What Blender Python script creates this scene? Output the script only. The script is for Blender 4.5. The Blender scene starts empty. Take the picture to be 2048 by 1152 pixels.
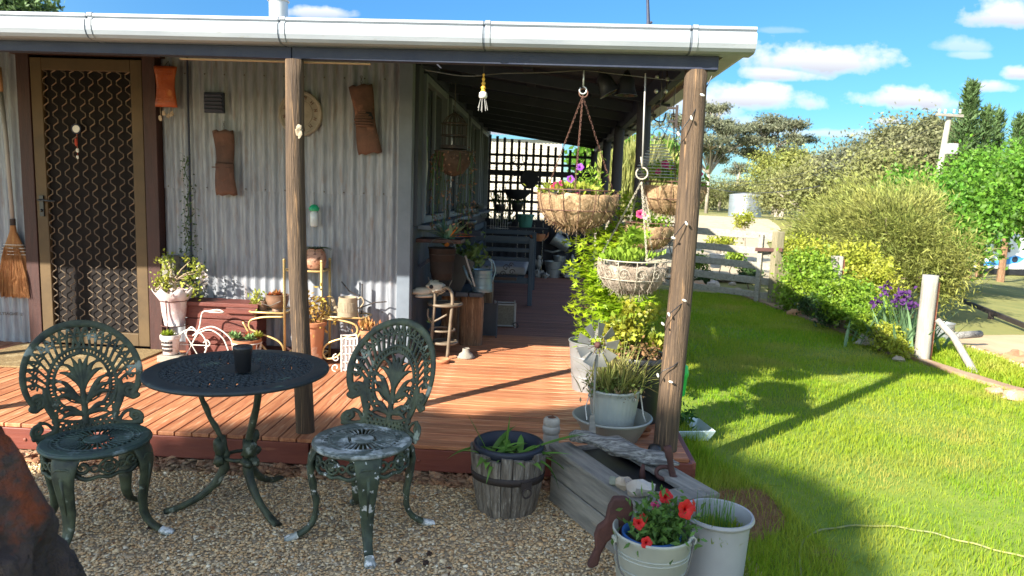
import bpy, math, random
import numpy as np
from mathutils import Vector, Matrix, noise as mnoise
R = math.radians
rnd = random.Random(7)
rng = np.random.default_rng(7)
SC = bpy.context.scene
COL = SC.collection

# ------------------------------------------------------------------ camera
FPX = 1430.0
_n = lambda v: np.array(v, float) / np.linalg.norm(v)
CAM = np.array([0, 0, 1.5])
_up = _n((.036, 1, .1334)); _yc = _n((76 / FPX, 188 / FPX, -1)); _yc = _n(_yc - _up * _yc.dot(_up)); _xc = np.cross(_yc, _up)
cam_data = bpy.data.cameras.new('camera'); cam = bpy.data.objects.new('camera', cam_data); COL.objects.link(cam)
_m = np.array([_xc, _yc, _up])
cam.matrix_world = Matrix([list(_m[0]) + [0], list(_m[1]) + [0], list(_m[2]) + [1.5], [0, 0, 0, 1]])
cam_data.sensor_width = 36; cam_data.lens = FPX / 2048 * 36; cam_data.clip_end = 3000; cam_data.clip_start = .05
cam_data.dof.use_dof = True; cam_data.dof.focus_distance = 3.6; cam_data.dof.aperture_fstop = 5.0
SC.camera = cam
SC.view_settings.view_transform = 'Standard'; SC.view_settings.look = 'None'; SC.view_settings.gamma = 1
SC.view_settings.use_curve_mapping = False; SC.view_settings.exposure = 1.62
# measured place of a point seen at (px,py) of the photograph: on depth Y, on height z, on a wall at X
def ray(px, py):
    d = np.array([(px - 1024) / FPX, (576 - py) / FPX, -1]); return _m @ d
def V(px, py, Y): r = ray(px, py); return Vector(CAM + r * (Y / r[1]))
def G(px, py, z=0): r = ray(px, py); return Vector(CAM + r * ((z - 1.5) / r[2]))
def S(px, py, X): r = ray(px, py); return Vector(CAM + r * (X / r[0]))

# ------------------------------------------------------------------ sky and sun
SUN_AZ, SUN_EL = 43.0, 29.6           # light travels towards +X+Y
world = bpy.data.worlds.new('World'); SC.world = world; world.use_nodes = True
def build_world():
    nt = world.node_tree; N = nt.nodes; L = nt.links; N.clear()
    out = N.new('ShaderNodeOutputWorld'); bg = N.new('ShaderNodeBackground'); bg.inputs[1].default_value = .105
    sky = N.new('ShaderNodeTexSky'); sky.sky_type = 'NISHITA'; sky.sun_disc = False
    sky.sun_elevation = R(SUN_EL); sky.sun_rotation = R(180 + SUN_AZ); sky.altitude = 300; sky.air_density = 1.0; sky.dust_density = .1; sky.ozone_density = 2.2
    hs = N.new('ShaderNodeHueSaturation'); hs.inputs['Saturation'].default_value = 1.12; hs.inputs['Value'].default_value = .92
    L.new(sky.outputs[0], hs.inputs['Color'])
    tc = N.new('ShaderNodeTexCoord'); sep = N.new('ShaderNodeSeparateXYZ'); L.new(tc.outputs['Generated'], sep.inputs[0])
    def math_(op, a, b=None, c=None, clamp=False):
        n = N.new('ShaderNodeMath'); n.operation = op; n.use_clamp = clamp
        for i, v in enumerate((a, b, c)):
            if v is None: continue
            if isinstance(v, (int, float)): n.inputs[i].default_value = v
            else: L.new(v, n.inputs[i])
        return n.outputs[0]
    ymax = math_('MAXIMUM', sep.outputs[1], .02)
    u = math_('DIVIDE', sep.outputs[0], ymax); v = math_('DIVIDE', sep.outputs[2], ymax)
    cmb = N.new('ShaderNodeCombineXYZ'); L.new(u, cmb.inputs[0]); L.new(v, cmb.inputs[1])
    def noise(vec, sc, det, stretch=None):
        mp = N.new('ShaderNodeMapping'); mp.inputs['Scale'].default_value = stretch or (1, 1, 1); L.new(vec, mp.inputs[0])
        n = N.new('ShaderNodeTexNoise'); n.inputs['Scale'].default_value = sc; n.inputs['Detail'].default_value = det; n.inputs['Roughness'].default_value = .58
        L.new(mp.outputs[0], n.inputs[0]); return n.outputs[0]
    n1 = noise(cmb.outputs[0], 13, 9, (1, 1.7, 1)); n2 = noise(cmb.outputs[0], 48, 6)
    nn = math_('ADD', math_('MULTIPLY', math_('SUBTRACT', n1, .5), 1.9), math_('MULTIPLY', math_('SUBTRACT', n2, .5), .8))
    clouds = [(1650, 128, 150, 46, 1), (1560, 150, 90, 22, 1), (1500, 197, 135, 40, 1), (1405, 210, 90, 60, .9), (1810, 206, 125, 36, 1), (2000, 44, 85, 40, 1), (2040, 158, 42, 22, 1), (1975, 184, 60, 18, .8),
              (1930, 100, 60, 22, .42), (1650, 268, 210, 12, .5), (1775, 247, 32, 9, .8), (640, 6, 74, 18, .8), (1480, 250, 90, 30, .45), (1940, 118, 50, 12, .4), (1560, 60, 60, 9, .2),
              (-300, 120, 200, 60, 1), (2400, 120, 200, 60, 1), (2700, 220, 220, 40, 1), (-900, 40, 260, 60, .9)]
    dens = None; shade = None
    for px, py, rx, ry, am in clouds:
        r = ray(px, py); cu, cv = r[0] / r[1], r[2] / r[1]; ru, rv = rx / FPX, ry / FPX
        a = math_('DIVIDE', math_('SUBTRACT', u, cu), ru); b0 = math_('SUBTRACT', v, cv + .02 * (px - 1650) / FPX)
        b = math_('DIVIDE', b0, rv)
        b = math_('MAXIMUM', b, math_('MULTIPLY', b, -1.9))          # flat base, domed top
        d = math_('SUBTRACT', 1, math_('SQRT', math_('ADD', math_('MULTIPLY', a, a), math_('MULTIPLY', b, b))))
        m = math_('MULTIPLY', math_('MULTIPLY', math_('ADD', d, nn), 1.75, clamp=True), am, clamp=True)
        lo = math_('MULTIPLY', m, math_('SUBTRACT', .62, math_('DIVIDE', b0, rv * 1.1), clamp=True))
        dens = m if dens is None else math_('MAXIMUM', dens, m)
        shade = lo if shade is None else math_('MAXIMUM', shade, lo)
    # scattered cloud overhead and behind, unseen, its cover increased to add fill light
    n3 = noise(tc.outputs['Generated'], 3.2, 8, (1, 1, 2.6))
    back = math_('MULTIPLY', math_('SUBTRACT', n3, .45), 6, clamp=True)
    away = math_('MULTIPLY', math_('SUBTRACT', math_('ADD', math_('MULTIPLY', sep.outputs[1], -1), .62), .2), 2.5, clamp=True)
    up_ = math_('MULTIPLY', sep.outputs[2], 8, clamp=True)
    back = math_('MULTIPLY', math_('MULTIPLY', back, away), up_)
    front = math_('GREATER_THAN', sep.outputs[1], .05)
    dens = math_('MAXIMUM', math_('MULTIPLY', dens, front), math_('MULTIPLY', back, .9)); shade = math_('MULTIPLY', shade, front)
    # clear dry air: the band above the horizon stays blue
    cr = N.new('ShaderNodeValToRGB'); e = cr.color_ramp.elements; e[0].position = 0; e[0].color = (.27, .38, .43, 1); e[1].position = .42; e[1].color = (.36, .62, .80, 1)
    m0 = e = cr.color_ramp.elements.new(.12); m0.color = (.25, .45, .58, 1)
    L.new(sep.outputs[2], cr.inputs[0])
    # unseen sky towards the sun brightened and warmed to add fill, blue only opposite
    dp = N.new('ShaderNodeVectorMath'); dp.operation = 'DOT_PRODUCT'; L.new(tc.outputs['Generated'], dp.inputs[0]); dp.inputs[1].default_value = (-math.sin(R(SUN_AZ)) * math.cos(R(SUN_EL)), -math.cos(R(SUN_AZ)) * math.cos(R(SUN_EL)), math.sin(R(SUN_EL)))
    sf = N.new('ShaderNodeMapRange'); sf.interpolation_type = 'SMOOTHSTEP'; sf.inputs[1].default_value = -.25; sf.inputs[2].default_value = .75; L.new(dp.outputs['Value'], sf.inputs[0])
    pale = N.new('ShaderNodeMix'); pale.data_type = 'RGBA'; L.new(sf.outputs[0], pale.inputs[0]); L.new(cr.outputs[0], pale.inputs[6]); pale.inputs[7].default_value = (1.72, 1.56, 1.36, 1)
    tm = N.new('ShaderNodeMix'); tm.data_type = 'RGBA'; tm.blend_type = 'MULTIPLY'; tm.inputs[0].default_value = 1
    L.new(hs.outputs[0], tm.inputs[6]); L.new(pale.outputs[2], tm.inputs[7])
    cc = N.new('ShaderNodeMix'); cc.data_type = 'RGBA'; cc.inputs[6].default_value = (4.3, 4.2, 4.1, 1); cc.inputs[7].default_value = (2.0, 2.2, 2.65, 1)
    L.new(shade, cc.inputs[0])
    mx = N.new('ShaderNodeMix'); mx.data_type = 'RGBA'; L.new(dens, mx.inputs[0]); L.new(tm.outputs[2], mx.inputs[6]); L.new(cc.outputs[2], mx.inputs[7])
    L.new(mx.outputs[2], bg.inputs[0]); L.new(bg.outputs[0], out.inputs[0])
build_world()
sd = bpy.data.lights.new('sun', 'SUN'); sd.energy = 5.0; sd.angle = R(.53); sd.color = (1, .93, .80)
sun = bpy.data.objects.new('sun', sd); COL.objects.link(sun)
_ld = Vector((math.sin(R(SUN_AZ)) * math.cos(R(SUN_EL)), math.cos(R(SUN_AZ)) * math.cos(R(SUN_EL)), -math.sin(R(SUN_EL))))
sun.rotation_euler = _ld.to_track_quat('-Z', 'Y').to_euler(); sun.location = (-8, -8, 9)

# ------------------------------------------------------------------ materials
MATS = {}
def mat(name, c1, c2=None, scale=6, detail=5, rough=.7, bump=0, bscale=None, stretch=(1, 1, 1), metal=0, c3=None, s3=3, t3=.6, w3=.06,
        vary=0, island=0, transl=0, spec=.4, lo=.35, hi=.65, st3=None, alpha=None, bdist=.01, island_ramp=None, coat=0):
    """noise between c1 and c2, patches of c3 where a second noise passes t3, per-object / per-piece value variation"""
    if name in MATS: return MATS[name]
    m = bpy.data.materials.new(name); MATS[name] = m; m.use_nodes = True
    nt = m.node_tree; N = nt.nodes; L = nt.links; b = N['Principled BSDF']
    b.inputs['Roughness'].default_value = rough; b.inputs['Metallic'].default_value = metal; b.inputs['Specular IOR Level'].default_value = spec
    if coat: b.inputs['Coat Weight'].default_value = coat
    tc = N.new('ShaderNodeTexCoord'); oi = N.new('ShaderNodeObjectInfo')
    mp = N.new('ShaderNodeMapping'); mp.inputs['Scale'].default_value = stretch
    off = N.new('ShaderNodeVectorMath'); off.operation = 'ADD'
    cmb = N.new('ShaderNodeVectorMath'); cmb.operation = 'SCALE'; cmb.inputs[0].default_value = (37, 51, 23); L.new(oi.outputs['Random'], cmb.inputs['Scale'])
    L.new(tc.outputs['Object'], mp.inputs[0]); L.new(mp.outputs[0], off.inputs[0]); L.new(cmb.outputs[0], off.inputs[1])
    def nz(sc, det, vec):
        n = N.new('ShaderNodeTexNoise'); n.inputs['Scale'].default_value = sc; n.inputs['Detail'].default_value = det; n.inputs['Roughness'].default_value = .6
        L.new(vec, n.inputs[0]); return n.outputs[0]
    def ramp(inp, a, c):
        r = N.new('ShaderNodeMapRange'); r.inputs[1].default_value = a; r.inputs[2].default_value = c; r.clamp = True; L.new(inp, r.inputs[0]); return r.outputs[0]
    def mix(f, A, B, bt='MIX'):
        x = N.new('ShaderNodeMix'); x.data_type = 'RGBA'; x.blend_type = bt
        for i, v_ in ((0, f), (6, A), (7, B)):
            if hasattr(v_, 'links') or hasattr(v_, 'is_linked'): L.new(v_, x.inputs[i])
            elif isinstance(v_, (int, float)): x.inputs[i].default_value = v_
            else: x.inputs[i].default_value = (*v_, 1)
        return x.outputs[2]
    col = None
    if island_ramp:
        geo = N.new('ShaderNodeNewGeometry'); cr = N.new('ShaderNodeValToRGB'); e = cr.color_ramp.elements
        k = len(island_ramp)
        while len(e) < k: e.new(.5)
        for i, c in enumerate(island_ramp): e[i].position = i / (k - 1); e[i].color = (*c, 1)
        L.new(geo.outputs['Random Per Island'], cr.inputs[0]); col = cr.outputs[0]
        if c2: col = mix(ramp(nz(scale, detail, off.outputs[0]), lo, hi), col, mix(.6, col, c2))
    elif c2: col = mix(ramp(nz(scale, detail, off.outputs[0]), lo, hi), c1, c2)
    if c3:
        v3 = off.outputs[0]
        if st3: mp3 = N.new('ShaderNodeMapping'); mp3.inputs['Scale'].default_value = st3; L.new(tc.outputs['Object'], mp3.inputs[0]); v3 = mp3.outputs[0]
        col = mix(ramp(nz(s3, 6, v3), t3, t3 + w3), col if col is not None else c1, c3)
    if vary or island:
        src = oi.outputs['Random']
        if island: geo = N.new('ShaderNodeNewGeometry'); src = geo.outputs['Random Per Island']
        k = island or vary
        mr = N.new('ShaderNodeMapRange'); mr.inputs[3].default_value = 1 - k; mr.inputs[4].default_value = 1 + k; L.new(src, mr.inputs[0])
        hs = N.new('ShaderNodeHueSaturation'); L.new(mr.outputs[0], hs.inputs['Value'])
        if col is not None: L.new(col, hs.inputs['Color'])
        else: hs.inputs['Color'].default_value = (*c1, 1)
        col = hs.outputs[0]
    if col is not None: L.new(col, b.inputs['Base Color'])
    else: b.inputs['Base Color'].default_value = (*c1, 1)
    if bump:
        bp = N.new('ShaderNodeBump'); bp.inputs['Strength'].default_value = bump; bp.inputs['Distance'].default_value = bdist
        L.new(nz(bscale or scale, 6, off.outputs[0]), bp.inputs['Height']); L.new(bp.outputs[0], b.inputs['Normal'])
    if alpha is not None: b.inputs['Alpha'].default_value = alpha
    if transl:
        t = N.new('ShaderNodeBsdfTranslucent'); ms = N.new('ShaderNodeMixShader'); ms.inputs[0].default_value = transl
        if col is not None: L.new(col, t.inputs[0])
        else: t.inputs[0].default_value = (*c1, 1)
        L.new(b.outputs[0], ms.inputs[1]); L.new(t.outputs[0], ms.inputs[2]); L.new(ms.outputs[0], N['Material Output'].inputs[0])
    return m

# ------------------------------------------------------------------ mesh helpers
def np_mesh(name, verts, faces, m=None, smooth=False, mats=None, midx=None):
    """verts (n,3), faces: (k,3|4) array or list of such arrays"""
    me = bpy.data.meshes.new(name); fs = faces if isinstance(faces, list) else [faces]
    fs = [np.asarray(f, dtype=np.int32) for f in fs if len(f)]
    verts = np.asarray(verts, dtype=np.float32)
    me.vertices.add(len(verts)); me.vertices.foreach_set('co', verts.ravel())
    nl = sum(f.size for f in fs); npoly = sum(len(f) for f in fs)
    me.loops.add(nl); me.polygons.add(npoly)
    me.loops.foreach_set('vertex_index', np.concatenate([f.ravel() for f in fs]))
    tot = np.concatenate([np.full(len(f), f.shape[1], dtype=np.int32) for f in fs])
    st = np.concatenate([[0], np.cumsum(tot)[:-1]]).astype(np.int32)
    me.polygons.foreach_set('loop_start', st)
    me.polygons.foreach_set('loop_total', tot)
    if smooth: me.polygons.foreach_set('use_smooth', np.ones(npoly, dtype=bool))
    me.update(calc_edges=True); me.validate()
    if m: me.materials.append(m)
    return me
def link(name, me, parent=None, loc=(0, 0, 0), rot=(0, 0, 0), label=None, cat=None, group=None, kind=None):
    o = bpy.data.objects.new(name, me); COL.objects.link(o)
    o.location = loc; o.rotation_euler = rot
    if parent: o.parent = parent
    if label: o['label'] = label
    if cat: o['category'] = cat
    if group: o['group'] = group
    if kind: o['kind'] = kind
    return o
def thing(name, label, cat, loc=(0, 0, 0), rz=0, group=None): return link(name, None, None, loc, (0, 0, rz), label, cat, group)
def copy_tree(o, parent=None, loc=None, rz=None, label=None):
    c = o.copy(); COL.objects.link(c); c.parent = parent
    if loc is not None: c.location = loc
    if rz is not None: c.rotation_euler = (0, 0, rz)
    if label: c['label'] = label
    for ch in list(o.children): copy_tree(ch, c)
    return c
def fbm(p, s=1.0, o=3): return mnoise.fractal(Vector(p) * s, 1.0, 2.0, o)

class MB:
    def __init__(s): s.v = []; s.f = []
    def add(s, vs, fs):
        b = len(s.v); s.v += [tuple(v) for v in vs]; s.f += [tuple(i + b for i in f) for f in fs]; return s
    def box(s, c, d, rz=0, M=None):
        x, y, z = d[0] / 2, d[1] / 2, d[2] / 2; c = Vector(c)
        Mx = M if M is not None else Matrix.Rotation(rz, 3, 'Z')
        vs = [c + Mx @ Vector((a * x, b * y, e * z)) for a in (-1, 1) for b in (-1, 1) for e in (-1, 1)]
        return s.add(vs, [(0, 1, 3, 2), (4, 6, 7, 5), (0, 4, 5, 1), (2, 3, 7, 6), (0, 2, 6, 4), (1, 5, 7, 3)])
    def bar(s, p0, p1, w, h):
        p0, p1 = Vector(p0), Vector(p1); d = p1 - p0; q = d.to_track_quat('X', 'Z').to_matrix()
        return s.box((p0 + p1) / 2, (d.length, w, h), M=q)
    def tube(s, pts, r, n=8, closed=False, caps=True, flat=1.0):
        pts = [Vector(p) for p in pts]; k = len(pts); rs = r if hasattr(r, '__len__') else [r] * k
        base = len(s.v); prev = None
        for i, p in enumerate(pts):
            if closed: t = pts[(i + 1) % k] - pts[i - 1]
            else: t = pts[min(i + 1, k - 1)] - pts[max(i - 1, 0)]
            t = t.normalized() if t.length > 1e-9 else Vector((0, 0, 1))
            if prev is None:
                a = Vector((0, 0, 1)) if abs(t.z) < .9 else Vector((1, 0, 0)); u = t.cross(a).normalized()
            else:
                u = (prev - t * prev.dot(t)); u = u.normalized() if u.length > 1e-6 else t.orthogonal().normalized()
            prev = u; w = t.cross(u)
            for j in range(n):
                a = 2 * math.pi * j / n; s.v.append(tuple(p + u * (rs[i] * math.cos(a)) + w * (rs[i] * flat * math.sin(a))))
        m = k if closed else k - 1
        for i in range(m):
            for j in range(n):
                a, b = base + i * n + j, base + i * n + (j + 1) % n; c, d = base + ((i + 1) % k) * n + (j + 1) % n, base + ((i + 1) % k) * n + j
                s.f.append((a, b, c, d))
        if caps and not closed:
            s.f.append(tuple(base + j for j in range(n))[::-1]); s.f.append(tuple(base + (k - 1) * n + j for j in range(n)))
        return s
    def ring(s, c, r, t, n=32, tn=6, M=None, ry=None):
        ry = ry or r; M = M or Matrix.Identity(3)
        return s.tube([Vector(c) + M @ Vector((r * math.cos(2 * math.pi * i / n), ry * math.sin(2 * math.pi * i / n), 0)) for i in range(n)], t, tn, closed=True)
    def lathe(s, prof, n=28, c=(0, 0, 0), M=None, wob=0, cap0=True, cap1=False, sq=1.0):
        base = len(s.v); M = M or Matrix.Identity(3); c = Vector(c)
        for i, (r, z) in enumerate(prof):
            for j in range(n):
                a = 2 * math.pi * j / n; rr = r * (1 + (wob * fbm((math.cos(a) * 2, math.sin(a) * 2, z * 9)) if wob else 0))
                s.v.append(tuple(c + M @ Vector((rr * math.cos(a), rr * math.sin(a) * sq, z))))
        for i in range(len(prof) - 1):
            for j in range(n):
                a, b = base + i * n + j, base + i * n + (j + 1) % n; s.f.append((a, b, b + n, a + n))
        if cap0: s.f.append(tuple(base + j for j in range(n))[::-1])
        if cap1: s.f.append(tuple(base + (len(prof) - 1) * n + j for j in range(n)))
        return s
    def prism(s, poly, t, M=None, c=(0, 0, 0)):
        """2-D outline (x,z) given thickness t along y"""
        M = M or Matrix.Identity(3); c = Vector(c); k = len(poly)
        vs = [c + M @ Vector((x, -t / 2, z)) for x, z in poly] + [c + M @ Vector((x, t / 2, z)) for x, z in poly]
        fs = [tuple(range(k)), tuple(range(2 * k - 1, k - 1, -1))] + [(i, i + k, (i + 1) % k + k, (i + 1) % k) for i in range(k)]
        return s.add(vs, fs)
    def blob(s, c, r, n=12, m=8, amp=.15, sc=1.5, seed=0, M=None):
        r = r if hasattr(r, '__len__') else (r, r, r); M = M or Matrix.Identity(3); base = len(s.v); c = Vector(c)
        s.v.append(tuple(c + M @ Vector((0, 0, -r[2]))))
        for i in range(1, m):
            ph = math.pi * i / m - math.pi / 2
            for j in range(n):
                a = 2 * math.pi * j / n; d = Vector((math.cos(ph) * math.cos(a), math.cos(ph) * math.sin(a), math.sin(ph)))
                k = 1 + amp * 2 * fbm(d * sc + Vector((seed * 7.3, seed * 3.1, 0)))
                s.v.append(tuple(c + M @ Vector((d.x * r[0] * k, d.y * r[1] * k, d.z * r[2] * k))))
        s.v.append(tuple(c + M @ Vector((0, 0, r[2]))))
        for j in range(n): s.f.append((base, base + 1 + (j + 1) % n, base + 1 + j))
        for i in range(m - 2):
            for j in range(n):
                a, b = base + 1 + i * n + j, base + 1 + i * n + (j + 1) % n; s.f.append((a, b, b + n, a + n))
        t = base + 1 + (m - 2) * n; top = base + 1 + (m - 1) * n
        for j in range(n): s.f.append((t + j, t + (j + 1) % n, top))
        return s
    def mesh(s, name, m, smooth=False):
        me = bpy.data.meshes.new(name); me.from_pydata([tuple(v) for v in s.v], [], s.f)
        if m: me.materials.append(m)
        if smooth: me.polygons.foreach_set('use_smooth', [True] * len(me.polygons))
        me.update(); return me
    def obj(s, name, m, parent=None, smooth=False, bevel=0, auto=None, **k):
        o = link(name, s.mesh(name, m, smooth or auto), parent, **k)
        if auto: o.data.set_sharp_from_angle(angle=R(auto))
        if bevel:
            b = o.modifiers.new('edge', 'BEVEL'); b.width = bevel; b.segments = 2; b.limit_method = 'ANGLE'
        return o

def arc(c, r, a0, a1, n=12, ax='xz'):
    o = []
    for i in range(n + 1):
        a = R(a0 + (a1 - a0) * i / n); o.append((c[0] + r * math.cos(a), c[1] + r * math.sin(a)))
    return o
def spline(pts, k=6):
    """Catmull-Rom through points of any dimension"""
    P = [np.array(p, float) for p in pts]; P = [2 * P[0] - P[1]] + P + [2 * P[-1] - P[-2]]; out = []
    for i in range(1, len(P) - 2):
        for j in range(k):
            t = j / k; a, b, c, d = P[i - 1:i + 3]
            out.append(.5 * ((2 * b) + (-a + c) * t + (2 * a - 5 * b + 4 * c - d) * t * t + (-a + 3 * b - 3 * c + d) * t ** 3))
    out.append(P[-2]); return out

# leaves: many small folded blades as one mesh
def rand_rot(n, tilt=1.0):
    """random unit frames (dir, side)"""
    d = rng.normal(size=(n, 3)); d[:, 2] *= tilt; d /= np.linalg.norm(d, axis=1)[:, None]
    s = np.cross(d, rng.normal(size=(n, 3))); s /= np.linalg.norm(s, axis=1)[:, None] + 1e-9
    return d, s
def leaves(P, L, W, d=None, s=None, fold=.15, jit=.35):
    n = len(P); P = np.asarray(P, float)
    if d is None: d, s = rand_rot(n)
    k = 1 + jit * rng.uniform(-1, 1, (n, 1)); L = L * k; W = W * k; nn = np.cross(d, s)
    v = np.stack([P, P + d * L * .5 + s * W * .5 + nn * W * fold, P + d * L, P + d * L * .5 - s * W * .5 + nn * W * fold], 1)
    b = np.arange(n)[:, None] * 4
    return v.reshape(-1, 3), np.concatenate([b + [[0, 1, 2]], b + [[0, 2, 3]]])
def star_leaves(P, size, d=None, s=None, k=5):
    """palmate maple leaves: five pointed lobes"""
    n = len(P)
    if d is None: d, s = rand_rot(n)
    sz = size * (1 + .3 * rng.uniform(-1, 1, (n, 1))); out = [P]; ang = []
    for i in range(k):
        a = R(-100 + 200 * i / (k - 1)); l = 1 - .35 * abs(i - (k - 1) / 2) / ((k - 1) / 2)
        if i: ang.append((a - R(100 / (k - 1)), .32))
        ang.append((a, l))
    nn = np.cross(d, s)
    for a, l in ang: out.append(P + (d * math.cos(a) + s * math.sin(a)) * sz * l + nn * sz * (-.25 * l * l))
    m = len(out); v = np.stack(out, 1).reshape(-1, 3); b = np.arange(n)[:, None] * m
    return v, np.concatenate([b + [[0, i + 1, i + 2]] for i in range(m - 2)])
def join_np(parts):
    vs, fs, b = [], [], 0
    for v, f in parts: vs.append(v); fs.append(f + b); b += len(v)
    return np.concatenate(vs), np.concatenate(fs)
def ball_points(n, c, r, shell=.5):
    d = rng.normal(size=(n, 3)); d /= np.linalg.norm(d, axis=1)[:, None]
    rr = shell + (1 - shell) * rng.random((n, 1)) ** .7
    return np.array(c) + d * rr * np.array(r)
def clump_points(n, blobs, sub=None, subr=.25, shell=.4):
    """points in sub-clumps spread over the shells of blobs [(c, r)]"""
    out = []; vol = np.array([r[0] * r[1] + r[1] * r[2] + r[0] * r[2] for c, r in blobs]); vol = vol / vol.sum()
    for (c, r), w in zip(blobs, vol):
        k = max(1, int(n * w))
        if sub:
            m = max(3, int(sub * w)); cs = ball_points(m, c, r, .45); cs = np.array(c) + (cs - np.array(c)) * rng.uniform(.66, 1.26, (m, 1))
            idx = rng.integers(0, m, k); q = rng.normal(size=(k, 3)) * subr * .5; out.append(cs[idx] + q)
        else: out.append(ball_points(k, c, r, shell))
    return np.concatenate(out)
def ss(a, b, x): t = min(1, max(0, (x - a) / (b - a))); return t * t * (3 - 2 * t)

# ================================================================== ground, lawn, gravel, far country
def terr(x, y):
    h = -.42 * ss(4.15, 6.2, x) - 1.75 * ss(6, 26, x)
    h *= 1 - ss(45, 62, y)
    h += ss(75, 260, y) * 4 + ss(60, 400, abs(x)) * 3
    return h
DECK = .17
M_dirt = mat('dry_paddock', (.25, .235, .07), (.18, .19, .055), 1.3, 8, .95, .4, 30, c3=(.30, .25, .12), s3=.35, t3=.55, w3=.12)
xs = np.concatenate([np.linspace(-400, -40, 13), np.linspace(-30, -6, 9), np.linspace(-4, 36, 81), np.linspace(40, 120, 17), np.linspace(150, 700, 12)])
ys = np.concatenate([np.linspace(-60, -5, 12), np.linspace(-2, 40, 64), np.linspace(42, 120, 30), np.linspace(135, 900, 20)])
def build_terrain():
    vs = [(x, y, terr(x, y) + (.05 * fbm((x * .2, y * .2, 0), 1, 1) if x > 4.6 or y > 13 else 0)) for y in ys for x in xs]
    nx = len(xs); b = [[j * nx + i, j * nx + i + 1, (j + 1) * nx + i + 1, (j + 1) * nx + i] for j in range(len(ys) - 1) for i in range(nx - 1)]
    link('ground', np_mesh('ground', vs, np.array(b), M_dirt, True), kind='structure')
build_terrain()
def inpoly(x, y, poly):
    c = np.zeros(np.shape(x), bool); j = len(poly) - 1
    for i in range(len(poly)):
        (xi, yi), (xj, yj) = poly[i], poly[j]
        c ^= ((yi > y) != (yj > y)) & (x < (xj - xi) * (y - yi) / ((yj - yi) or 1e-9) + xi); j = i
    return c
def drape(name, poly, m, dz, res, kind='structure', **k):
    """sheet following the ground inside an outline"""
    import bmesh
    bm = bmesh.new(); vs = []
    for i in range(len(poly)):
        a, b = Vector(poly[i]), Vector(poly[(i + 1) % len(poly)]); q = max(1, int((b - a).length / res))
        for t in range(q): p = a.lerp(b, t / q); vs.append(bm.verts.new((p.x, p.y, 0)))
    f = bm.faces.new(vs); bmesh.ops.triangulate(bm, faces=[f])
    x0, x1 = min(p[0] for p in poly), max(p[0] for p in poly); y0, y1 = min(p[1] for p in poly), max(p[1] for p in poly)
    n = int((x1 - x0) / res)
    for i in range(1, n + 1): bmesh.ops.bisect_plane(bm, geom=bm.verts[:] + bm.edges[:] + bm.faces[:], plane_co=(x0 + i * res, 0, 0), plane_no=(1, 0, 0))
    n = int((y1 - y0) / res)
    for i in range(1, n + 1): bmesh.ops.bisect_plane(bm, geom=bm.verts[:] + bm.edges[:] + bm.faces[:], plane_co=(0, y0 + i * res, 0), plane_no=(0, 1, 0))
    for v in bm.verts: x, y = v.co.x, v.co.y; v.co.z = terr(x, y) + dz + (.05 * fbm((x * .2, y * .2, 0), 1, 1) if x > 4.6 or y > 13 else 0)
    me = bpy.data.meshes.new(name); bm.to_mesh(me); bm.free(); me.materials.append(m)
    for p in me.polygons: p.use_smooth = True
    if sum(p.normal.z for p in me.polygons) < 0: me.flip_normals()
    return link(name, me, kind=kind, **k)

# lawn
EDGE = [(3.02, 11.6), (3.14, 10.8), (3.27, 9.9), (3.42, 8.9), (3.52, 7.9), (3.63, 7.0), (3.78, 6.3), (3.98, 5.8), (4.3, 5.2), (4.8, 4.3), (5.2, 3.0), (5.4, 0)]
lawn_poly = [(.72, 11.5), (.72, 3.6), (.86, 3.25), (.95, 2.7), (.85, 2.0), (.8, 0)] + EDGE[::-1] + [(1.6, 11.7)]
M_soil = mat('lawn_soil', (.12, .20, .02), (.18, .24, .03), 5, 6, .95, .5, 60, c3=(.16, .12, .05), s3=2.2, t3=.66)
drape('lawn', lawn_poly, M_soil, .006, .4)
patch = []
for i in range(22):
    a = 2 * math.pi * i / 22; k = 1 + .35 * fbm((math.cos(a), math.sin(a), 3)); patch.append((1.0 + .17 * k * math.cos(a) + .10 * math.sin(a), 3.36 + .10 * math.cos(a) * -1 + .34 * k * math.sin(a) * .8))
M_bare = mat('bare_earth', (.20, .105, .055), (.27, .17, .09), 9, 6, .95, .8, 60, bdist=.02)
drape('bare_earth', patch, M_bare, .012, .3)

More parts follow.
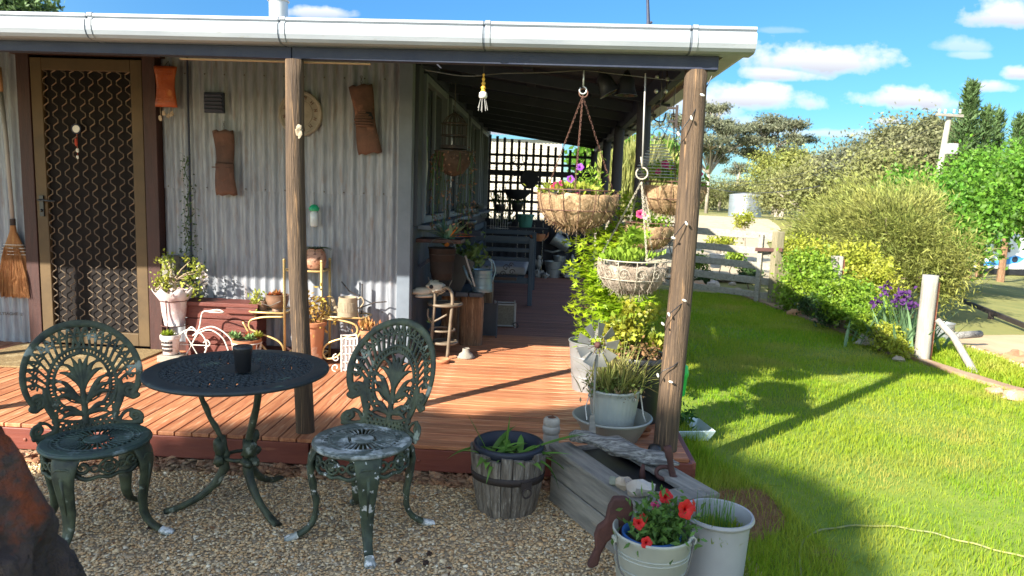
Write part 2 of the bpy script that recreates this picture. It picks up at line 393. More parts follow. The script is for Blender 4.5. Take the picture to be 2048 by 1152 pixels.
def blades(n, poly, h, w, m, name, label=None, avoid=None, dens=None, lean=.35):
    x0, x1 = min(p[0] for p in poly), max(p[0] for p in poly); y0, y1 = min(p[1] for p in poly), max(p[1] for p in poly)
    x = rng.uniform(x0, x1, n * 3); y = y0 + (y1 - y0) * rng.random(n * 3) ** (dens or 1); k = inpoly(x, y, poly)
    if avoid: k &= ~(inpoly(x, y, avoid) & (rng.random(n * 3) > .12))
    x, y = x[k][:n], y[k][:n]; q = len(x)
    z = np.array([terr(a, b) for a, b in zip(x, y)]) if x1 > 4.1 else np.zeros(q)
    nz = np.array([mnoise.noise(Vector((a * 1.3, b * 1.3, 0))) for a, b in zip(x, y)])
    hh = h * (1 + .6 * rng.uniform(-1, 1, q)) * (1 + .6 * nz); dist = np.clip(y / 4, .9, 3); ww = w * dist
    a = rng.uniform(0, 2 * math.pi, q); lx, ly = np.cos(a), np.sin(a); b = rng.uniform(0, 2 * math.pi, q); l = rng.normal(0, lean, q) * hh
    P = np.stack([x, y, z], 1); s = np.stack([lx, ly, 0 * lx], 1) * ww[:, None]; t = P + np.stack([np.cos(b) * l, np.sin(b) * l, hh], 1)
    mid = P * .5 + t * .5 + np.stack([0 * l, 0 * l, hh * .12], 1)
    v = np.stack([P - s, P + s, mid + s * .8, mid - s * .8, t], 1).reshape(-1, 3); i5 = np.arange(q)[:, None] * 5
    return link(name, np_mesh(name, v, [i5 + [[0, 1, 2, 3]], i5 + [[3, 2, 4]]], m), kind='stuff', label=label)
g1, g2, g3 = (.16, .34, .014), (.31, .45, .02), (.44, .47, .04)
M_grass = mat('grass_blade', g1, (.44, .42, .05), .7, 7, .55, island_ramp=[g1, (.19, .38, .015), g2, (.22, .40, .015), g3], transl=.5, spec=.3, c3=(.46, .41, .09), s3=1.3, t3=.50, w3=.22)
blades(230000, lawn_poly, .032, .0016, M_grass, 'lawn_grass', 'short bright green grass of the lawn beside the veranda', avoid=patch, dens=1.25)
M_straw = mat('dead_grass', (.34, .2, .09), (.24, .13, .06), island=.3, transl=.2, rough=.8)
blades(5000, patch, .03, .0014, M_straw, 'dead_grass', 'brown dead grass in the worn patch of the lawn', lean=.9)
edge_strip = [(.74, 2.2), (.74, 4.9), (.92, 4.9), (1.02, 4.0), (1.2, 3.6), (1.3, 2.9), (1.2, 2.2)]
blades(9000, edge_strip, .07, .0018, M_grass, 'long_grass', 'longer uncut grass along the deck edge and planter', avoid=patch, lean=.5)

verge = [(3.75, 8.9), (4.75, 8.7), (4.7, 6.6), (5.6, 4.6), (5.2, 4.2), (4.2, 5.7), (3.85, 6.6)]
blades(16000, verge, .06, .003, M_grass, 'verge_grass', 'rough grass between the kerb and the sandy track', lean=.7)
# kerb of earth and brick round the lawn
M_kerb = mat('kerb_earth', (.36, .27, .17), (.27, .14, .09), 4, 6, .95, .6, 30)
def ribbon(name, pts, w, h, m, **k):
    b = MB(); n = len(pts)
    for i, p in enumerate(pts):
        t = (Vector(pts[min(i + 1, n - 1)]) - Vector(pts[max(i - 1, 0)])).normalized(); s = Vector((-t.y, t.x)) * w / 2; z = terr(*p)
        for q, zz in ((Vector(p) - s, z - .1), (Vector(p) - s, z + h), (Vector(p) + s, z + h), (Vector(p) + s, z - .3)):
            b.v.append((q.x, q.y, zz + .008 * fbm((q.x * 6, q.y * 6, 0))))
    for i in range(n - 1):
        for j in range(3): a = i * 4 + j; b.f.append((a, a + 1, a + 5, a + 4))
    return b.obj(name, m, **k)
pts = [tuple(p) for p in spline([(p[0] + .07, p[1]) for p in EDGE], 5)]
ribbon('kerb', pts, .12, .035, M_kerb, kind='structure')

# gravel yard
gravel_poly = [(-9, -6), (-9, 3.62), (.3, 3.62), (.74, 3.5), (.9, 3.2), (.98, 2.7), (.88, 2.0), (.8, -6)]
M_gbase = mat('gravel_bed', (.30, .23, .15), (.42, .34, .23), 60, 4, .95, .8, 120, bdist=.01)
drape('gravel_bed', gravel_poly, M_gbase, .004, .6)
M_peb = mat('gravel_stone', (.4, .34, .26), (.2, .13, .09), 1.6, 5, .85, spec=.3, lo=.58, hi=.8,
            island_ramp=[(.42, .24, .11), (.62, .43, .23), (.72, .54, .32), (.80, .64, .40), (.60, .37, .18), (.76, .50, .25), (.52, .39, .25), (.84, .74, .55)])
def pebbles(n, poly, size, m, name, label, rows=None, flat=.42):
    oc = np.array([[1, 1, .1], [-1, 1, -.1], [-1, -1, .1], [1, -1, -.1], [.1, .15, 1], [-.1, 0, -1], [.75, -.1, .75], [-.7, .2, .72]], float)
    fc = np.array([[0, 1, 4], [1, 7, 4], [1, 2, 7], [2, 3, 7], [3, 6, 7], [3, 0, 6], [0, 4, 6], [6, 4, 7], [1, 0, 5], [2, 1, 5], [3, 2, 5], [0, 3, 5]])
    x0, x1 = min(p[0] for p in poly), max(p[0] for p in poly); y0, y1 = min(p[1] for p in poly), max(p[1] for p in poly)
    x = rng.uniform(x0, x1, n * 2); y = rng.uniform(y0, y1, n * 2); k = inpoly(x, y, poly); x, y = x[k][:n], y[k][:n]; q = len(x)
    s = size * np.exp(rng.normal(0, .32, (q, 1, 1))); sc = rng.uniform(.55, 1.1, (q, 1, 3)); sc[:, :, 2] *= flat
    a = rng.uniform(0, 6.28, q); ca, sa = np.cos(a), np.sin(a); t = rng.normal(0, .45, q); ct, st = np.cos(t), np.sin(t)
    v = oc[None] * (1 + rng.uniform(-.28, .28, (q, 8, 3))) * sc * s
    v = np.stack([v[..., 0], v[..., 1] * ct[:, None] - v[..., 2] * st[:, None], v[..., 1] * st[:, None] + v[..., 2] * ct[:, None]], 2)
    v = np.stack([v[..., 0] * ca[:, None] - v[..., 1] * sa[:, None], v[..., 0] * sa[:, None] + v[..., 1] * ca[:, None], v[..., 2]], 2)
    z = .006 + rng.random(q) * size * .9 + (np.array([terr(a_, b_) + .04 for a_, b_ in zip(x, y)]) if x1 > 4 else 0)
    v += np.stack([x, y, z], 1)[:, None, :]
    f = (np.arange(q)[:, None, None] * 8 + fc[None]).reshape(-1, 3)
    return link(name, np_mesh(name, v.reshape(-1, 3), f, m), label=label, kind='stuff')
pebbles(84000, [(-3.6, 1.75), (-3.6, 3.6), (.3, 3.6), (.85, 3.2), (.9, 1.75)], .0058, M_peb, 'gravel', 'fine beige and brown gravel chips of the yard')
b_ = rng.uniform(0, 1, (130, 3)) * np.array([4.2, 1.9, .003]) + np.array([-3.4, 1.75, .014]); d_, s_ = rand_rot(130, .12)
v, f = leaves(b_, .028, .012, d_, s_, .3); link('leaf_litter', np_mesh('leaf_litter', v, f, mat('litter_leaf', (.24, .12, .06), (.14, .07, .04), 9, 3, .9, island=.5)), label='scattered brown leaf litter on the gravel', kind='stuff')
# stones packed along the foot of the deck
M_rub = mat('rubble_stone', (.34, .24, .15), (.42, .20, .10), 4, 5, .9, .5, 40, vary=.35, c3=(.5, .4, .28), s3=6, t3=.6)
STONE = [MB().blob((0, 0, 0), (1, .75, .55), 9, 6, .28, 1.4, seed=k).mesh('stone', M_rub) for k in range(5)]
for i in range(78):
    x = -3.5 + 4.05 * (i + rnd.random() * .7) / 78; y = rnd.choice((3.60, 3.56, 3.50, 3.64)) + rnd.uniform(-.02, .02); s = rnd.uniform(.024, .05)
    if -.45 < x < .55 and rnd.random() < .5: continue
    o = link('edging_stone', STONE[i % 5], loc=(x, y, s * .35), rot=(rnd.uniform(-.3, .3), rnd.uniform(-.3, .3), rnd.uniform(0, 6)),
             label='small brown field stone packed among others along the foot of the deck', cat='stone', group='stones along the foot of the deck')
    o.scale = (s, s, s * .9)
pebbles(2600, [(-3.6, 3.44), (-3.6, 3.64), (.5, 3.64), (.5, 3.46)], .017, M_rub, 'rubble', 'loose stone rubble along the deck edge')
# far ground sheets
M_drive = mat('driveway_gravel', (.50, .42, .29), (.42, .34, .22), 2, 6, .95, .3, 20)
drape('driveway', [(1.2, 13.2), (4.2, 13.0), (7, 22), (12, 40), (17.5, 55), (18.5, 62), (13, 66), (8.5, 70), (4, 78), (2, 60), (2.6, 40), (.5, 26)], M_drive, .05, 1.0)
M_sand = mat('sandy_yard', (.52, .38, .23), (.42, .29, .17), 1.5, 6, .95, .3, 20)
drape('sandy_track', [(4.7, 8.9), (5.8, 10.6), (9.5, 12), (14, 11), (14, 5), (9, 3.5), (5.5, 4.6), (4.65, 6.6)], M_sand, .035, 1.0)
pebbles(2500, [(4.8, 7.0), (5.4, 9.3), (8, 8.8), (8, 4.8), (5.4, 5.2)], .02, M_peb, 'sand_pebbles', 'scattered pebbles on the sandy track')

# ================================================================== house
WY = 5.42; SX = -1.04                      # front wall plane, side wall plane
M_iron = mat('galvanised_iron', (.295, .31, .345), (.19, .205, .235), 5, 7, .5, .12, 60, (9, 9, 1.1), metal=.2, c3=(.21, .18, .18), s3=4.5, t3=.55, w3=.16, st3=(5, 5, 1.1), vary=.08, spec=.5)
M_trim = mat('steel_blue_trim', (.15, .18, .22), (.12, .145, .18), 6, 5, .55, .05, 60)
M_navy = mat('dark_blue_beam', (.018, .025, .055), (.03, .037, .065), 7, 6, .6, .25, 30, (1, 1, 1), c3=(.10, .08, .07), s3=5, t3=.68)
M_maroon = mat('dark_red_timber', (.06, .022, .018), (.04, .016, .014), 8, 5, .6, .3, 40, (6, 6, .6))
M_bronze = mat('bronze_aluminium', (.12, .08, .042), (.09, .062, .035), 5, 4, .55, metal=.1, spec=.2)
M_grille = mat('bronze_grille', (.27, .21, .15), (.17, .13, .10), 9, 4, .45, metal=.4)
M_fly = mat('fly_screen', (.024, .021, .020), (.018, .016, .016), 14, 4, .95, spec=.08)
M_black = mat('black_plastic', (.012, .013, .016), (.02, .02, .024), 8, 4, .38, spec=.5)
M_dark = mat('dark_interior', (.012, .013, .018))
M_glass = mat('window_glass', (.022, .03, .04), rough=.06, spec=.9)
M_zinc = mat('bright_zincalume', (.62, .63, .62), (.52, .53, .53), 4, 5, .38, .05, 40, metal=.55)
M_white_g = mat('gutter_paint', (.33, .36, .40), (.27, .30, .34), 3, 6, .4, .04, 30, (1, 6, 6), c3=(.24, .25, .25), s3=8, t3=.64)
M_nail = mat('nail_head', (.10, .08, .07), rough=.6, metal=.4)
house = thing('corrugated_house', 'grey corrugated iron cottage with bronze security door under a low veranda', 'house')
def corr(x0, x1, z0, z1, y, amp=.009, pitch=.076, step=.0095):
    n = int((x1 - x0) / step); b = MB(); zs = [z0, z1]; ph = .0
    for k, z in enumerate(zs):
        for i in range(n + 1):
            x = x0 + (x1 - x0) * i / n; b.v.append((x, y - amp * math.sin(2 * math.pi * (x + ph) / pitch), z))
    for i in range(n): b.f.append((i, i + 1, i + n + 2, i + n + 1))
    return b
def sheet(name, x0, x1, z0, z1, y):
    o = corr(x0, x1, z0, z1, y).obj(name, M_iron, house, smooth=True); return o
for i, (a, c) in enumerate([(-2.97, -2.24), (-2.262, -1.62), (-1.642, -1.10)]):
    sheet('wall_sheet', a, c, DECK, 1.47, WY - .002 * i); sheet('wall_sheet', a, c, 1.44, 2.56, WY - .007 - .002 * i)
for i, (a, c) in enumerate([(-4.86, -4.10), (-5.6, -4.85), (-6.4, -5.59), (-7.2, -6.39)]): sheet('wall_sheet', a, c, DECK, 2.56, WY - .003 * i)
b = MB()
for x in np.arange(-2.93, -1.12, .152):
    for z in (1.455, 2.3, .55): b.blob((x, WY - .018, z), (.006, .004, .006), 6, 4, 0)
b.obj('nail_heads', M_nail, house, kind='stuff')
MB().box((-4.05, WY + .12, 1.3), (5.9, .1, 2.5)).obj('wall_frame', M_dark, house)
# door with its jambs
for x in (-4.00, -3.025): MB().box((x, WY - .035, 1.29), (.10, .09, 2.24)).obj('door_jamb', M_maroon, house, bevel=.004)
MB().box((-3.51, WY - .037, 2.445), (1.16, .094, .09)).obj('door_head', M_maroon, house, bevel=.004)
door = MB()
DX0, DX1, DZ0, DZ1 = -3.945, -3.08, .20, 2.38
for x in (DX0 + .045, DX1 - .045): door.box((x, WY - .055, (DZ0 + DZ1) / 2), (.088, .04, DZ1 - DZ0))
for z, h in ((DZ0 + .05, .10), (DZ1 - .045, .088)): door.box(((DX0 + DX1) / 2, WY - .0552, z), (DX1 - DX0 - .18, .038, h))
door = door.obj('security_door', M_bronze, house, bevel=.005)
MB().box(((DX0 + DX1) / 2, WY - .035, (DZ0 + DZ1) / 2), (DX1 - DX0 - .16, .006, DZ1 - DZ0 - .16)).obj('fly_screen', M_fly, door)
gx0, gx1, gz0, gz1 = DX0 + .089, DX1 - .089, DZ0 + .10, DZ1 - .089
g = MB(); pw, ph = .0715, .098; wires = []
nc = int((gx1 - gx0) / pw) + 2; nr = int((gz1 - gz0) / ph) + 2
for c in range(nc):
    x = gx0 + c * pw; pts = []
    for r_ in range(nr * 2 + 1):
        z = gz0 + r_ * ph / 2; s = 1 if (r_ + (c % 2)) % 2 == 0 else 0
        xx = x + (.5 * pw if s else 0) * (1 if c % 2 == 0 else 1)
        for dz in (-.012, .012):
            pts.append((min(max(xx, gx0), gx1), WY - .062 - (.004 if c % 2 else 0), min(max(z + dz, gz0), gz1)))
    g.tube(pts, .0046, 4, caps=False)
g.obj('diamond_grille', M_grille, door)
h = MB().box((-3.895, WY - .083, 1.27), (.032, .014, .16)); h.tube([(-3.895, WY - .085, 1.315), (-3.895, WY - .125, 1.315), (-3.76, WY - .125, 1.31)], .008, 8); h.blob((-3.895, WY - .095, 1.235), (.009, .009, .012), 8, 5, 0)
h.obj('door_handle', M_black, door, bevel=.002)
M_ceram = mat('white_ceramic', (.78, .76, .70), (.68, .65, .58), 6, 4, .3)
cdr = thing('hanging_charm', 'round white mirror charm with red bird hanging on the screen door', 'ornament', (-3.60, WY - .075, 1.86))
M3 = Matrix.Rotation(R(90), 3, 'X')
MB().lathe([(0, 0), (.028, .001), (.028, .006), (0, .007)], 20, M=M3, cap0=False).obj('mirror_disc', M_ceram, cdr)
MB().ring((0, -.004, 0), .034, .005, 22, 6, M=M3).obj('ring', M_navy, cdr)
b = MB().tube([(0, 0, -.035), (.004, 0, -.10), (-.002, 0, -.15), (0, 0, -.22)], .0015, 5); b.blob((-.006, -.004, -.10), (.010, .006, .028), 8, 6, .2); b.obj('red_bird', mat('red_paint', (.45, .05, .02)), cdr)
MB().blob((.004, -.004, -.16), (.012, .007, .014), 8, 6, .3).blob((.002, -.004, -.21), (.009, .006, .012), 8, 6, .3).obj('shell_bead', M_ceram, cdr)
b = MB(); b.box((-2.548, WY - .03, 2.09), (.15, .03, .15))
vent = b.obj('wall_vent', M_navy, house, bevel=.003)
for k in range(5): MB().box((-2.548, WY - .052, 2.035 + k * .027), (.135, .012, .014), M=Matrix.Rotation(R(25), 3, 'X')).obj('louvre', M_navy, vent)
MB().box((-1.085, WY - .035, 1.34), (.10, .10, 2.34)).obj('corner_board', M_trim, house, bevel=.004)
MB().box((-2.02, WY - .018, .205), (1.9, .02, .07)).obj('skirting', M_maroon, house)
MB().tube([(-2.755, WY - .03, .6), (-2.75, WY - .03, 2.5)], .008, 8).obj('wall_conduit', M_navy, house)
# side wall along the veranda
M_side = mat('blue_grey_cladding', (.055, .065, .085), (.04, .05, .065), 5, 5, .6, .2, 30, (1, 1, .3), vary=.15)
y = 5.48
while y < 11.9:
    MB().box((SX - .02, y + .075, .72), (.04, .146, 1.1)).obj('wall_board', M_side, house, bevel=.003); y += .15
MB().box((SX - .06, 8.6, 1.25), (.05, 6.4, 2.44)).obj('side_wall', M_dark, house)
MB().box((SX - .0, 8.7, 2.48), (.06, 6.4, .12)).obj('wall_plate', M_navy, house)
for (ya, yb) in ((5.72, 6.86), (7.15, 8.55), (8.85, 10.05), (10.3, 11.4)):
    f = MB(); w = .055
    f.box((SX + .01, (ya + yb) / 2, 2.37), (.07, yb - ya, w)); f.box((SX + .01, (ya + yb) / 2, 1.26), (.07, yb - ya, w))
    for yy in (ya, yb): f.box((SX + .012, yy, 1.815), (.072, w, 1.16))
    f.box((SX + .008, (ya + yb) / 2, 1.815), (.03, .03, 1.1))
    win = f.obj('window', M_trim, house, bevel=.003)
    for k in (0, 1): MB().box((SX - .012, ya + (yb - ya) * (.25 + .5 * k), 1.815), (.006, (yb - ya) / 2 - .05, 1.06)).obj('pane', M_glass, win)
    MB().box((SX + .04, (ya + yb) / 2, 1.20), (.13, yb - ya + .12, .035)).obj('sill', M_trim, win, bevel=.003)
for ya, yb in ((6.95, 7.06), (8.62, 8.78), (10.1, 10.24), (5.48, 5.66), (11.5, 11.8)): MB().box((SX + .001, (ya + yb) / 2, 1.82), (.05, yb - ya, 1.2)).obj('wall_board', M_side, house)
M_curt = mat('pale_curtain', (.5, .5, .42), (.40, .40, .35), 9, 4, .9)
b = MB(); n = 20
for k, (zz, wd) in enumerate(((1.32, .04), (1.5, .12), (1.7, .15), (1.9, .11), (2.1, .05), (2.25, .01))):
    for i in range(n + 1): b.v.append((SX - .006 + .002 * math.sin(i * 1.9), 5.76 + wd * 2.4 * i / n, zz))
for k in range(5):
    for i in range(n): a = k * (n + 1) + i; b.f.append((a, a + 1, a + n + 2, a + n + 1))
b.obj('curtain', M_curt, house, smooth=True)
# roof and flue
def roof_sheet(name, p, q, d, m, parent, amp=.009, pitch=.076):
    """corrugated sheet from edge p-q running by vector d"""
    p, q, d = Vector(p), Vector(q), Vector(d); L = (q - p).length; n = int(L / .019); b = MB(); nn = (q - p).cross(d).normalized()
    if nn.z < 0: nn = -nn
    for k in (0, 1):
        for i in range(n + 1):
            t = i / n; b.v.append(tuple(p.lerp(q, t) + d * k + nn * amp * math.sin(2 * math.pi * L * t / pitch)))
    for i in range(n): b.f.append((i, i + 1, i + n + 2, i + n + 1))
    o = b.obj(name, m, parent, smooth=True); return o
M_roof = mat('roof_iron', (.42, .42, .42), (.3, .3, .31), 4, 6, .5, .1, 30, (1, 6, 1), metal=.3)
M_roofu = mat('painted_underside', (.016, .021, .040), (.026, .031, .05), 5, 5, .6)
for k in range(4): roof_sheet('roof_sheet', (-7.3 + k * 1.57, 5.3, 2.50), (-5.7 + k * 1.57, 5.3, 2.50), (0, 7.0, .55), M_roof, house)
fl = V(557, 20, 5.9)
b = MB().lathe([(.074, 2.3), (.074, 3.03), (.088, 3.03), (.088, 3.05), (.076, 3.055), (.076, 3.075), (.09, 3.075), (.09, 3.30), (.05, 3.36)], 26, (fl.x, 5.9, 0))
flue = b.obj('flue', M_zinc, house, auto=35)
for zz in (2.96, 3.02, 3.066): MB().ring((fl.x, 5.9, zz), .0815, .006, 28, 6).obj('flue_band', M_black if zz > 3.05 else M_zinc, flue)
mast = MB().tube([V(1297, 62, 4.2), V(1296, 20, 4.2), V(1294, -40, 4.2)], [.011, .009, .007], 8); mast.tube([V(1289, 52, 4.2), V(1304, 44, 4.2)], .008, 6)
mast.obj('antenna_mast', M_navy, label='thin dark blue antenna mast standing on the veranda roof', cat='antenna')

# ================================================================== deck
M_deck = mat('oiled_decking', (.36, .125, .062), (.27, .085, .042), 3, 7, .55, .22, 24, (1, 1, 1), c3=(.44, .20, .11), s3=2.4, t3=.56, w3=.1, vary=.2, bdist=.006)
def deck_mat(name, st, kk=1.0):
    return mat(name, (.50 * kk, .21 * kk, .10 * kk), (.34 * kk, .12 * kk, .055 * kk), 7, 8, .58, .35, 15, st, c3=(.56 * kk, .32 * kk, .19 * kk), s3=9, t3=.57, w3=.10, st3=st, vary=.24, bdist=.004, lo=.4, hi=.6)
M_dx = deck_mat('deck_board_across', (.5, 7, 3)); M_dy = deck_mat('deck_board_along', (7, .5, 3)); M_dw = mat('worn_deck_board', (.30, .12, .08), (.22, .13, .10), 7, 8, .7, .4, 18, (.4, 8, 3), vary=.18, c3=(.17, .08, .055), s3=4, t3=.57)
M_fascia = mat('deck_fascia', (.19, .05, .032), (.14, .035, .026), 5, 6, .5, .2, 20, (.5, 3, 3), c3=(.25, .085, .05), s3=4, t3=.6)
deck = thing('timber_deck', 'red oiled timber veranda deck wrapping round the corner of the house', 'deck')
deck['kind'] = 'structure'
SPLIT = -1.0
x = SPLIT - .0945 * 46; TH = .022
along = None
while x < SPLIT - .01:
    w = .0885
    if along is None: along = MB().box((0, 0, 0), (w, 5.42 - 3.585, TH)).mesh('deck_board', M_dy)
    o = link('deck_board', along, deck, (x + w / 2, (5.42 + 3.585) / 2, DECK - TH / 2 + rnd.uniform(-.001, .001)), (0, 0, rnd.uniform(-.001, .001)))
    m_ = o.modifiers.new('edge', 'BEVEL'); m_.width = .003; x += .0945
y = 3.585; cross_ = {}
while y < 11.75:
    w = .0885; x0 = SPLIT + .004 if y < 5.38 else SX + .005; x1 = .775; key = (y < 5.38, y > 6.6)
    if key not in cross_: cross_[key] = MB().box((0, 0, 0), (x1 - x0, w, TH)).mesh('deck_board', M_dw if y > 6.6 else M_dx)
    o = link('deck_board', cross_[key], deck, ((x0 + x1) / 2, y + w / 2, DECK - TH / 2 + rnd.uniform(-.001, .001)), (0, 0, rnd.uniform(-.0012, .0012)))
    m_ = o.modifiers.new('edge', 'BEVEL'); m_.width = .003; y += .0945
for a, c in ((-5.3, -3.47), (-3.46, -1.22), (-1.21, .795)): MB().box(((a + c) / 2, 3.595, .088), (c - a, .03, .118)).obj('fascia_board', M_fascia, deck, bevel=.004)
MB().box((.80, 7.7, .088), (.03, 8.2, .118)).obj('fascia_board', M_fascia, deck, bevel=.004)
b = MB()
for px, py in ((50, 870), (838, 905), (300, 895)):
    p = V(px, py, 3.58); b.blob((p.x, 3.578, .085), (.010, .006, .010), 8, 5, 0)
b.obj('bolt_heads', M_fascia, deck)
b = MB()
for yy in (3.8, 4.5, 5.2, 6.2, 7.4, 9, 11.4):
    for xx in (-4.6, -3.2, -1.8, -.9, -.1, .62): b.box((xx, yy, .06), (.1, .1, .13))
for xx in np.arange(-5, .7, .45): b.box((xx, 4.55, .115), (.04, 1.8, .06))
b.obj('deck_frame', M_dark, deck)
MB().box((-2.0, 4.6, -.0), (6.6, 1.8, .02)).obj('shaded_soil', M_soil, kind='structure')
mt = MB(); n = 24
M_mat = mat('coir_mat', (.27, .19, .09), (.19, .13, .06), 40, 4, .95, .8, 90, c3=(.34, .26, .14), s3=7, t3=.55)
mt.box((-3.53, 5.0, DECK + .008), (1.15, .68, .014)); mt.obj('door_mat', M_mat, label='brown woven coir doormat in front of the security door', cat='doormat', bevel=.004)

# ================================================================== veranda
ver = thing('veranda', 'low veranda roof on round timber posts with white front gutter and navy beams', 'veranda', (0, 0, 0))
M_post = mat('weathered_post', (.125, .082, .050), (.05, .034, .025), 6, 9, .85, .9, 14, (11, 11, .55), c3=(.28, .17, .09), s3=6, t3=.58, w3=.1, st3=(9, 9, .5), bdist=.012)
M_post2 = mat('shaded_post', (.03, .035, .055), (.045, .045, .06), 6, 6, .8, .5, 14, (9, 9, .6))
def postmesh(x, y, r0, r1, z1, name='post', m=M_post, lean=0, seed=0, ztop=None):
    b = MB(); n = 28; k = 22
    for i in range(k + 1):
        t = i / k; z = DECK + (z1 - DECK) * t; r = r0 + (r1 - r0) * t
        for j in range(n):
            a = 2 * math.pi * j / n; q = 1 + .05 * fbm((math.cos(a) * 1.6 + seed, math.sin(a) * 1.6, z * 1.1)) + .02 * fbm((math.cos(a) * 6, math.sin(a) * 6 + seed, z * 1.0))
            b.v.append((x + lean * t + .012 * math.sin(z * 2.1 + seed) + r * q * math.cos(a), y + r * q * math.sin(a), z))
    for i in range(k):
        for j in range(n): a, c = i * n + j, i * n + (j + 1) % n; b.f.append((a, c, c + n, a + n))
    b.f.append(tuple(k * n + j for j in range(n)))
    return b.obj(name, m, ver, smooth=True)
P1 = postmesh(-1.285, 3.70, .050, .046, 2.13, lean=-.045, seed=2); P1['label'] = 'round brown post behind the table, with netting marks and a pale knot'
P2 = postmesh(.682, 3.72, .064, .055, 2.135, lean=.02, seed=5); P2['label'] = 'thick round brown corner post wrapped in fairy lights'
postmesh(-3.24, 3.70, .052, .046, 2.13, seed=8); postmesh(-5.2, 3.70, .052, .046, 2.13, seed=9)
k = V(600, 262, 3.65); MB().blob((k.x, 3.645, k.z), (.018, .008, .026), 9, 7, .5).obj('knot', mat('bare_wood', (.36, .30, .22), (.24, .19, .13), 30, 4, .9, .5), P1)
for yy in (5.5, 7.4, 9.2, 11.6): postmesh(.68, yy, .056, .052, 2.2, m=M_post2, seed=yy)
def lam(y0): return 2.145
for a, c in ((-6.6, -1.335), (-1.331, .80)): MB().box(((a + c) / 2, 3.70, 2.20), (c - a, .055, .135)).obj('front_beam', M_navy, ver, bevel=.004)
MB().box((.70, 7.75, 2.235), (.055, 8.0, .13)).obj('side_beam', M_navy, ver, bevel=.004)
b = MB()
for x in (-1.42, -1.25): b.blob((x, 3.668, 2.20), (.010, .006, .010), 8, 5, 0)
b.obj('bolt_heads', M_nail, ver)
# timber spreader seen as a pale line under the beam
MB().bar((-1.95, 3.75, 2.128), (-.95, 3.75, 2.128), .02, .006).obj('batten', mat('pale_batten', (.5, .36, .24)), ver)
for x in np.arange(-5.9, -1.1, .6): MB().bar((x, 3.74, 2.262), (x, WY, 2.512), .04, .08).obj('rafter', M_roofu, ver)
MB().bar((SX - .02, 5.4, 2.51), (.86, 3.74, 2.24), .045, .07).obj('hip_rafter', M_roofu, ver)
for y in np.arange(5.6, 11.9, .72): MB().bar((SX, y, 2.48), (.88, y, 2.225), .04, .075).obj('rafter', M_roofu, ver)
for xx, zz in ((-.75, 2.525), (-.2, 2.452), (.35, 2.378)): MB().box((xx, 8.7, zz - .03), (.07, 6.6, .04)).obj('purlin', M_roofu, ver)
MB().box((-2.9, 4.45, 2.39), (3.6, .07, .04)).obj('purlin', M_roofu, ver)
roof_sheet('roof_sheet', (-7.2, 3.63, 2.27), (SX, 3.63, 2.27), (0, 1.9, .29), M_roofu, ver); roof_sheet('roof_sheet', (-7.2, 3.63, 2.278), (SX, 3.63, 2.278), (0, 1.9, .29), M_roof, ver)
def tri_roof(name, m, dz):
    b = MB(); b.add([(SX, 3.63, 2.27 + dz), (.95, 3.63, 2.262 + dz), (SX, 5.44, 2.575 + dz)], [(0, 1, 2)]); b.add([(.95, 3.63, 2.262 + dz), (.95, 5.44, 2.262 + dz), (SX, 5.44, 2.575 + dz)], [(0, 1, 2)])
    b.obj(name, m, ver)
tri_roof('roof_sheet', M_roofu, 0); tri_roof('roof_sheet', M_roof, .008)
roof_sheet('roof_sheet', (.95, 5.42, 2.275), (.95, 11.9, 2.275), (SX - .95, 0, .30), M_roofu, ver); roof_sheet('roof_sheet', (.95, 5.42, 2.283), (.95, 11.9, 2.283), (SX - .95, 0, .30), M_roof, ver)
# quad gutter profile (y out, z)
prof = [(0, .112), (0, .119), (-.012, .124), (-.024, .119), (-.026, .107), (-.014, .100), (-.018, .094), (-.031, .088), (-.033, .060), (-.031, .040), (-.022, .020), (-.006, .006), (.016, 0), (.10, 0), (.10, .1), (.097, .1)]
def gutter(name, a, c, M=None, m=None, s=1.0, dz=0, parent=None):
    b = MB(); k = len(prof)
    for p in (Vector(a), Vector(c)):
        for (yy, zz) in prof:
            off = (M @ Vector((0, yy * s, zz * s + dz))) if M is not None else Vector((0, yy * s, zz * s + dz)); b.v.append(tuple(p + off))
    for i in range(k - 1): b.f.append((i, i + 1, i + 1 + k, i + k))
    b.f.append(tuple(range(k))); b.f.append(tuple(k + i for i in range(k - 1, -1, -1)))
    return b.obj(name, m or M_white_g, parent or ver)
GZ0, GZ1 = 2.185, 2.200; gy = 3.60
def gz(x): return GZ0 + (GZ1 - GZ0) * (x + 2.8) / 3.8
joints = [-6.5] + [V(px, 80, 3.57).x for px in (172, 557, 967, 1383)] + [.955]
for a, c in zip(joints[:-1], joints[1:]): gutter('gutter_segment', (a + .006, gy, gz(a)), (c - .006, gy, gz(c)))
for a in joints[1:-1]: gutter('gutter_joint', (a - .006, gy + .003, gz(a) + .001), (a + .006, gy + .003, gz(a) + .001), s=.99, m=M_trim); gutter('gutter_joint', (a + .006, gy - .003, gz(a) - .001), (a + .03, gy - .003, gz(a) - .001), s=1.03)
Mz = Matrix.Rotation(R(90), 3, 'Z')
gutter('side_gutter', (.925, 3.63, GZ1), (.925, 11.9, GZ1 + .02), M=Mz)
MB().box((.86, 7.8, 2.235), (.16, 8.4, .006)).obj('eave_lining', mat('pale_eave', (.34, .33, .30), (.28, .27, .24), 5, 4, .7), ver)

fc = bpy.data.curves.new('stamp', 'FONT'); fc.body = 'LYSAGHT  2'; fc.size = .035; fc.extrude = .0005
fo = bpy.data.objects.new('stamp', fc); COL.objects.link(fo); bpy.context.view_layer.update(); me = bpy.data.meshes.new_from_object(fo); bpy.data.objects.remove(fo); me.materials.clear(); me.materials.append(M_nail)
p = V(0, 627, WY - .016); link('stamp_lettering', me, house, (p.x, WY - .0165, p.z - .01), (R(90), 0, 0))

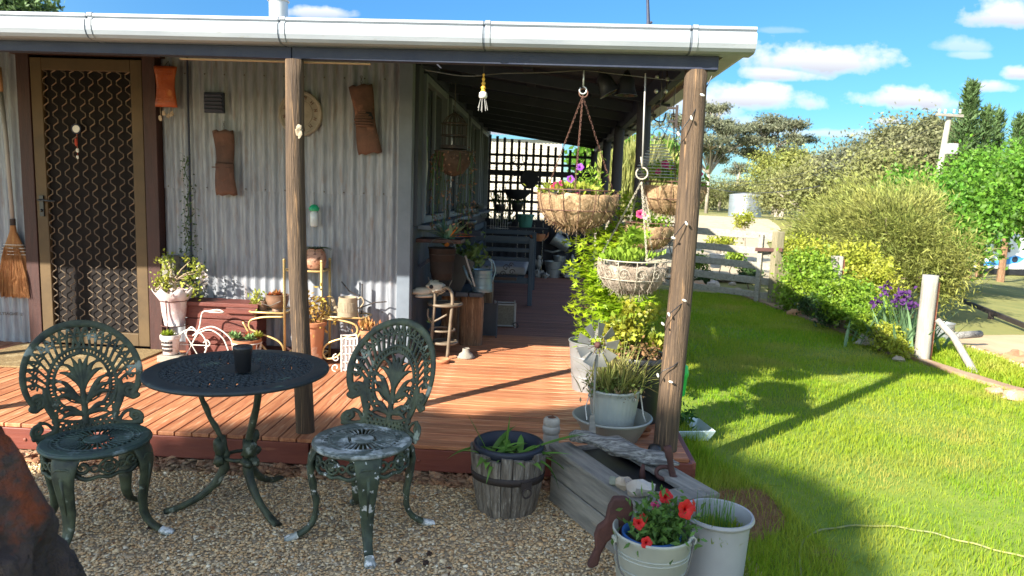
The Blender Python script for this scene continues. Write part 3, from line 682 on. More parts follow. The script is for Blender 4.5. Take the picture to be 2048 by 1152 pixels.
# ================================================================== cast iron table setting
class Relief:
    """a pierced casting: strokes laid on a grid, kept where metal is, thick where strokes are high"""
    def __init__(s, u0, u1, v0, v1, res=.0024):
        s.u0, s.v0, s.res = u0, v0, res; s.nu, s.nv = int((u1 - u0) / res) + 1, int((v1 - v0) / res) + 1
        s.H = np.zeros((s.nv, s.nu)); s.U, s.Vv = np.meshgrid(u0 + np.arange(s.nu) * res, v0 + np.arange(s.nv) * res)
    def dot(s, u, v, r, h=None):
        h = r if h is None else h; k = int(r / s.res) + 2; i, j = int((v - s.v0) / s.res), int((u - s.u0) / s.res)
        a, b, c, d = max(0, i - k), min(s.nv, i + k + 1), max(0, j - k), min(s.nu, j + k + 1)
        if a >= b or c >= d: return
        q = ((s.U[a:b, c:d] - u) ** 2 + (s.Vv[a:b, c:d] - v) ** 2) / (r * r)
        s.H[a:b, c:d] = np.maximum(s.H[a:b, c:d], np.where(q < 1, h * np.sqrt(np.maximum(0, 1 - q)) + 1e-4, 0))
    def stroke(s, pts, r, h=None, mirror=False, sp=4):
        k_ = getattr(s, 'fat', 1); r = [q * k_ for q in r] if hasattr(r, '__len__') else r * k_
        P = spline(pts, sp) if len(pts) > 2 and sp > 1 else [np.array(p, float) for p in pts]; n = len(P)
        L = [np.linalg.norm(P[i + 1] - P[i]) for i in range(n - 1)]; T = sum(L) or 1; acc = 0
        for i in range(n - 1):
            m = max(1, int(L[i] / (s.res * 1.1)))
            for j in range(m):
                t = (acc + L[i] * j / m) / T; p = P[i] + (P[i + 1] - P[i]) * j / m
                rr = np.interp(t, np.linspace(0, 1, len(r)), r) if hasattr(r, '__len__') else r
                hh = None if h is None else h
                s.dot(p[0], p[1], rr, hh)
                if mirror: s.dot(-p[0], p[1], rr, hh)
            acc += L[i]
    def circle(s, c, R0, r, h=None, n=None, a0=0, a1=360, mirror=False):
        s.stroke([(c[0] + R0 * math.cos(R(a0 + (a1 - a0) * i / 24)), c[1] + R0 * math.sin(R(a0 + (a1 - a0) * i / 24))) for i in range(25)], r, h, mirror, 1)
    def spiral(s, c, r0, r1, a0, turns, r, h=None, mirror=False):
        n = 26; s.stroke([(c[0] + (r0 + (r1 - r0) * i / n) * math.cos(R(a0 + 360 * turns * i / n)), c[1] + (r0 + (r1 - r0) * i / n) * math.sin(R(a0 + 360 * turns * i / n))) for i in range(n + 1)], r, h, mirror, 1)
    def build(s, name, m, warp, back=.35, mn=.0022):
        ok = s.H > 0; cell = ok[:-1, :-1] & ok[1:, :-1] & ok[:-1, 1:] & ok[1:, 1:]
        nu = s.nu; I, J = np.nonzero(cell); a = I * nu + J; quads = np.stack([a, a + 1, a + 1 + nu, a + nu], 1)
        U, W_, H = s.U.ravel().copy(), s.Vv.ravel().copy(), s.H.ravel().copy()
        used = np.unique(quads); mp = -np.ones(len(U), int); mp[used] = np.arange(len(used)); q = mp[quads]; U, W_, H = U[used], W_[used], H[used]
        e = np.concatenate([q[:, [0, 1]], q[:, [1, 2]], q[:, [2, 3]], q[:, [3, 0]]]); key = {}
        es = np.sort(e, 1); code = es[:, 0].astype(np.int64) * len(U) + es[:, 1]; uq, inv, cnt = np.unique(code, return_inverse=True, return_counts=True); bd = e[cnt[inv] == 1]
        # ease the stepped outline
        bv = np.zeros(len(U), bool); bv[bd.ravel()] = True
        for _ in range(3):
            su, sv, c = np.zeros(len(U)), np.zeros(len(U)), np.zeros(len(U))
            for x, y in ((0, 1), (1, 0)): np.add.at(su, bd[:, x], U[bd[:, y]]); np.add.at(sv, bd[:, x], W_[bd[:, y]]); np.add.at(c, bd[:, x], 1)
            g = bv & (c > 0); U[g] = .5 * U[g] + .5 * su[g] / c[g]; W_[g] = .5 * W_[g] + .5 * sv[g] / c[g]
        F = warp(U, W_, H + mn); B = warp(U, W_, -(H * back + mn)); n = len(U)
        faces = np.concatenate([q, q[:, ::-1] + n, np.stack([bd[:, 1], bd[:, 0], bd[:, 0] + n, bd[:, 1] + n], 1)])
        me = np_mesh(name, np.concatenate([F, B]), faces, m, True); return me

def chair_back_relief():
    r = Relief(-.25, .25, -.02, .475); r.fat = 1.22
    rim = [(.10, -.005), (.118, .04), (.135, .085), (.132, .11)]
    arch = []
    for i in range(19):
        a = R(-32 + 122 * i / 18); arch.append((.222 * math.cos(a), .245 + .212 * math.sin(a)))
    arch = [(.168, .128), (.185, .118), (.203, .128)] + arch
    r.stroke(arch, [.009, .011, .012, .0135, .0135], .010, True)
    r.spiral((.176, .152), .030, .004, -90, -1.6, [.008, .009, .007], .008, True)
    r.spiral((.176, .152), .026, .014, 0, 1, .008, .004, True)
    # inner arches
    for rr, w in ((.150, .006), (.124, .0055)):
        r.stroke([(rr * .88 * math.cos(R(a)), .20 + rr * 1.02 * math.sin(R(a))) for a in range(-55, 91, 12)], w, .007, True, 2)
    for i in range(22):
        a = R(-48 + 138 * i / 21); r.stroke([(.124 * .88 * math.cos(a), .20 + .124 * 1.02 * math.sin(a)), (.150 * .88 * math.cos(a + .05), .20 + .15 * 1.02 * math.sin(a + .05))], .0042, .005, True, 1)
    # branching tracery between arch and rim
    for i in range(11):
        a = R(-6 + 96 * i / 10); a2 = a + R(4.6)
        p0 = (.132 * math.cos(a), .20 + .153 * math.sin(a)); p1 = (.168 * math.cos(a2), .222 + .178 * math.sin(a2))
        r.stroke([p0, p1], .0052, .006, True, 1)
        for d in (-5.0, 5.0): r.stroke([p1, (.215 * math.cos(a2 + R(d)), .245 + .206 * math.sin(a2 + R(d)))], .0045, .006, True, 1)
        r.circle((.190 * math.cos(a), .235 + .190 * math.sin(a)), .009, .0038, .006, mirror=True)
        r.stroke([p1, (.176 * math.cos(a - R(4)), .226 + .180 * math.sin(a - R(4)))], .004, .005, True, 1)
    # side stem, waist, lower scrolls
    r.stroke([(.142, .19), (.143, .14), (.128, .09), (.112, .05), (.125, .015), (.17, .005), (.205, .01)], [.010, .014, .011, .010, .010, .010], .008, True)
    r.spiral((.186, .036), .026, .004, -90, 1.5, [.009, .008, .006], .008, True)
    r.stroke([(.13, .03), (.15, .055), (.18, .066)], .006, .006, True)
    # acanthus plume
    r.stroke([(0, .03), (0, .16), (0, .30)], [.012, .010, .006], .009)
    for (bx, by, tips) in ((0, .10, [((.03, .15), (.065, .205), (.098, .222)), ((.03, .14), (.07, .18), (.108, .185)), ((.025, .13), (.065, .155), (.105, .150))]),
                           (0, .16, [((.018, .22), (.04, .27), (.07, .29)), ((.02, .21), (.055, .245), (.085, .255)), ((.010, .24), (.022, .29), (.034, .315))]),
                           (0, .06, [((.03, .08), (.06, .10), (.09, .09)), ((.03, .07), (.06, .075), (.09, .062))])):
        for t in tips: r.stroke([(bx, by)] + list(t), [.006, .008, .0105, .0085, .003], .008, True)
    for u, v in ((.02, .325), (0, .335), (.098, .222), (.108, .17), (.07, .29)): r.dot(u, v, .010, .008); r.dot(-u, v, .010, .008)
    r.stroke([(-.125, .235), (-.06, .135), (-.01, .11)], .0035, .004); r.stroke([(.125, .235), (.06, .135), (.01, .11)], .0035, .004)
    # lower lattice
    r.stroke([(-.11, .06), (-.05, .040), (0, .036), (.05, .040), (.11, .06)], .006, .006)
    r.stroke([(-.12, .0), (0, -.004), (.12, .0)], .010, .007)
    for row, vv in enumerate((.012, .030)):
        for i in range(-5, 6): r.circle((i * .022 + (row % 2) * .011, vv), .0085, .0042, .006)
    for i in range(5): r.circle((.118 - i * .003, .055 + i * .022), .009, .0045, .006, mirror=True)
    r.stroke([(-.19, -.008), (0, -.014), (.19, -.008)], .009, .007)
    return r
def seat_relief(rad, spokes, res, holes):
    r = Relief(-rad - .01, rad + .01, -rad - .01, rad + .01, res)
    rr = np.hypot(r.U, r.Vv); an = np.arctan2(r.Vv, r.U); H = np.zeros_like(rr)
    edge = (rr < rad) & (rr > rad * .83); H[edge] = .004 + .003 * np.sqrt(np.clip(1 - ((rr[edge] - rad * .91) / (rad * .1)) ** 2, 0, 1))
    c = rr < rad * .24; H[c] = .0055
    if holes:
        sp = (rr <= rad * .66) & (rr >= rad * .24) & (np.abs(np.sin(an * spokes / 2)) < .66); H[sp] = np.maximum(H[sp], .004)
        for q in (.68, .80): g = np.abs(rr - rad * q) < rad * .022; H[g] = np.maximum(H[g], .005)
        sp = (rr > rad * .66) & (rr < rad * .85) & (np.abs(np.sin(an * spokes * .5 + rr * 90)) < .55); H[sp] = np.maximum(H[sp], .0035)
        r.H = H; return r
    r.H = H
    for ring in range(1, 8):
        q = rad * (.20 + .085 * ring) ; n = int(2 * math.pi * q / (rad * .094))
        for k in range(n):
            a = 2 * math.pi * (k + (ring % 2) * .5) / n; cx, cy = q * math.cos(a), q * math.sin(a)
            r.circle((cx, cy), rad * .034, rad * .0135, .0045)
            r.stroke([(cx, cy), (cx + rad * .05 * math.cos(a + 1.1), cy + rad * .05 * math.sin(a + 1.1))], rad * .012, .004, sp=1)
    return r
def apron_relief(L, D):
    r = Relief(-L / 2 - .005, L / 2 + .005, -D - .012, .012)
    r.stroke([(-L / 2, 0), (0, .002), (L / 2, 0)], .010, .006)
    r.circle((0, -D * .47), D * .30, .006, .007); r.circle((0, -D * .47), D * .15, .006, .008)
    for i in range(6): a = i * math.pi / 3; r.stroke([(0, -D * .47), (D * .28 * math.cos(a), -D * .47 + D * .28 * math.sin(a))], .0045, .005, sp=1)
    r.spiral((L * .30, -D * .42), D * .30, .006, 60, -1.4, [.007, .008, .006], .008, True)
    r.stroke([(L * .5, -.01), (L * .40, -D * .12), (L * .18, -D * .06), (0, -D * .10)], .007, .007, True)
    r.stroke([(L * .5, -D * .95), (L * .42, -D * .72), (L * .27, -D * .92), (L * .12, -D * .84), (0, -D * .93)], [.012, .010, .008, .008], .008, True)
    r.stroke([(L * .46, -.01), (L * .46, -D * .9)], .012, .006, True, 1)
    r.circle((L * .16, -D * .5), D * .13, .005, .006, mirror=True)
    return r
def iron_mat(name, base, base2, chip, t, w=.05, s=9):
    return mat(name, base, base2, 16, 9, .6, .5, 60, c3=chip, s3=s, t3=t, w3=w, spec=.5, bdist=.003)
M_gr1 = iron_mat('green_cast_iron', (.066, .082, .044), (.014, .02, .014), (.24, .27, .22), .60)
M_gr1s = iron_mat('green_seat_iron', (.04, .075, .055), (.03, .05, .05), (.22, .28, .28), .60, .12)
M_gr2 = iron_mat('chipped_green_iron', (.062, .085, .05), (.018, .027, .02), (.55, .56, .54), .60, .03, 30)
M_gr2s = iron_mat('worn_seat_iron', (.16, .18, .165), (.05, .07, .06), (.42, .45, .44), .50, .14, 14)
M_foot = iron_mat('bare_foot_iron', (.50, .52, .50), (.12, .15, .13), (.75, .76, .74), .5, .05, 22)
M_tab = iron_mat('dark_table_iron', (.024, .036, .040), (.015, .022, .028), (.08, .13, .095), .62, .1)
_BK = chair_back_relief(); _ST = seat_relief(.205, 36, .0026, True); _AP = apron_relief(.30, .105)
def warp_back(U, W_, H):
    y = -.175 - W_ * .27 + 1.15 * U ** 2 * np.clip(1.25 - W_ * 1.6, .35, 1.2)
    return np.stack([U, y + H, .425 + W_ * 1.03], 1)
def sweep(path, w, d, n=12):
    """flat bar along a radial profile path [(r,z)], tangential half widths w and half depths d"""
    b = MB(); k = len(path)
    for i, (r_, z) in enumerate(path):
        p0, p1 = path[max(0, i - 1)], path[min(k - 1, i + 1)]; t = Vector((p1[0] - p0[0], 0, p1[1] - p0[1])).normalized(); nr = Vector((-t.z, 0, t.x))
        for j in range(n):
            a = 2 * math.pi * j / n; c, s_ = math.cos(a), math.sin(a); c = math.copysign(abs(c) ** .7, c)
            rib = 1 + .30 * math.sin(i * 1.7) * (1 if i < k * .7 else 0)
            p = Vector((r_, 0, z)) + Vector((0, 1, 0)) * (w[i] * c) + nr * (d[i] * s_ * (rib if s_ < 0 else 1)); b.v.append(tuple(p))
    for i in range(k - 1):
        for j in range(n): a, c = i * n + j, i * n + (j + 1) % n; b.f.append((a, c, c + n, a + n))
    b.f.append(tuple(range(n))); b.f.append(tuple((k - 1) * n + j for j in range(n))[::-1]); return b
def chair(loc, rz, label, Mg, Ms, foot):
    t = thing('cast_iron_chair', label, 'chair', loc, rz, 'cast iron garden chairs at the round table')
    link('backrest', _BK.build('backrest', M_gr1, warp_back), t)
    link('seat', _ST.build('seat', Ms, lambda U, W_, H: np.stack([U, W_, .424 + H], 1)), t)
    MB().ring((0, 0, .420), .203, .0095, 48, 8).obj('seat_rim', Ms, t, smooth=True)
    rr = .192
    ap = _AP.build('apron', Mg, lambda U, W_, H: np.stack([(rr + H) * np.cos(U / rr), (rr + H) * np.sin(U / rr), .418 + W_], 1))
    for k in range(4): link('apron', ap, t, rot=(0, 0, R(90 * k)))
    pth = [tuple(p) for p in spline([(.185, .418), (.205, .385), (.215, .33), (.205, .25), (.193, .17), (.198, .10), (.226, .052), (.280, .020), (.322, .010)], 4)]; k = len(pth)
    q = np.linspace(0, 1, k); w = np.interp(q, [0, .12, .25, .4, .6, .75, .88, .95, 1], [.060, .056, .046, .034, .024, .019, .02, .026, .018]); d = np.interp(q, [0, .2, .5, .8, .93, 1], [.008, .014, .013, .012, .014, .008])
    kf = int(k * .86) if foot else k
    m1 = sweep(pth[:kf], w[:kf], d[:kf]).mesh('leg', Mg, True); m2 = sweep(pth[kf - 1:], w[kf - 1:], d[kf - 1:]).mesh('foot', M_foot, True) if foot else None
    kn = MB()
    for s_ in (-1, 1):
        pts = [(.216 + .004 * math.sin(u_), s_ * (.030 - .022 * (u_ / 7.5)) * math.cos(u_) + s_ * .008, .35 + (.030 - .022 * (u_ / 7.5)) * math.sin(u_)) for u_ in np.linspace(0, 7.5, 18)]
        kn.tube(pts, .0055, 6)
    kn.tube([(.225, 0, .33), (.218, 0, .25), (.204, 0, .17)], [.010, .006, .003], 6); kn.blob((.222, 0, .33), (.009, .014, .018), 8, 6, 0)
    km = kn.mesh('knee_scroll', Mg, True)
    for a in (45, 135, 225, 315):
        l = link('leg', m1, t, rot=(0, 0, R(a + (90 if 0 else 0)))); link('knee_scroll', km, l)
        if foot: link('foot', m2, l)
    return t
# chair faces local +y
_c1 = chair((-1.865, 2.81, 0), R(-140 + 5), 'dark green cast iron garden chair standing left of the round table', M_gr1, M_gr1s, True)
chair((-.76, 2.925, 0), R(180 - 24), 'green cast iron garden chair with flaking white paint right of the round table', M_gr2, M_gr2s, True)
_c1.scale = (1, 1, .955)
# table
tb = thing('round_table', 'round dark cast iron garden table with pierced lacework top', 'table', (-1.385, 3.12, 0), R(20))
_TT = seat_relief(.395, 60, .0034, False)
link('tabletop', _TT.build('tabletop', M_tab, lambda U, W_, H: np.stack([U, W_, .652 + H], 1)), tb)
MB().ring((0, 0, .650), .392, .010, 64, 8).obj('table_rim', M_tab, tb, smooth=True)
pth = [tuple(p) for p in spline([(.17, .645), (.165, .56), (.125, .44), (.075, .33), (.062, .25), (.085, .16), (.155, .08), (.25, .03), (.325, .012)], 5)]; k = len(pth); q = np.linspace(0, 1, k)
lg = sweep(pth, np.interp(q, [0, .1, .45, .55, .8, 1], [.022, .016, .015, .022, .014, .02]), np.interp(q, [0, .45, .55, 1], [.012, .012, .022, .011]), 10).mesh('leg', M_gr1, True)
lo_ = MB().blob((.085, 0, .30), (.03, .035, .045), 10, 8, .35, 3).blob((.09, .02, .24), (.022, .022, .022), 8, 6, .4, 3).blob((.09, -.02, .24), (.022, .022, .022), 8, 6, .4, 3).mesh('leaf_boss', M_gr1, True)
for a in (203 - 20, 322 - 20, 78 - 20): l = link('leg', lg, tb, rot=(0, 0, R(a))); link('leaf_boss', lo_, l, kind='stuff')
MB().ring((0, 0, .245), .065, .009, 24, 8).obj('collar', M_gr1, tb, smooth=True)
cp = V(480, 731, 3.02)
cup = thing('travel_cup', 'black lidded travel cup standing on the round table', 'cup', (cp.x, 3.05, .666))
MB().lathe([(.031, 0), (.033, .003), (.0385, .085), (.041, .09), (.041, .103), (.037, .103)], 32).obj('cup_body', M_black, cup, auto=40)
MB().lathe([(.0415, .100), (.0425, .103), (.0425, .112), (.039, .117), (.02, .116), (.019, .119), (0, .119)], 32, cap0=False).box((.0, -.026, .118), (.02, .012, .006)).obj('lid', M_black, cup, auto=40)

# ================================================================== half barrel planter
M_stave = mat('weathered_oak', (.25, .215, .175), (.09, .075, .06), 9, 9, .9, 1.0, 18, (8, 8, .5), c3=(.34, .31, .27), s3=12, t3=.55, w3=.1, st3=(9, 9, .4), bdist=.012, vary=.15)
M_hoop = mat('rusty_hoop', (.06, .045, .04), (.035, .03, .03), 12, 6, .7, .4, 60, metal=.3)
M_potin = mat('navy_pot', (.012, .017, .03), (.02, .025, .04), 9, 4, .5)
M_loam = mat('dark_soil', (.05, .032, .02), (.025, .016, .01), 30, 5, .95, .8, 60)
brl = thing('barrel_planter', 'weathered half barrel planter with rusty hoop, navy liner and strappy green leaves', 'planter', (-.145, 3.26, 0), R(10))
ns = 20
for i in range(ns):
    a0, a1 = 2 * math.pi * i / ns + .012, 2 * math.pi * (i + 1) / ns - .012; hgt = .30 + .012 * math.sin(i * 2.3); b = MB(); kz = 5
    for kk in range(kz + 1):
        z = hgt * kk / kz; ro = .138 + .042 * (kk / kz) + .006 * math.sin(math.pi * kk / kz); 
        for (a, r_) in ((a0, ro), ((a0 + a1) / 2, ro + .003), (a1, ro), (a1, ro - .02), (a0, ro - .02)): b.v.append((r_ * math.cos(a), r_ * math.sin(a), z + (.004 * math.sin(a * 40) if kk == kz else 0)))
    for kk in range(kz):
        for j in range(5): c, d = kk * 5 + j, kk * 5 + (j + 1) % 5; b.f.append((c, d, d + 5, c + 5))
    b.f.append((0, 1, 2, 3, 4)); b.f.append(tuple(kz * 5 + j for j in (4, 3, 2, 1, 0)))
    b.obj('stave', M_stave, brl)
hp = MB(); n = 40
for z, r_ in ((.165, .1685), (.20, .1735)):
    for i in range(n): a = 2 * math.pi * i / n; hp.v.append((r_ * math.cos(a), r_ * math.sin(a), z + .012 * math.cos(a * 1 + 2)))
for i in range(n): hp.f.append((i, (i + 1) % n, (i + 1) % n + n, i + n))
o = hp.obj('hoop', M_hoop, brl, smooth=True); sm = o.modifiers.new('t', 'SOLIDIFY'); sm.thickness = .004; sm.offset = 1
hk = MB().box((0, 0, 0), (.05, .012, .035)).ring((0, -.008, -.035), .022, .004, 18, 6, M=M3); o = hk.obj('hoop_ring', M_hoop, brl); o.location = (.177 * math.cos(R(-68)), .177 * math.sin(R(-68)), .18); o.rotation_euler = (0, 0, R(22))
MB().lathe([(.12, .05), (.152, .285), (.166, .30), (.170, .318), (.166, .330), (.150, .330), (.140, .27), (.13, .22)], 36, cap0=True).obj('liner_pot', M_potin, brl, smooth=True)
MB().lathe([(.135, .235), (.08, .245), (0, .248)], 24, cap0=False).obj('potting_soil', M_loam, brl, smooth=True)
M_strap = mat('strap_leaf', (.09, .22, .035), (.15, .28, .05), 6, 4, .45, island=.35, transl=.3, c3=(.35, .33, .08), s3=4, t3=.66)
def straps(specs, name, m, parent, w=.012, n=9):
    b = MB()
    for (p, d, L, droop, ww) in specs:
        p = Vector(p); d = Vector(d).normalized(); side = d.cross(Vector((0, 0, 1))); side = side.normalized() if side.length > .05 else Vector((1, 0, 0)); pos = p.copy(); base = len(b.v)
        for i in range(n + 1):
            t = i / n; wd = (ww or w) * math.sin(math.pi * min(1, .18 + .82 * t)) ** .7 * (1 - t ** 4) + .0006; up = side.cross(d).normalized()
            b.v += [tuple(pos - side * wd), tuple(pos + up * wd * .35 * -1), tuple(pos + side * wd)]
            d = (d + Vector((0, 0, -droop / n))).normalized(); pos = pos + d * L / n
        for i in range(n):
            a = base + i * 3; b.f += [(a, a + 1, a + 4, a + 3), (a + 1, a + 2, a + 5, a + 4)]
    return b.obj(name, m, parent, smooth=True)
sp = [((.04, -.02, .27), (.9, -.3, .62), .34, .3, .016), ((.05, .0, .27), (.95, -.12, .5), .35, .3, .014), ((.05, -.03, .26), (.8, -.35, .45), .26, .5, .015), ((.0, -.04, .26), (.5, -.6, .9), .14, 1.2, .018),
      ((-.02, -.03, .27), (.05, -.2, 1), .22, .1, .006), ((-.09, -.02, .27), (-.5, .0, 1), .26, .15, .010), ((-.08, -.05, .27), (-.8, -.3, .6), .20, .6, .008), ((-.07, -.04, .27), (-.3, -.5, .4), .20, 1.0, .024),
      ((-.05, -.06, .27), (.3, -.5, .3), .2, .7, .022), ((-.09, -.03, .27), (-.15, -.7, .35), .18, .8, .024), ((.06, -.06, .27), (.7, -.6, .4), .17, .9, .016), ((.02, -.05, .27), (-.4, -.5, .5), .16, 1.0, .018), ((.10, -.03, .27), (1, -.2, .3), .26, 1.6, .010), ((.1, -.04, .27), (1, -.4, .2), .22, 2.2, .010)]
for k in range(26): a = rnd.uniform(0, 6.28); sp.append(((rnd.uniform(-.09, .09), rnd.uniform(-.09, .05), .27), (math.cos(a), math.sin(a) - .3, rnd.uniform(.4, 1.0)), rnd.uniform(.12, .24), rnd.uniform(.7, 1.6), rnd.uniform(.009, .018)))
straps(sp, 'strap_leaves', M_strap, brl)

# ================================================================== timber planter box
M_plank = mat('grey_sleeper', (.27, .25, .215), (.15, .14, .125), 4, 9, .85, .5, 20, (1, 9, 9), c3=(.33, .27, .20), s3=3, t3=.6, w3=.12, vary=.12)
bx = thing('planter_box', 'long grey weathered timber planter box lined in black beside the corner post', 'planter', (.06, 3.36, 0), math.atan2(-.88, .47))
LX, LW = .74, .38
for z in (.07, .205):
    MB().box((LX / 2, .018, z), (LX, .036, .128)).obj('side_plank', M_plank, bx, bevel=.004); MB().box((LX / 2, LW - .018, z), (LX, .036, .128)).obj('side_plank', M_plank, bx, bevel=.004)
    MB().box((LX - .019, LW / 2, z), (.036, LW - .075, .126)).obj('end_plank', M_plank, bx, bevel=.004); MB().box((.019, LW / 2, z), (.036, LW - .075, .126)).obj('end_plank', M_plank, bx, bevel=.004)
def capped(y0, y1, flip): 
    x0 = -.01; b = MB(); s_ = .10 if not flip else -.10; pts = [(x0, y0), (LX + .01, y0), (LX + .01, y1), (x0, y1)]
    return pts
b = MB(); cpoly = lambda P: b.add([(x, y, .27) for x, y in P] + [(x, y, .292) for x, y in P], [(3, 2, 1, 0), (4, 5, 6, 7)] + [(i, (i + 1) % 4, (i + 1) % 4 + 4, i + 4) for i in range(4)])
def cap(P): global b; b = MB(); cpoly(P); return b.obj('cap_board', M_plank, bx, bevel=.004)
cap([(-.01, -.012), (LX + .012, -.012), (LX - .10, .095), (-.01, .105)]); cap([(-.01, LW - .10), (LX - .10, LW - .105), (LX + .012, LW + .012), (-.01, LW + .012)])
cap([(LX - .098, .098), (LX + .012, -.009), (LX + .012, LW + .009), (LX - .098, LW - .108)])
MB().box((LX / 2 - .03, LW / 2, .17), (LX - .14, LW - .085, .17)).obj('liner', M_black, bx)
def rockobj(name, c, r, m, label, cat='rock', seed=0, n=14, amp=.22, rz=0, group=None, parent=None):
    b = MB().blob((0, 0, 0), r, n, int(n * .75), amp, 1.5, seed); o = b.obj(name, m, parent, loc=c, rot=(0, 0, rz), label=label, cat=cat, group=group); o.data.set_sharp_from_angle(angle=R(25)) ; return o
M_quartz = mat('white_quartz', (.50, .46, .41), (.36, .30, .25), 5, 6, .7, .5, 25, c3=(.36, .25, .18), s3=7, t3=.62)
M_tanr = mat('tan_rock', (.40, .33, .25), (.28, .22, .16), 8, 6, .85, .5, 30)
q = G(1283, 992, .292); rockobj('quartz_rock', (q.x, q.y, .325), (.068, .045, .04), M_quartz, 'large angular white quartz rock on the planter box corner', seed=11, n=7, amp=.42, rz=-.4)
q = G(1247, 978, .292); rockobj('tan_rock', (q.x, q.y, .318), (.036, .03, .027), M_tanr, 'small tan rock between the white quartz and the grey-green pebble', seed=5, n=9)
q = G(1231, 970, .292); rockobj('green_rock', (q.x - .008, q.y, .311), (.022, .024, .019), mat('grey_green_rock', (.24, .26, .20), (.18, .19, .15), 9, 5, .8, .4, 40), 'smallest rock on the planter box, grey-green, beside the tan one', seed=7, n=9)
# driftwood across the box
M_drift = mat('driftwood', (.40, .39, .36), (.12, .115, .11), 8, 9, .9, 1.0, 16, (1.2, 10, 10), bdist=.015, lo=.38, hi=.6)
p0, p1 = Vector((.15, 3.40, .335)), Vector((.62, 3.10, .318)); b = MB(); kk, n = 40, 22; ax = (p1 - p0).normalized(); sd_ = ax.cross(Vector((0, 0, 1))).normalized()
for i in range(kk + 1):
    t = i / kk; c = p0.lerp(p1, t) + Vector((0, 0, .022 * math.sin(t * 5) * (1 - t))) + sd_ * .02 * math.sin(t * 4.4); rw = (.030 + .018 * math.sin(t * 3.0) + .006 * math.sin(t * 17)) * (1 if t < .85 else (1 - t) / .15 * .7 + .3) * (min(1, t / .06) * .5 + .5)
    for j in range(n):
        a = 2 * math.pi * j / n; g_ = 1 + .30 * fbm((math.cos(a) * 2.6, math.sin(a) * 2.6, t * 2.5 + 5)) + .16 * math.sin(a * 9 + 4 * math.sin(t * 5))
        b.v.append(tuple(c + sd_ * rw * 1.15 * g_ * math.cos(a) + Vector((0, 0, 1)) * rw * .62 * g_ * math.sin(a)))
for i in range(kk):
    for j in range(n): a, c = i * n + j, i * n + (j + 1) % n; b.f.append((a, c, c + n, a + n))
b.f.append(tuple(range(n))); b.f.append(tuple(kk * n + j for j in range(n)))
b.obj('driftwood', M_drift, smooth=True, label='twisted grey driftwood branch lying across the planter box', cat='driftwood')
# old insulator
q = V(1099, 905, 3.47)
ins = thing('insulator', 'old white ceramic insulator standing at the back corner of the planter box', 'insulator', (q.x + .005, 3.55, .17))
MB().lathe([(.040, 0), (.043, .01), (.041, .10), (.038, .112), (.044, .12), (.046, .14), (.044, .152), (.040, .155), (.043, .165), (.042, .185), (.034, .196), (.020, .197)], 28).obj('insulator_body', mat('weathered_ceramic', (.40, .37, .32), (.27, .24, .20), 12, 5, .6, .3, 40), ins, auto=50)
MB().box((0, 0, .197), (.032, .032, .006), rz=.6).box((0, 0, .2015), (.03, .005, .006), rz=1.2).obj('rusty_plate', mat('rust', (.16, .06, .03), (.09, .04, .025), 12, 6, .85, .6, 60), ins)
# rusty sculptures
M_rust = mat('rusty_iron', (.105, .042, .034), (.065, .03, .026), 9, 6, .75, .4, 70, metal=.15)
rs = thing('rusty_hooked_sculpture', 'rusty iron hooked bar and loop standing on the planter box below the corner post', 'sculpture', (0, 0, 0))
def PV(P, y): return [V(px, py, y) for px, py in P]
YR = 3.04
b = MB().tube([tuple(p) for p in spline([V(1335, 893, YR), V(1340, 920, YR), V(1345, 950, YR), V(1358, 975, YR)], 4)], [.018] * 4 + [.014] * 5 + [.020] * 4, 10); b.obj('upright_bar', M_rust, rs, smooth=True)
MB().bar(V(1296, 984, YR), V(1362, 976, YR), .03, .032).obj('foot_bar', M_rust, rs, bevel=.005)
b = MB(); c = V(1330, 946, YR); b.ring(c, .038, .0095, 26, 8, M=Matrix.Rotation(R(70), 3, 'X'), ry=.027); b.obj('loop', M_rust, rs, smooth=True)
b = MB(); p = V(1285, 965, YR + .05); b.tube([p, p + Vector((-.004, 0, .055)), p + Vector((-.002, 0, .085))], [.017, .012, .006], 8); b.obj('spike', M_rust, rs, smooth=True)
outline = [(1226, 993), (1250, 993), (1265, 1003), (1266, 1022), (1258, 1048), (1250, 1078), (1236, 1072), (1226, 1072), (1214, 1082), (1202, 1104), (1196, 1128), (1182, 1134), (1173, 1130), (1182, 1112), (1190, 1096), (1188, 1070), (1194, 1052), (1210, 1040), (1216, 1012)]
q = [V(px, py, 2.55) for px, py in outline]; o = MB().prism([(p.x, p.z) for p in q], .035, c=(0, 2.55, 0)).obj('rusty_animal_sculpture', M_rust, label='dark rusty iron animal-leg cutout leaning on the front of the planter box', cat='sculpture', bevel=.008)
# fence-post base weathering stones and the small dark clump of cones on the gravel
M_cone = mat('dark_cone', (.06, .035, .025), (.03, .018, .014), 30, 5, .95, .9, 60)
for (px, py, s_, lb) in ((302, 1056, .016, 'dark brown seed cone on the gravel under the round table'), (798, 1123, .012, 'single dark seed cone on the gravel before the right chair'), (852, 1128, .013, 'dark seed cone lying nearest the camera of the pair on the gravel'), (858, 1110, .012, 'dark seed cone lying behind another on the gravel right of the chair')):
    p = G(px, py, .01); rockobj('seed_cone', (p.x, p.y, .016), (s_, s_ * .8, s_ * .8), M_cone, lb, 'seed cone', seed=px, n=9, amp=.5)

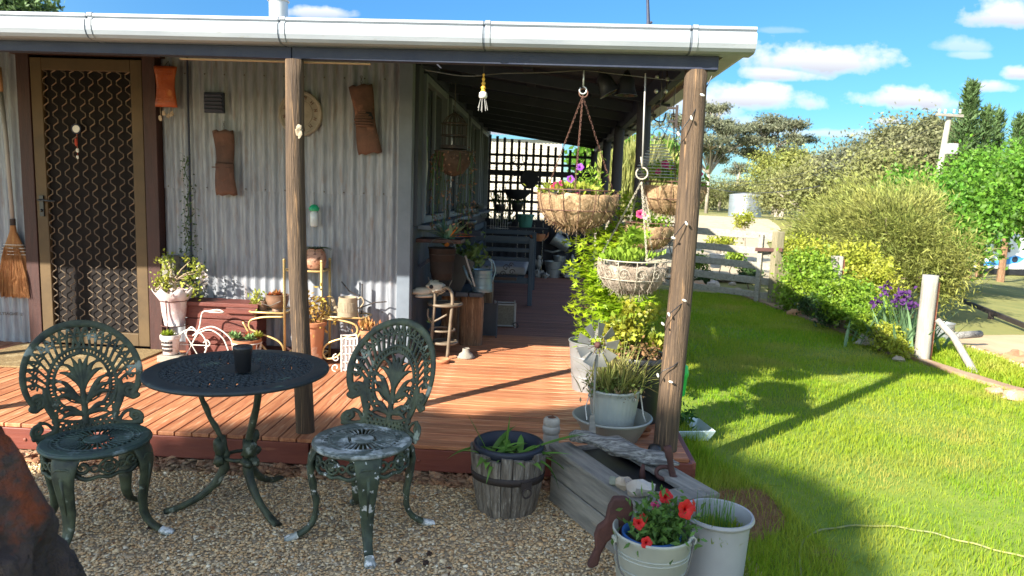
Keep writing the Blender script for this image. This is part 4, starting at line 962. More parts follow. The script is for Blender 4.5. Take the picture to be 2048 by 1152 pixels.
# ================================================================== petunia bucket and big tub
M_enamel = mat('cream_enamel', (.40, .41, .36), (.33, .34, .30), 5, 6, .38, .05, 30, c3=(.22, .17, .12), s3=7, t3=.62, w3=.08)
M_wire = mat('dull_wire', (.16, .15, .14), (.10, .09, .08), 10, 4, .5, metal=.6)
bk = thing('petunia_bucket', 'cream enamel bucket holding a blue pot of red petunias', 'bucket', (.422, 2.47, 0), R(15)); bk.scale = (.94, .94, 1)
b = MB().lathe([(.115, 0), (.118, .004), (.148, .30), (.153, .305), (.154, .314), (.149, .318), (.143, .312), (.112, .012), (0, .010)], 44); b.obj('bucket_body', M_enamel, bk, auto=50)
for z, r_ in ((.252, .1432), (.238, .142), (.19, .1372)): MB().ring((0, 0, z), r_ + .0005, .003, 44, 6).obj('bucket_band', M_enamel, bk, smooth=True)
b = MB().tube([tuple(p) for p in spline([(-.153, -.01, .285), (-.15, -.08, .20), (-.06, -.158, .155), (.05, -.165, .20), (.10, -.135, .285), (.112, -.11, .315)], 6)], .0035, 6); b.obj('bail_handle', M_wire, bk, smooth=True)
b = MB().blob((-.153, 0, .285), (.012, .018, .02), 8, 6, .1); b.obj('ear', M_enamel, bk); MB().ring((.112, -.108, .312), .014, .0035, 16, 6, M=M3).obj('ear', M_enamel, bk)
M_blue = mat('blue_plastic', (.03, .12, .36), (.025, .10, .30), 6, 4, .4)
MB().lathe([(.08, .14), (.108, .285), (.113, .288), (.113, .302), (.106, .304), (.10, .27)], 36, c=(-.005, 0, 0)).obj('blue_pot', M_blue, bk, smooth=True)
MB().lathe([(.102, .268), (.05, .276), (0, .28)], 20, cap0=False).obj('potting_soil', M_loam, bk, smooth=True)
M_leafg = mat('petunia_leaf', (.075, .16, .03), (.12, .22, .05), 6, 3, .5, island=.45, transl=.35, spec=.3)
P = np.array([0.03, -.01, .33]) + rng.normal(0, 1, (950, 3)) * np.array([.058, .05, .045]); P[:, 2] = np.maximum(P[:, 2], .285)
v, f = leaves(P, .036, .015); link('foliage', np_mesh('foliage', v, f, M_leafg), bk, kind='stuff')
b = MB()
for i in range(26):
    a, l = rnd.uniform(0, 6.28), rnd.uniform(.05, .12); b.tube([(.02, 0, .27), (.02 + .4 * l * math.cos(a), .4 * l * math.sin(a), .32), (.02 + l * math.cos(a), l * math.sin(a), .33 + rnd.uniform(-.02, .05))], .0016, 4)
b.obj('stems', M_leafg, bk, kind='stuff')
def flower(c, r, d, m, parent, name='petunia_bloom', k=5, deep=.5):
    d = Vector(d).normalized(); q = d.to_track_quat('Z', 'Y').to_matrix(); b = MB(); n = 30
    for i, (rr, z) in enumerate(((.10, -deep), (.22, -.12), (.62, .06), (1.0, .02))):
        for j in range(n):
            a = 2 * math.pi * j / n; w = 1 + (.10 * math.cos(k * a) if i > 1 else 0); zz = z + (.10 * math.sin(a * k * 2 + 1) if i == 3 else 0)
            b.v.append(tuple(Vector(c) + q @ Vector((rr * r * w * math.cos(a), rr * r * w * math.sin(a), zz * r))))
    for i in range(3):
        for j in range(n): a, e = i * n + j, i * n + (j + 1) % n; b.f.append((a, e, e + n, a + n))
    b.f.append(tuple(range(n))); return b.obj(name, m, parent, smooth=True)
M_red = mat('red_petal', (.62, .012, .012), (.45, .006, .01), 30, 3, .5, transl=.2); M_pink = mat('magenta_petal', (.50, .04, .16), (.36, .02, .10), 30, 3, .5, transl=.25)
M_purp = mat('purple_petal', (.26, .06, .42), (.18, .03, .30), 30, 3, .5, transl=.25)
inv = bk.matrix_basis.inverted()
bkM = Matrix.Translation(bk.location) @ Matrix.Rotation(bk.rotation_euler.z, 4, 'Z'); inv = bkM.inverted()
for px, py, y, r_, d, m in ((1333, 993, 2.50, .027, (-.1, -.9, .5), M_red), (1376, 1020, 2.42, .034, (.1, -1, .25), M_red), (1393, 1012, 2.46, .022, (.8, -.6, .3), M_red), (1275, 1048, 2.38, .022, (-.6, -.8, .2), M_red), (1285, 1038, 2.42, .018, (.2, -.9, .5), M_red), (1292, 1088, 2.33, .021, (-.1, -1, .3), M_red), (1310, 1012, 2.46, .017, (-.3, -.9, .4), M_pink)):
    p = inv @ V(px, py, y); flower(p, r_, d, m, bk)
    MB().tube([p + Vector((0, .012, -.01)), (p.x * .6, p.y * .6 + .01, .30)], .0018, 5).obj('flower_stem', M_leafg, bk)
M_tub = mat('grey_plastic_tub', (.37, .37, .38), (.31, .31, .32), 3, 5, .45, c3=(.36, .34, .30), s3=6, t3=.68)
tub = thing('plastic_tub', 'tall pale grey plastic tub with a rolled lip growing thin grass', 'tub', (.70, 2.66, 0)); tub.scale = (.9, .9, .97)
MB().lathe([(.125, 0), (.13, .01), (.128, .03), (.120, .035), (.134, .29), (.146, .295), (.151, .305), (.146, .316), (.137, .314), (.132, .29), (.127, .2)], 48).obj('tub_body', M_tub, tub, auto=50)
MB().lathe([(.128, .215), (.06, .222), (0, .224)], 24, cap0=False).obj('potting_soil', mat('mossy_soil', (.06, .09, .02), (.04, .05, .02), 20, 4, .95, .6, 60), tub, smooth=True)
a = rng.uniform(0, 6.28, 900); r_ = .12 * np.sqrt(rng.random(900)); sp = [((x, y, .215), (rnd.uniform(-.5, .5), rnd.uniform(-.5, .5), 1), rnd.uniform(.03, .07), .6, .0018) for x, y in zip(r_ * np.cos(a), r_ * np.sin(a))]
straps(sp, 'short_grass', M_grass, tub, n=3)['kind'] = 'stuff'
sp = [((rnd.uniform(-.08, .07), rnd.uniform(-.05, .08), .215), (rnd.uniform(-.2, .2), rnd.uniform(-.15, .15), 1), rnd.uniform(.12, .2), .25, .0016) for _ in range(38)]
straps(sp, 'tall_grass_blades', M_strap, tub, n=5)['kind'] = 'stuff'
# foreground boulder
M_bould = mat('rust_stained_boulder', (.12, .085, .07), (.04, .032, .032), 5, 9, .95, 1, 24, c3=(.22, .055, .022), s3=3.2, t3=.50, w3=.06, bdist=.05)
b = MB().blob((0, 0, 0), (.34, .22, .58), 56, 40, .13, 2.4, 4)
b.v = [(x + .022 * fbm((x * 12, y * 12, z * 12), 1, 4), y + .02 * fbm((z * 14, x * 14, y * 9), 1, 4), z + .022 * fbm((x * 13, z * 13, 3), 1, 4)) for x, y, z in b.v]; b.obj('boulder', M_bould, smooth=True, loc=(-1.285, 1.32, .40), label='large rust-edged boulder rising at the bottom left corner in front of the chair', cat='boulder')
# hose
pts = [G(px, py, .02) for px, py in ((1612, 1190), (1602, 1145), (1600, 1105), (1612, 1075), (1650, 1058), (1710, 1051), (1780, 1052), (1850, 1062), (1920, 1080), (1990, 1098), (2080, 1122))]
pts = [Vector((p[0], p[1], .018 + .003 * math.sin(i * .9))) for i, p in enumerate(spline([tuple(p) for p in pts], 6))]
MB().tube(pts, .0048, 8).obj('garden_hose', mat('hose', (.26, .27, .07), (.16, .18, .08), 30, 3, .5), smooth=True, label='thin yellow-green garden hose looping over the lawn', cat='hose')

# ================================================================== against the front wall
M_straw_b = mat('broom_straw', (.42, .20, .075), (.28, .12, .045), 12, 6, .85, .6, 60, (14, 14, 1), c3=(.5, .3, .12), s3=10, t3=.6, st3=(14, 14, .6))
M_paleh = mat('pale_handle', (.36, .35, .34), (.30, .29, .28), 5, 4, .5)
br = thing('straw_broom', 'straw broom with long pale handle hanging bristles down beside the door', 'broom', (-4.17, WY - .06, .56), 0)
MB().tube([(.015, 0, .58), (.0, 0, 1.2), (-.02, .0, 1.56)], .015, 12).obj('handle', M_paleh, br, smooth=True)
MB().tube([(-.02, 0, 1.56), (-.024, 0, 1.74)], .0165, 12).obj('handle_tip', mat('raw_pine', (.40, .24, .13), (.34, .2, .1), 9, 5, .7), br, smooth=True)
MB().tube([(.015, 0, .55), (.015, 0, .60)], .020, 12).obj('collar', M_hoop, br)
b = MB(); prof_ = [(0, .125), (.03, .130), (.18, .125), (.30, .105), (.40, .07), (.50, .026), (.56, .018)]; n = 40
for z, w in prof_:
    for j in range(n): a = 2 * math.pi * j / n; k_ = 1 + .05 * math.sin(j * 2.7); b.v.append((.015 + w * k_ * math.cos(a), max(.2, 1 - z) * .035 * k_ * math.sin(a), z + (.012 * math.sin(j * 5.1) if z == 0 else 0)))
for i in range(len(prof_) - 1):
    for j in range(n): a, c = i * n + j, i * n + (j + 1) % n; b.f.append((a, c, c + n, a + n))
b.f.append(tuple(range(n))[::-1]); b.obj('straw_head', M_straw_b, br, smooth=True)
b = MB()
for i in range(170):
    x = rnd.uniform(-.12, .12); b.tube([(x * .5 + .015, rnd.uniform(-.035, -.02), .38), (x * .95 + .015, rnd.uniform(-.045, -.025), .15), (x * 1.07 + .015, rnd.uniform(-.045, .0), -rnd.uniform(0, .02))], .0016, 4, caps=False)
b.obj('straws', M_straw_b, br, kind='stuff')
for z, w in ((.40, .082), (.375, .093), (.35, .101), (.325, .108)): MB().ring((.015, 0, z), w, .0028, 36, 5, ry=.033).obj('stitching', mat('white_twine', (.6, .58, .52)), br)
M_or = mat('orange_glass', (.42, .085, .018), (.28, .05, .012), 7, 6, .3, .5, 30, c3=(.55, .20, .05), s3=6, t3=.58, w3=.1)
lt = thing('orange_hanging', 'orange embossed hanging plaque with dangling shells beside the door head', 'wall hanging', (-2.885, WY - .07, 2.04))
b = MB(); rows = [(0, .082), (.03, .080), (.08, .071), (.15, .066), (.22, .070), (.27, .082), (.295, .085)]
for z, w in rows:
    for x in np.linspace(-1, 1, 9): b.v.append((x * w, -.022 - .012 * (1 - x * x) + .003 * math.sin(x * 9 + z * 60), z))
for i in range(len(rows) - 1):
    for j in range(8): a = i * 9 + j; b.f.append((a, a + 1, a + 10, a + 9))
o = b.obj('orange_panel', M_or, lt, smooth=True); sm = o.modifiers.new('t', 'SOLIDIFY'); sm.thickness = .02; sm.offset = 0
for z in (.255, .235, .06, .04): MB().bar((-.06, -.043, z), (.06, -.043, z), .004, .006).obj('raised_band', M_or, lt)
MB().tube([(-.02, 0, .3), (0, .02, .34), (.02, 0, .3)], .003, 6).obj('hanging_wire', M_wire, lt)
for i, (x, l) in enumerate(((-.05, .07), (-.02, .03), (.02, .05), (.05, .035))): MB().tube([(x, -.02, .0), (x - .005 * i, -.02, -l)], .0012, 4).blob((x - .005 * i, -.02, -l - .012), (.014, .008, .018), 8, 6, .4, seed=i).obj('shell', mat('shell', (.5, .4, .3), (.35, .27, .2), 12, 4, .6), lt)
M_clay = mat('brown_clay_slab', (.15, .075, .052), (.085, .045, .035), 7, 7, .85, .7, 30, c3=(.21, .10, .07), s3=5, t3=.57, bdist=.01)
def wall_slab(loc, label, tilt, w, H, nest):
    t = thing('clay_wall_pocket', label, 'wall ornament', loc, 0, 'clay slab ornaments on the iron wall')
    Mt = Matrix.Rotation(tilt, 3, 'Y'); b = MB(); rows = 16
    for i in range(rows + 1):
        z = -H * i / rows; ww = w * (.92 + .10 * math.cos(i / rows * 6.5)) ; off = .02 * math.sin(i / rows * 6.2)
        for j in range(7): x = (j / 6 - .5) * ww; b.v.append(tuple(Mt @ Vector((x, -.035 - .03 * math.cos(x / ww * 2.6) + off + .005 * fbm((x * 20, z * 12, nest)), z + (.008 * math.sin(j * 2.1) if i in (0, rows) else 0)))))
    for i in range(rows):
        for j in range(6): a = i * 7 + j; b.f.append((a, a + 7, a + 8, a + 1))
    o = b.obj('clay_slab', M_clay, t, smooth=True); sm = o.modifiers.new('t', 'SOLIDIFY'); sm.thickness = .018; sm.offset = 0
    if nest:
        b = MB()
        for k, (r_, z) in enumerate(((.060, -.30), (.066, -.28), (.064, -.26), (.056, -.24), (.045, -.222), (.03, -.206))): b.ring(Mt @ Vector((.0, -.095, z)), r_, .010, 26, 7, ry=r_ * .7)
        b.obj('coiled_nest', M_clay, t, smooth=True, kind='stuff'); MB().lathe([(.055, 0), (.062, .06), (.045, .10)], 20, c=Mt @ Vector((0, -.085, -.30)), sq=.7).obj('nest_body', M_dark, t, smooth=True)
    else:
        b = MB().lathe([(.055, -.14), (.068, -.10), (.070, 0), (.060, .01), (.058, -.06)], 20, c=Mt @ Vector((0, -.055, -.25)), sq=.6); b.obj('clay_pocket', M_clay, t, smooth=True)
        MB().bar((-.07, -.09, -.275), (.07, -.09, -.275), .008, .008).obj('clay_strap', M_rust, t)
    b = MB()
    for k in range(4): b.ring((0, -.03, .012 + k * .017), .008, .0022, 12, 5, M=Matrix.Rotation(R(90), 3, 'X' if k % 2 else 'Y'))
    b.obj('hanging_chain', M_wire, t); return t
wall_slab((-2.475, WY - .01, 1.885), 'brown clay wall pocket hanging below the square vent', R(-3), .155, .48, 0)
wall_slab((-1.43, WY - .01, 2.245), 'brown clay slab with a coiled nest hanging near the corner board', R(-9), .17, .50, 3)
M_plq = mat('stone_plaque', (.30, .27, .23), (.22, .20, .17), 9, 6, .85, .5, 40)
pq = thing('round_plaque', 'round embossed cream stone plaque on the iron wall half hidden by the post', 'plaque', (-1.89, WY - .02, 2.03))
MB().lathe([(.165, 0), (.168, .016), (.162, .026), (.148, .026), (.142, .020), (0, .020)], 56, M=M3, cap0=True).obj('disc', M_plq, pq, auto=30)
MB().ring((0, -.021, 0), .095, .004, 40, 6, M=M3).obj('inner_ring', M_plq, pq)
for k in range(12):
    a = 2 * math.pi * k / 12 + .2; c = Vector((.12 * math.cos(a), -.024, .12 * math.sin(a))); q = Matrix.Rotation(-a + math.pi / 2, 3, 'Y'); b = MB()
    for sgn in ((-.008, -.012, -.008, .012), (.008, -.012, .008, .012), (-.008, 0 if k % 2 else .012, .008, 0 if k % 3 else -.012)): b.bar(c + q @ Vector((sgn[0], 0, sgn[1])), c + q @ Vector((sgn[2], 0, sgn[3])), .004, .004)
    b.obj('raised_glyph', M_clay, pq)
# ---- brass étagère
M_brass = mat('cream_brass_tube', (.62, .44, .19), (.52, .36, .15), 9, 4, .35, metal=.35, c3=(.34, .20, .10), s3=11, t3=.64)
et = thing('tube_plant_stand', 'cream brass tube plant stand with glass shelves behind the middle post', 'plant stand', (-1.80, 5.26, DECK))
for x, y in ((-.14, -.09), (.14, -.09), (-.14, .11), (.14, .11)):
    MB().tube([(x, y, 0), (x, y, .77)], .0095, 10).blob((x, y, .775), (.012, .012, .014), 10, 6, 0).obj('leg', M_brass, et, smooth=True)
def rect_ring(x0, x1, y0, y1, z, r): return MB().tube([(x0 + r, y0, z), (x1 - r, y0, z), (x1, y0 + r, z), (x1, y1 - r, z), (x1 - r, y1, z), (x0 + r, y1, z), (x0, y1 - r, z), (x0, y0 + r, z)], .008, 8, closed=True)
M_shelf = mat('smoky_shelf_glass', (.12, .10, .07), rough=.12, spec=.8)
for x0, x1, z in ((-.14, .14, .70), (-.42, -.14, .375), (.14, .47, .365), (-.14, .14, .06)):
    f = rect_ring(x0, x1, -.09, .11, z, .03).obj('shelf_frame', M_brass, et, smooth=True); MB().box(((x0 + x1) / 2, .01, z), (x1 - x0 - .02, .18, .005)).obj('glass_shelf', M_shelf, f)
for sx in (1, -1):
    lp = [(sx * .14, .35), (sx * .30, .34), (sx * .40, .31), (sx * .405, .25), (sx * .34, .22), (sx * .20, .17), (sx * .15, .11), (sx * .17, .05), (sx * .25, .06), (sx * .32, .13), (sx * .40, .20), (sx * .46, .30)]
    MB().tube([(p[0], -.09, p[1]) for p in spline(lp, 5)], .0078, 8).obj('side_loop', M_brass, et, smooth=True)
def pot(name, label, loc, prof, m, soil=.9, n=32, group=None, extra=None, auto=50, parent=None, rimtop=None):
    t = thing(name, label, name.split('_')[-1] if name.split('_')[-1] in ('pot', 'bucket', 'basin', 'bowl', 'teapot', 'jug') else 'pot', loc, 0, group)
    MB().lathe(prof, n).obj('pot_body', m, t, auto=auto); rm = max(p[0] for p in prof); zt = max(p[1] for p in prof)
    if soil: MB().lathe([(rm * .88, zt * soil), (rm * .4, zt * soil + .006), (0, zt * soil + .008)], 20, cap0=False).obj('potting_soil', M_loam, t, smooth=True)
    return t
def fol(parent, c, r, n, L, W, m, name='foliage', star=False, up=0):
    P = np.array(c) + rng.normal(0, 1, (n, 3)) * np.array(r) * .6; d = s_ = None
    if up:
        d = P - np.array(c); d[:, 2] += up; d /= np.linalg.norm(d, axis=1)[:, None]; s_ = np.cross(d, rng.normal(size=(n, 3))); s_ /= np.linalg.norm(s_, axis=1)[:, None]
    v, f = star_leaves(P, L, d, s_) if star else leaves(P, L, W, d, s_)
    return link(name, np_mesh(name, v, f, m), parent, kind='stuff')
def rosette(parent, c, r, m, n=18, name='succulent'):
    P, D = [], []
    for i in range(n):
        a = i * 2.4; e = .25 + 1.1 * i / n; D.append((math.cos(a) * math.cos(e), math.sin(a) * math.cos(e), math.sin(e))); P.append(c)
    D = np.array(D); s_ = np.cross(D, [0, 0, 1.0]); s_ /= np.linalg.norm(s_, axis=1)[:, None]; v, f = leaves(np.array(P), r, r * .5, D, s_, .3, .1); return link(name, np_mesh(name, v, f, m), parent)
potprof = lambda r, h, rim=.012: [(r * .72, 0), (r * .75, .003), (r * .95, h - .03), (r + rim * .4, h - .03), (r + rim * .5, h - .004), (r + rim * .2, h), (r * .9, h), (r * .86, h - .03)]
M_terra = mat('terracotta', (.46, .19, .09), (.36, .14, .07), 6, 5, .8, .2, 30, c3=(.52, .34, .24), s3=5, t3=.62)
M_brownp = mat('brown_glaze', (.22, .13, .085), (.15, .085, .055), 6, 5, .4, .1, 30)
M_yg = mat('yellow_green_leaf', (.26, .34, .04), (.36, .36, .06), 7, 3, .5, island=.4, transl=.35)
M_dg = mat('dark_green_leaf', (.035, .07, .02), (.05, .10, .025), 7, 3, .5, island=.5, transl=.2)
M_suc = mat('succulent_leaf', (.13, .24, .09), (.20, .30, .12), 7, 3, .5, island=.3)
M_redsuc = mat('red_succulent', (.42, .10, .05), (.36, .20, .06), 7, 3, .5, island=.4, transl=.2)
M_whitep = mat('white_pot', (.68, .64, .60), (.58, .52, .50), 5, 5, .45, .05, 20, c3=(.5, .36, .32), s3=4, t3=.62)
a = pot('glazed_pot', 'brown glazed footed pot on the left shelf of the brass stand', (-2.02, 5.24, .551), [(.04, 0), (.036, .02), (.07, .04), (.085, .09), (.084, .118), (.088, .124), (.078, .126), (.074, .09)], M_brownp)
rosette(a, (.0, 0, .12), .05, M_redsuc); rosette(a, (-.05, .0, .115), .035, M_redsuc)
MB().tube([(-.09, -.01, .1), (-.10, -.05, .06), (-.02, -.095, .05), (.06, -.085, .09)], .003, 5).obj('wire_handle', M_wire, a)
a = pot('small_brown_pot', 'small brown pot with yellow succulents at the left end of the brass stand', (-2.14, 5.25, .551), potprof(.04, .075, .006), M_brownp); fol(a, (-.03, -.02, .09), (.04, .04, .045), 110, .03, .014, M_yg); fol(a, (-.05, -.03, .04), (.02, .02, .05), 50, .03, .014, M_yg, name='trailing_stems')
tp = thing('stoneware_teapot', 'beige ribbed stoneware watering pot on the right shelf of the brass stand', 'teapot', (-1.475, 5.22, .541))
M_stw = mat('stoneware', (.36, .29, .20), (.28, .22, .15), 9, 5, .7, .3, 50)
b = MB().lathe([(.076, 0), (.078, .004), (.068, .135), (.070, .140), (.060, .142), (.056, .10)], 36); b.obj('pot_body', M_stw, tp, auto=50)
for k in range(15): a_ = R(-150 + 120 * k / 14); MB().bar((.0765 * math.cos(a_), .0765 * math.sin(a_), .035), (.0705 * math.cos(a_), .0705 * math.sin(a_), .105), .007, .004).obj('rib', M_stw, tp)
MB().tube([tuple(p) for p in spline([(-.06, 0, .03), (-.10, 0, .06), (-.115, 0, .12), (-.13, 0, .135)], 4)], [.020] * 5 + [.014] * 4 + [.010] * 4, 10).obj('spout', M_stw, tp, smooth=True)
MB().tube([tuple(p) for p in spline([(.066, 0, .12), (.10, 0, .145), (.12, 0, .11), (.10, 0, .075), (.074, 0, .06)], 4)], .006, 8).obj('handle', M_stw, tp, smooth=True)
bw = thing('wire_arch', 'small wire arch trellis standing left of the stoneware pot', 'trellis', (-1.63, 5.20, .541))
for r_ in (.045, .033): MB().tube([(r_ * math.cos(R(t)), 0, .05 + r_ * math.sin(R(t))) for t in range(0, 181, 15)] , .003, 5).obj('arch', M_wire, bw)
tw = thing('dark_metal_branch', 'dark metal branch holder behind the stoneware pot', 'ornament', (-1.40, 5.34, .541))
for P_ in ([(0, 0, 0), (0, 0, .23)], [(0, 0, .12), (-.10, .0, .17), (-.16, 0, .24)], [(0, 0, .05), (.10, 0, .09), (.19, 0, .10)]): MB().tube(P_, .005, 6).obj('arm', M_hoop, tw)
a = pot('textured_pot', 'copper-brown cracked pot with dark strappy leaves on the top shelf of the brass stand', (-1.73, 5.25, .876), [(.045, 0), (.065, .015), (.078, .06), (.076, .11), (.062, .15), (.064, .158), (.054, .158)], mat('cracked_copper_glaze', (.28, .12, .07), (.40, .24, .17), 26, 3, .45, .6, 26, c3=(.10, .04, .025), s3=30, t3=.55))
straps([((0, 0, .15), (math.cos(t), math.sin(t), .7), .16, 1.3, .007) for t in np.linspace(0, 6, 13)], 'strap_leaves', M_dg, a)
bd = thing('glass_bird_feeder', 'green topped glass bottle ornament hanging behind the middle post', 'ornament', (-1.775, WY - .07, 1.19))
MB().lathe([(.02, 0), (.03, .01), (.03, .10), (.012, .13)], 20).obj('bottle', mat('pale_glass', (.55, .6, .6), rough=.1), bd, smooth=True); MB().lathe([(.035, .12), (.04, .14), (.02, .165), (.0, .17)], 20).obj('cap', mat('emerald_plastic', (.02, .35, .16), rough=.4), bd, smooth=True); MB().tube([(0, 0, .17), (0, 0, .26)], .002, 5).obj('hanging_wire', M_wire, bd)
# succulent plants between the legs, terracotta pot on the deck
a = pot('terracotta_pot', 'tall terracotta pot on the deck behind the middle post', (-1.735, 5.16, DECK), potprof(.105, .33, .02), M_terra); fol(a, (.03, -.02, .42), (.09, .07, .12), 240, .035, .018, mat('golden_leaf', (.46, .36, .07), (.40, .20, .06), 7, 3, .5, island=.45, transl=.35))
b = MB(); [b.tube([(0, 0, .3), (rnd.uniform(-.1, .1), rnd.uniform(-.05, .05), .4), (rnd.uniform(-.12, .12), rnd.uniform(-.06, .06), .52)], .003, 5) for _ in range(9)]; b.obj('stems', M_maroon, a, kind='stuff')
lw = thing('white_lattice_planter', 'white lattice metal lantern planter on the deck behind the right chair', 'planter', (-1.42, 5.06, DECK), .3)
for x, y in ((-.055, -.055), (.055, -.055), (-.055, .055), (.055, .055)): MB().bar((x, y, 0), (x, y, .25), .01, .01).obj('corner_bar', M_whitep, lw)
for z in (.01, .07, .13, .19, .245): MB().tube([(-.055, -.055, z), (.055, -.055, z), (.055, .055, z), (-.055, .055, z)], .0045, 5, closed=True).obj('hoop_bar', M_whitep, lw)
for x in (-.028, 0, .028): MB().bar((x, -.056, 0), (x, -.056, .25), .006, .006).obj('bar', M_whitep, lw)
MB().box((0, 0, .12), (.09, .09, .22)).obj('inner_pot', M_whitep, lw)
for c, s_ in (((-.09, -.05, .10), 1), ((-.095, -.05, .03), -1)): MB().tube([Vector(c) + Vector((-.03 * math.sin(t), 0, .03 * s_ * math.cos(t))) * (1 - t / 8) for t in np.linspace(0, 6, 18)], .005, 6).obj('scroll', M_whitep, lw)
a = pot('succulent_pot', 'small terracotta pot of red succulents above the white lattice planter', (-1.31, 5.14, .375), potprof(.05, .08, .006), M_terra); fol(a, (0, 0, .11), (.06, .05, .035), 120, .035, .014, M_redsuc, up=.4)
st2 = MB().tube([(-1.31, 5.14, DECK), (-1.31, 5.14, .375)], .04, 10); st2.obj('pot_pedestal', M_whitep, label='plain white pedestal under the pot of red succulents', cat='pedestal')
# dark red box, white wire tricycle
bxr = thing('red_timber_box', 'dark red timber chest with overhanging lid against the iron wall', 'chest', (-2.45, 5.31, DECK))
M_redb = mat('red_stained_timber', (.15, .038, .026), (.10, .026, .02), 6, 6, .6, .3, 30, (1, 6, 6))
for z in (.05, .15, .25, .35): MB().box((0, 0, z), (.56, .18, .094)).obj('plank', M_redb, bxr, bevel=.004)
MB().box((0, -.01, .415), (.60, .22, .03)).obj('lid', M_redb, bxr, bevel=.004); MB().box((.17, -.10, .375), (.24, .03, .05)).obj('handle_block', M_redb, bxr, bevel=.006)
M_ww = mat('white_wire', (.68, .66, .60), (.55, .52, .46), 12, 4, .5)
tr = thing('wire_tricycle_planter', 'white wire tricycle plant holder with scrolled frame in front of the red chest', 'planter', (-2.46, 5.10, DECK))
for (x, y, r_) in ((-.16, 0, .115), (.26, -.07, .06), (.26, .07, .06)):
    w = MB().ring((x, y, r_ + .005), r_, .006, 32, 6, M=M3).obj('wheel', M_ww, tr, smooth=True)
    for k in range(6): a_ = k * math.pi / 3; MB().tube([(x, y, r_ + .005), (x + r_ * math.cos(a_), y, r_ + .005 + r_ * math.sin(a_))], .0035, 5).obj('spoke', M_ww, w)
for P_ in ([(-.16, 0, .12), (-.10, 0, .25), (-.07, 0, .37), (.03, -.06, .385), (.10, -.03, .38), (.03, .02, .39), (-.07, 0, .37)], [(-.16, 0, .12), (-.2, 0, .2), (-.16, 0, .255), (-.12, 0, .22), (-.15, 0, .19)], [(-.13, 0, .2), (-.02, 0, .24), (.08, 0, .18), (.14, 0, .06), (.25, 0, .06)], [(-.13, 0, .22), (0, 0, .265), (.12, 0, .2), (.18, 0, .10), (.26, 0, .07)], [(-.06, 0, .1), (-.02, 0, .13), (-.04, 0, .16), (-.07, 0, .14)]):
    MB().tube([tuple(p) for p in spline(P_, 6)], .0055, 6).obj('frame_tube', M_ww, tr, smooth=True)
bs = MB()
for k in range(14): a_ = 2 * math.pi * k / 14; bs.tube([(.26 + .085 * math.cos(a_), .085 * math.sin(a_), .02), (.26 + .105 * math.cos(a_), .105 * math.sin(a_), .16)], .0035, 5)
bs.ring((.26, 0, .16), .105, .005, 28, 6).ring((.26, 0, .03), .086, .004, 28, 6); bs.obj('wire_basket', M_ww, tr)
a = pot('terracotta_bowl', 'terracotta bowl of green succulents carried by the white wire tricycle', (-2.20, 5.10, DECK + .06), [(.06, 0), (.09, .10), (.105, .105), (.107, .125), (.095, .125)], M_terra)
for c, r_, m in (((-.06, -.03, .13), .06, M_suc), ((.04, -.04, .13), .055, M_suc), ((.0, .04, .13), .05, M_redsuc), ((.07, .03, .14), .05, M_yg), ((-.09, -.03, .15), .045, M_suc)): rosette(a, c, r_, m)
# pot on wire stand, small cube-pattern pot, vine
ws = thing('wire_pot_stand', 'tall bronze wire stand holding the flared white pot by the door', 'plant stand', (-2.79, 5.18, DECK))
MB().ring((0, 0, .44), .098, .005, 32, 6).obj('top_ring', M_rust, ws); MB().ring((0, 0, .25), .09, .004, 32, 6).obj('lower_ring', M_rust, ws)
for k in range(3): a_ = 2 * math.pi * k / 3 + .5; MB().tube([tuple(p) for p in spline([(.11 * math.cos(a_), .11 * math.sin(a_), .45), (.10 * math.cos(a_), .10 * math.sin(a_), .25), (.15 * math.cos(a_), .15 * math.sin(a_), .0)], 5)], .004, 6).obj('leg', M_rust, ws)
fp = thing('flared_white_pot', 'large flared pinkish white pot with bonsai shrub beside the door', 'pot', (-2.79, 5.18, .42))
b = MB(); n = 48
for (r_, z, wv) in ((.068, 0, 0), (.086, .10, 0), (.094, .18, 0), (.105, .20, .01), (.145, .27, .05), (.140, .272, .05), (.098, .20, .01)):
    for j in range(n): a_ = 2 * math.pi * j / n; q = r_ * (1 + wv * math.sin(a_ * 7)); b.v.append((q * math.cos(a_), q * math.sin(a_), z + wv * .35 * math.sin(a_ * 7 + 1)))
for i in range(6):
    for j in range(n): a_, c = i * n + j, i * n + (j + 1) % n; b.f.append((a_, c, c + n, a_ + n))
b.f.append(tuple(range(n))); b.obj('pot_body', mat('pinkish_white_glaze', (.60, .50, .48), (.50, .38, .38), 4, 6, .3, .1, 12, c3=(.70, .66, .63), s3=5, t3=.52), fp, smooth=True)
MB().lathe([(.10, .21), (0, .22)], 20, cap0=False).obj('potting_soil', M_loam, fp)
br_ = MB(); tips = []
br_.tube([(0, 0, .2), (.01, 0, .30), (-.01, 0, .38)], [.018, .014, .010], 8)
for k in range(13):
    a_ = k * 2.1; l = rnd.uniform(.08, .2); p = Vector((l * math.cos(a_), .6 * l * math.sin(a_), rnd.uniform(.26, .50))); br_.tube([(0, 0, .33), p * .5 + Vector((0, 0, .18)), p], [.007, .005, .002], 5); tips.append(p)
br_.obj('branches', mat('pale_bark', (.36, .28, .2), (.24, .18, .12), 12, 4, .9), fp)
v, f = leaves(np.concatenate([np.array(p) + rng.normal(0, .028, (34, 3)) for p in tips]), .03, .018); link('foliage', np_mesh('foliage', v, f, M_yg), fp, kind='stuff')
cb = pot('square_pattern_pot', 'small white pot printed with grey squares on a stone block by the door', (-2.76, 5.06, DECK + .055), potprof(.068, .145, .006), M_whitep)
